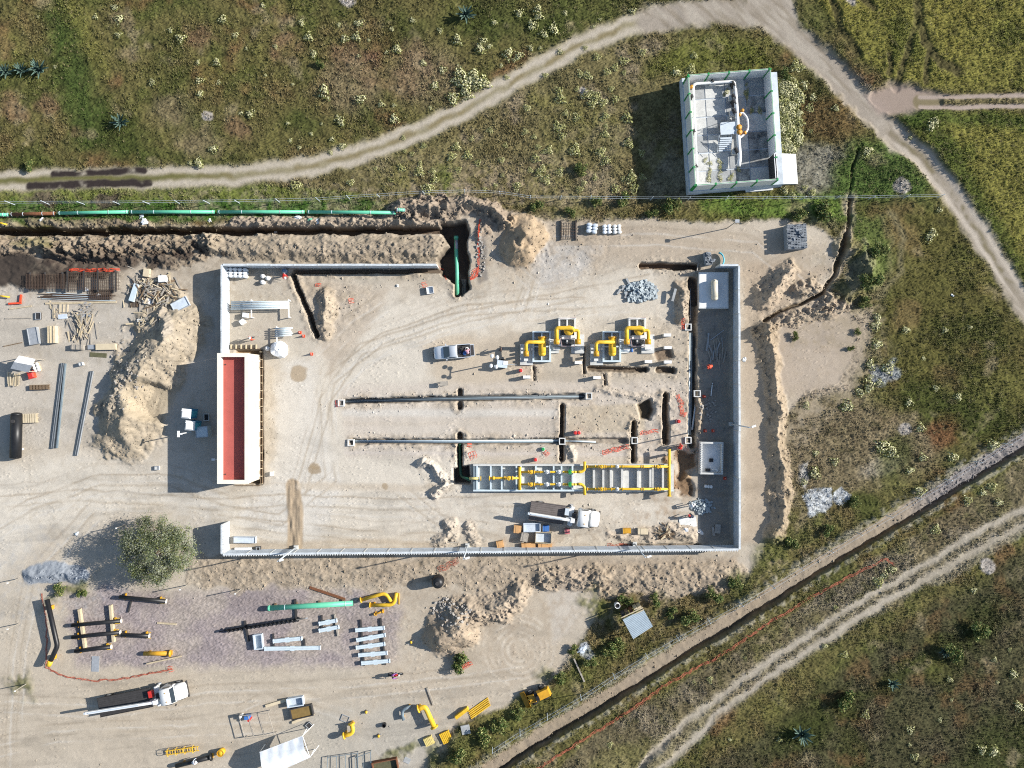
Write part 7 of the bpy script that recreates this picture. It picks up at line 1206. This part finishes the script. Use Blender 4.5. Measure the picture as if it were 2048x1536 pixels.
for i, (x, y, r_, l) in enumerate(((922, 1325, 23, 'round green bush at the foot of the pale soil heap'), (1380, 1238, 20, 'dark green bush between the shack and the ditch'), (1222, 1300, 17, 'green bush below the shack shadow, left one'), (1238, 1288, 13, 'green bush below the shack shadow, right one'), (1145, 1298, 12, 'small green bush by the white plastic patch'), (1120, 1356, 14, 'green bush above the yellow loader'), (1250, 1198, 16, 'green bush above the open barrel'), (1312, 1200, 14, 'green bush above the shack roof'), (1162, 338, 15, 'dark green bush in the field below the road, near the yard'), (1075, 413, 15, 'green bush on the wire fence above the yard, leftmost'), (1140, 424, 12, 'low green bush just inside the wire fence'), (1192, 403, 13, 'green bush on the wire fence, second from left'), (1245, 399, 17, 'green bush on the wire fence above the sack pallets'), (1305, 426, 13, 'low green bush inside the wire fence by the top edge of the yard'), (1342, 410, 20, 'green bush on the wire fence in the station shadow'), (1573, 147, 14, 'dark green bush at the top right corner of the walled station'), (1656, 1062, 14, 'green bush beside the lime patch, lower one'), (1710, 1003, 12, 'green bush at the right end of the lime patch'), (1585, 1088, 15, 'green bush outside the bottom right wall corner'), (1590, 672, 10, 'small green weed on the bare soil right of the wall'), (1715, 664, 8, 'small weed on the bare patch, near its right edge'), (1701, 696, 8, 'small weed on the bare patch, lower one'), (1430, 1190, 18, 'green bush on the soil bank by the lower right corner'), (1470, 1165, 16, 'green bush right below the wall corner'), (1345, 1225, 14, 'green bush left of the dark green bush by the ditch'), (1180, 1325, 14, 'bush in the weeds above the fallen branch'), (1000, 1452, 18, 'green bush below the yellow bars'), (965, 1475, 20, 'green bush below the grey slab'), (915, 1510, 20, 'green bush near the bottom edge by the ditch'), (1035, 1428, 14, 'green bush left of the yellow loader'), (640, 127, 10, 'dark green bush in the upper left field'), (60, 333, 12, 'dark green bush just above the road, far left'), (120, 1178, 14, 'green weeds under the tree shadow, left'), (165, 1188, 12, 'green weeds under the tree shadow, right'), (1905, 1305, 22, 'dark bush in the lower right field, upper'), (1960, 1262, 20, 'dark bush in the lower right field, near the right edge'), (1690, 1400, 22, 'dark bush in the lower right field, left of the agave'), (1745, 560, 22, 'green mound of weeds right of the gully'), (1755, 500, 20, 'green weeds on the bank right of the gully'), (1650, 420, 22, 'green weeds at the top right of the yard'), (1600, 432, 16, 'green weeds above the block stack'), (1730, 605, 14, 'green weeds at the lower end of the gully'))):
    bush(x, y, r_, l, None, None, i)
# the big tree
def big_tree():
    c = W(312, 1102, 3.4); r = thing('round_tree', 'large round grey green tree beside the gate gap, the only tree', 'tree', (c.x, c.y, 0)); q = random.Random(4)
    MB().tube([(0, 0, -.1), (.1, .05, 1.0), (.15, 0, 1.8)], [.34, .26, .22], 10).build('trunk', LM[7], r, True)
    for i in range(9):
        a = i * .72 + q.uniform(-.2, .2); l = q.uniform(2.0, 3.2); MB().tube([(.15, 0, 1.5), (.15 + math.cos(a) * l * .5, math.sin(a) * l * .5, 2.6), (math.cos(a) * l, math.sin(a) * l, q.uniform(3.0, 4.4))], [.14, .09, .03], 6).build('limb', LM[7], r, True)
    V, F, MI = [], [], []; g = np.random.default_rng(6); cl = []
    for i in range(150):
        v = g.normal(0, 1, 3); v /= np.linalg.norm(v); v[2] = v[2] if v[2] > -.25 else -v[2]; a_ = math.atan2(v[1], v[0]); k = g.uniform(.55, 1.0) * (1 + .10 * math.sin(3 * a_ + 1) + .07 * math.sin(5 * a_ + 2)); cl.append((v[0] * 4.35 * k, v[1] * 4.1 * k, 2.9 + v[2] * 3.2 * k, g.uniform(.5, .95), g.random()))
    for n in range(30000):
        c_ = cl[g.integers(150)]; v = g.normal(0, .5, 3); p = np.array([c_[0] + v[0] * c_[3], c_[1] + v[1] * c_[3], max(.7, c_[2] + v[2] * c_[3] * .8)]); s_ = g.uniform(.06, .14)
        nn = np.array([p[0] * .2, p[1] * .2, .9]) + g.normal(0, .6, 3); nn /= np.linalg.norm(nn); t = np.cross(nn, g.normal(0, 1, 3)); t /= np.linalg.norm(t) + 1e-6; b = np.cross(nn, t); k = len(V)
        V += [tuple(p - t * s_), tuple(p - b * s_ * .4), tuple(p + t * s_), tuple(p + b * s_ * .4)]; F.append((k, k + 1, k + 2, k + 3)); MI.append((0 if c_[4] > .45 else 1) if g.random() < .7 else (2 if g.random() < .6 else 0))
    me = bpy.data.meshes.new('crown'); me.from_pydata(V, [], F); [me.materials.append(u) for u in (LM[5], leafmat('leaf_greyolive', (94, 104, 72)), LM[2])]; me.polygons.foreach_set('material_index', np.array(MI, np.int32)); me.update(); kid(me, 'crown', r)
big_tree()
q_ = random.Random(12)
for x, y in ((450, 1120), (455, 1180), (450, 1230), (565, 1100), (570, 1160), (572, 1220), (572, 1290), (440, 1290), (690, 1280), (640, 310), (620, 340), (870, 220), (875, 300), (868, 340), (780, 1185), (400, 1080), (930, 520), (1020, 520)):
    p = W(1340 + x / 5.69, 130 + y / 5.69, 1.45); o = bpy.data.objects.new('joint_weed', q_.choice(SH + SHG)); COL.objects.link(o); o.location = p; o.rotation_euler = (0, 0, q_.uniform(0, 6)); k_ = q_.uniform(.22, .5); o.scale = (k_ * .6, k_ * 1.2, k_ * .5); tag(o, 'yellowish weed tuft growing in a floor joint of the walled station', 'weed', 'weeds in the station floor')
# agaves
def agave(x, y, rpx, label, seed=1, dark=False):
    L = rpx / PPM; p = At(x, y, L * .5); r = thing('agave', label, 'agave', p); q = random.Random(seed); m = MB(); v = []; f = []
    for i in range(6):
        t = i / 5; w = .1 * (1 - t ** 2) + .012; cx, cz = math.sin(t * 1.0) / math.sin(1.0) * 1.0, .12 + .62 * t - .25 * t * t; v += [(cx, -w, cz + w * .5), (cx, 0, cz), (cx, w, cz + w * .5)]
    for i in range(5):
        for j in range(2): f.append((i * 3 + j, i * 3 + j + 1, i * 3 + j + 4, i * 3 + j + 3))
    m.add(v, f); me = m.mesh('leaf', LM[6])
    for i in range(26):
        e = i / 26; kid(me, 'leaf', r, (0, 0, .05 + .1 * e), (q.uniform(-.2, .2), -.95 * e + q.uniform(-.1, .1), i * 2.4), (L * q.uniform(.85, 1.05) * (1 - .25 * e), L * 1.0, L * q.uniform(.9, 1.15)))
    MB().dome((0, 0, 0), .2 * L, .2 * L, .5 * L, 10, 4).build('heart', LM[6], r)
for i, (x, y, r_, l) in enumerate(((932, 28, 22, 'spiky blue green agave at the top of the field above the road'), (10, 142, 20, 'spiky agave at the left edge, first of three in a row'), (40, 139, 18, 'spiky agave in the middle of the row of three'), (76, 137, 24, 'largest spiky agave at the right end of the row of three'), (240, 244, 22, 'dark agave clump alone in the left field'), (1786, 1368, 16, 'grey agave in the lower right field'), (1606, 1470, 26, 'big dark agave clump near the bottom of the right field'), (1890, 1303, 16, 'agave among dark bushes in the lower right field'))): agave(x, y, r_, l, i)
# ================================================================ fences and posts
def wire_fence(label, pts, post_gap=4.2, h=1.9, wires=(.9, 1.85)):
    P = [W(x, y) for x, y in pts]; o = P[0].copy(); r = thing('wire_fence', label, 'fence', o); F = [P[0]]
    for a, b in zip(P, P[1:]): k = max(1, round((b - a).length / post_gap)); F += [a.lerp(b, (i + 1) / k) for i in range(k)]
    pm = MB().tube([(0, 0, -.2), (0, 0, h)], .045, 6).mesh('post', 'galv'); Z0 = [gz(p.x, p.y) for p in F]
    for p, z in zip(F, Z0): kid(pm, 'post', r, (p.x - o.x, p.y - o.y, z), (random.uniform(-.04, .04), random.uniform(-.04, .04), 0))
    for w_ in wires: MB().tube([(p.x - o.x, p.y - o.y, z + w_) for p, z in zip(F, Z0)], .013, 4).build('wire', 'galv', r)
wire_fence('thin wire fence running along the top of the building yard', [(-40, 410), (240, 409), (480, 407), (640, 403), (760, 395), (850, 390), (930, 388), (1000, 390), (1060, 399), (1300, 401), (1600, 400), (1872, 397)])
wire_fence('thin wire fence slanting along the upper edge of the drainage ditch', [(985, 1490), (1094, 1424), (1290, 1305), (1536, 1166), (1770, 1030), (2060, 850)])
for x, y, l in ((38, 1157, 'thin leaning post at the left edge, top of three'), (38, 1247, 'thin leaning post at the left edge, middle of three'), (52, 1368, 'thin leaning post at the left edge, lowest of three'), (374, 1170, 'thin post below the tree, above the black pipes'), (482, 1178, 'thin post above the black auger'), (250, 1050, 'thin post at the upper left of the tree crown'), (1453, 457, 'thin post standing alone near the top right of the yard')):
    p = At(x, y); h = 4.2 if x > 1400 else 2.4; r = thing('slim_post', l, 'post', p); MB().tube([(0, 0, 0), (.12, .05, h)], .055, 8).build('pole', 'wood_g', r); MB().box((.13, .05, h + .05), (.5 if x > 1400 else .16, .4 if x > 1400 else .14, .1)).build('cap', 'steel' if x > 1400 else 'white', r)
p = W(357, 868, 4); r = thing('yard_lamp', 'white T shaped lamp on a pole in front of the portable toilets', 'lamp post', (p.x, p.y, 0)); MB().tube([(0, 0, 0), (0, 0, 4)], .06, 8).build('pole', 'white', r); MB().box((0, 0, 4.02), (.28, .75, .08)).build('lamp_head', 'white', r); MB().box((.25, 0, 4.0), (.4, .16, .08)).build('arm', 'white', r)
# ================================================================ people
def body_mesh(pose):
    J = dict(pel=(0, 0, .95), spi=(0, 0, 1.15), che=(0, 0, 1.36), nek=(.01, 0, 1.5), hea=(.03, 0, 1.6), top=(.03, 0, 1.72))
    if pose == 'sit': J = {k: (v[0] - .05 + (.12 if v[2] > 1.3 else 0), v[1], v[2] - .25) for k, v in J.items()}
    if pose == 'bend': J = dict(pel=(-.1, 0, .92), spi=(.08, 0, 1.06), che=(.25, 0, 1.16), nek=(.38, 0, 1.2), hea=(.47, 0, 1.2), top=(.57, 0, 1.22))
    for s_, n in ((1, 'l'), (-1, 'r')):
        c = J['che']; J['sh' + n] = (c[0], s_ * .2, c[2] + .06)
        if pose == 'walk': J['el' + n] = (c[0] - .08 * s_, s_ * .29, 1.14); J['wr' + n] = (c[0] + .1 - .14 * s_, s_ * .3, .92); J['ha' + n] = (c[0] + .14 - .16 * s_, s_ * .3, .83); J['hi' + n] = (0, s_ * .1, .9); J['kn' + n] = (.06 + .13 * s_, s_ * .11, .5); J['an' + n] = (-.04 + .2 * s_, s_ * .11, .09); J['to' + n] = (.14 + .2 * s_, s_ * .12, .04)
        elif pose == 'sit': J['el' + n] = (c[0] + .22, s_ * .3, c[2] - .14); J['wr' + n] = (c[0] + .42, s_ * .28, c[2] - .18); J['ha' + n] = (c[0] + .5, s_ * .27, c[2] - .17); J['hi' + n] = (-.05, s_ * .12, .66); J['kn' + n] = (.34, s_ * .2, .56); J['an' + n] = (.26, s_ * .2, .18); J['to' + n] = (.45, s_ * .2, .14)
        else: J['el' + n] = (c[0] + .06, s_ * .27, c[2] - .28); J['wr' + n] = (c[0] + .2, s_ * .24, c[2] - .5); J['ha' + n] = (c[0] + .24, s_ * .23, c[2] - .58); J['hi' + n] = (-.1, s_ * .1, .88); J['kn' + n] = (.02, s_ * .13, .48); J['an' + n] = (-.06, s_ * .14, .09); J['to' + n] = (.12, s_ * .15, .04)
    R = dict(pel=.15, spi=.14, che=.17, nek=.06, hea=.1, top=.085); R.update({a + n: v for n in 'lr' for a, v in dict(sh=.085, el=.055, wr=.038, ha=.045, hi=.1, kn=.07, an=.05, to=.045).items()})
    E = [('pel', 'spi'), ('spi', 'che'), ('che', 'nek'), ('nek', 'hea'), ('hea', 'top')] + [e for n in 'lr' for e in (('che', 'sh' + n), ('sh' + n, 'el' + n), ('el' + n, 'wr' + n), ('wr' + n, 'ha' + n), ('pel', 'hi' + n), ('hi' + n, 'kn' + n), ('kn' + n, 'an' + n), ('an' + n, 'to' + n))]
    N = list(J); me = bpy.data.meshes.new('figure'); me.from_pydata([J[k] for k in N], [(N.index(a), N.index(b)) for a, b in E], []); o = bpy.data.objects.new('figure', me); COL.objects.link(o); md = o.modifiers.new('skin', 'SKIN'); md.use_smooth_shade = True
    for i, k in enumerate(N): sv = me.skin_vertices[0].data[i]; sv.radius = (R[k], R[k] * (1.25 if k in ('che', 'pel', 'spi') else 1)); sv.use_root = (k == 'pel')
    o.modifiers.new('sub', 'SUBSURF').levels = 1; o.modifiers['sub'].render_levels = 1
    bpy.context.view_layer.update(); ev = o.evaluated_get(bpy.context.evaluated_depsgraph_get()); out = bpy.data.meshes.new_from_object(ev); bpy.data.objects.remove(o); return out, J
M_['pinkshirt'] = mat('pinkshirt', (226, 170, 180), .8)
BODIES = {k: body_mesh(k) for k in ('walk', 'bend', 'sit')}
def person(px, py, deg, label, pose='walk', shirt='navy', trousers='navy', hat=None, z=0.0, base=None):
    src, J = BODIES[pose]; me = src.copy(); me.name = 'person'; [me.materials.append(M_[k]) for k in (trousers, shirt, 'skin', 'dark')]
    co = np.empty(len(me.vertices) * 3, np.float32); me.vertices.foreach_get('co', co); co = co.reshape(-1, 3); hd = np.array(J['hea']); ids = []
    for p in me.polygons:
        c = co[list(p.vertices)].mean(0)
        if np.linalg.norm(c - hd) < .19 or min(np.linalg.norm(c - np.array(J['ha' + n])) for n in 'lr') < .09: ids.append(2)
        elif c[2] < .12 or (pose == 'sit' and c[2] < .2): ids.append(3)
        elif (pose == 'bend' and c[0] < -.02 and c[2] < .98) or (pose == 'walk' and c[2] < .93 and abs(c[1]) < .24) or (pose == 'sit' and c[2] < .74): ids.append(0)
        else: ids.append(1)
    me.polygons.foreach_set('material_index', np.array(ids, np.int32)); me.update(); me.shade_smooth()
    hz = J['top'][2]; c = base.copy() if base is not None else At(px, py, hz + z); o = bpy.data.objects.new('person', me); COL.objects.link(o); c.z += z; o.location = c; o.rotation_euler = (0, 0, math.radians(deg)); tag(o, label, 'person')
    t = J['hea']; MB().dome((t[0] + .005, 0, t[2] + .02), .125, .115, .13, 14, 4).build('helmet' if hat else 'hair', hat or 'dark', o, True)
    if hat: MB().ring((t[0] + .04, 0, t[2] + .02), .16, .11, .02, 14).build('helmet_brim', hat, o)
    for s_ in (-1, 1): MB().dome((t[0] + .095, s_ * .035, t[2] + .01), .014, .014, .014, 6, 2, True).build('eye', 'dark', o)
    MB().dome((t[0] + .11, 0, t[2] - .02), .02, .015, .022, 6, 2, True).build('nose', 'skin', o)
    return o
person(1002, 698, 170, 'person in black clothes standing right of the pickup', 'walk', 'black', 'navy'); person(935, 705, 100, 'person in a pink shirt leaning over the pickup bed side', 'bend', 'pinkshirt', 'navy'); person(498, 676, 30, 'worker in an orange vest and white helmet near the formwork pit', 'walk', 'orange', 'navy', 'white'); person(566, 549, -60, 'worker in red and white beside the blue barrel at the top wall', 'bend', 'red', 'tarp', 'white'); person(1424, 732, 200, 'worker in orange crouching over boards on the shaded strip', 'bend', 'orange', 'navy', 'orange'); person(1386, 1034, 160, 'worker with a red helmet at the mortar slab', 'bend', 'navy', 'dark', 'red'); person(1382, 1013, 30, 'worker in white beside the rubble in the shade edge', 'bend', 'white', 'tarp', 'white'); person(384, 1528, 30, 'worker in pale blue bending over the dark pipe', 'bend', 'tarp', 'blue', 'white'); person(1363, 892, 0, 'worker in a red vest by the yellow header end', 'walk', 'orange', 'navy', 'red')
c = At(568, 541, .9); r = thing('blue_barrel', 'blue barrel standing against the top wall', 'barrel', c); MB().tube([(0, 0, 0), (0, 0, .45), (0, 0, .9)], [.27, .31, .27], 16).build('body', mat('barrel_b', (120, 150, 180), .5), r, True); MB().ring((0, 0, .86), .29, .24, .06).build('rim', 'steel', r)
for x, y, l in ((525, 552, 'white plastic can by the top wall, left of three'), (535, 556, 'white plastic can by the top wall, right of three'), (524.5, 564, 'white plastic can by the top wall, lowest of three'), (534, 697, 'round white can beside the tarpaulin stack')):
    c = At(x, y, .5); r = thing('plastic_can', l, 'can', c, .3); MB().tube([(0, 0, 0), (0, 0, .5), (0, 0, .62)], [.28, .28, .12], 10).build('body', 'white', r); MB().cyl((0, 0, .6), .08, .08, 8).build('cap', 'white', r)
# motorcycle with rider
def motorcycle():
    p = At(790, 1351, .8); r = thing('motorcycle', 'dark motorcycle on the pale track of the lower yard', 'motorcycle', p, math.radians(2))
    for x in (-.62, .66): w = MB().tube([(x, -.06, .3), (x, .06, .3)], .31, 18).build('wheel', 'tyre', r, True); MB().tube([(x, -.065, .3), (x, .065, .3)], .18, 12).build('rim', 'steel', w)
    MB().dome((.12, 0, .72), .3, .16, .16, 12, 4, True).build('fuel_tank', 'red', r, True); MB().box((-.35, 0, .72), (.6, .24, .12)).build('seat', 'black', r); MB().box((0, 0, .45), (.5, .22, .35)).build('engine', 'steel', r); MB().tube([(.66, 0, .3), (.42, 0, .95)], .05, 8).build('fork', 'steel', r); MB().tube([(.36, -.36, .98), (.42, 0, .95), (.36, .36, .98)], .025, 6).build('handlebar', 'dark', r); MB().tube([(-.6, -.14, .35), (.1, -.16, .3)], .05, 8).build('exhaust', 'steel', r); MB().box((-.75, 0, .62), (.3, .16, .05)).build('mudguard', 'dark', r); MB().cyl((.5, 0, .8), .1, .12, 10).build('headlight', 'white', r)
    b = p.copy(); b.x -= .25; b.y -= 0.0; person(0, 0, 2, 'rider in a purple shirt on the motorcycle', 'sit', 'purple', 'navy', None, .12, b)
motorcycle()
# litter: plastic scraps on the trench bank
for i, (x, y, s_, m) in enumerate(((288, 443, .5, 'tarp_w'), (282, 432, .3, 'tarp'), (82, 440, .35, 'white'), (419, 440, .3, 'white'), (597, 436, .45, 'tarp_w'), (620, 440, .3, 'mint'), (635, 442, .35, 'white'), (551, 463, .3, 'white'), (1400, 1064, .4, 'white'), (1372, 1060, .3, 'tarp_w'), (1165, 1300, .7, 'tarp'), (1490, 718, .35, 'white'), (1906, 591, .2, 'white'), (170, 578, .35, 'tarp_w'), (195, 591, .3, 'tarp_w'), (153, 1067, .3, 'tarp'), (795, 571, .22, 'white'))):
    p = At(x, y, .1); mb = MB().lumpy((0, 0, 0), (s_, s_ * .7, .16), i + 50, 9, 3, .45); put(mb, 'plastic_scrap', m, ('pale plastic scrap caught in the rough soil', 'pale plastic scrap lying on the yard ground')[x > 1000 or y > 560], 'plastic scrap', p, i * .7, ('plastic litter by the trench', 'plastic litter in the yard')[x > 1000 or y > 560])
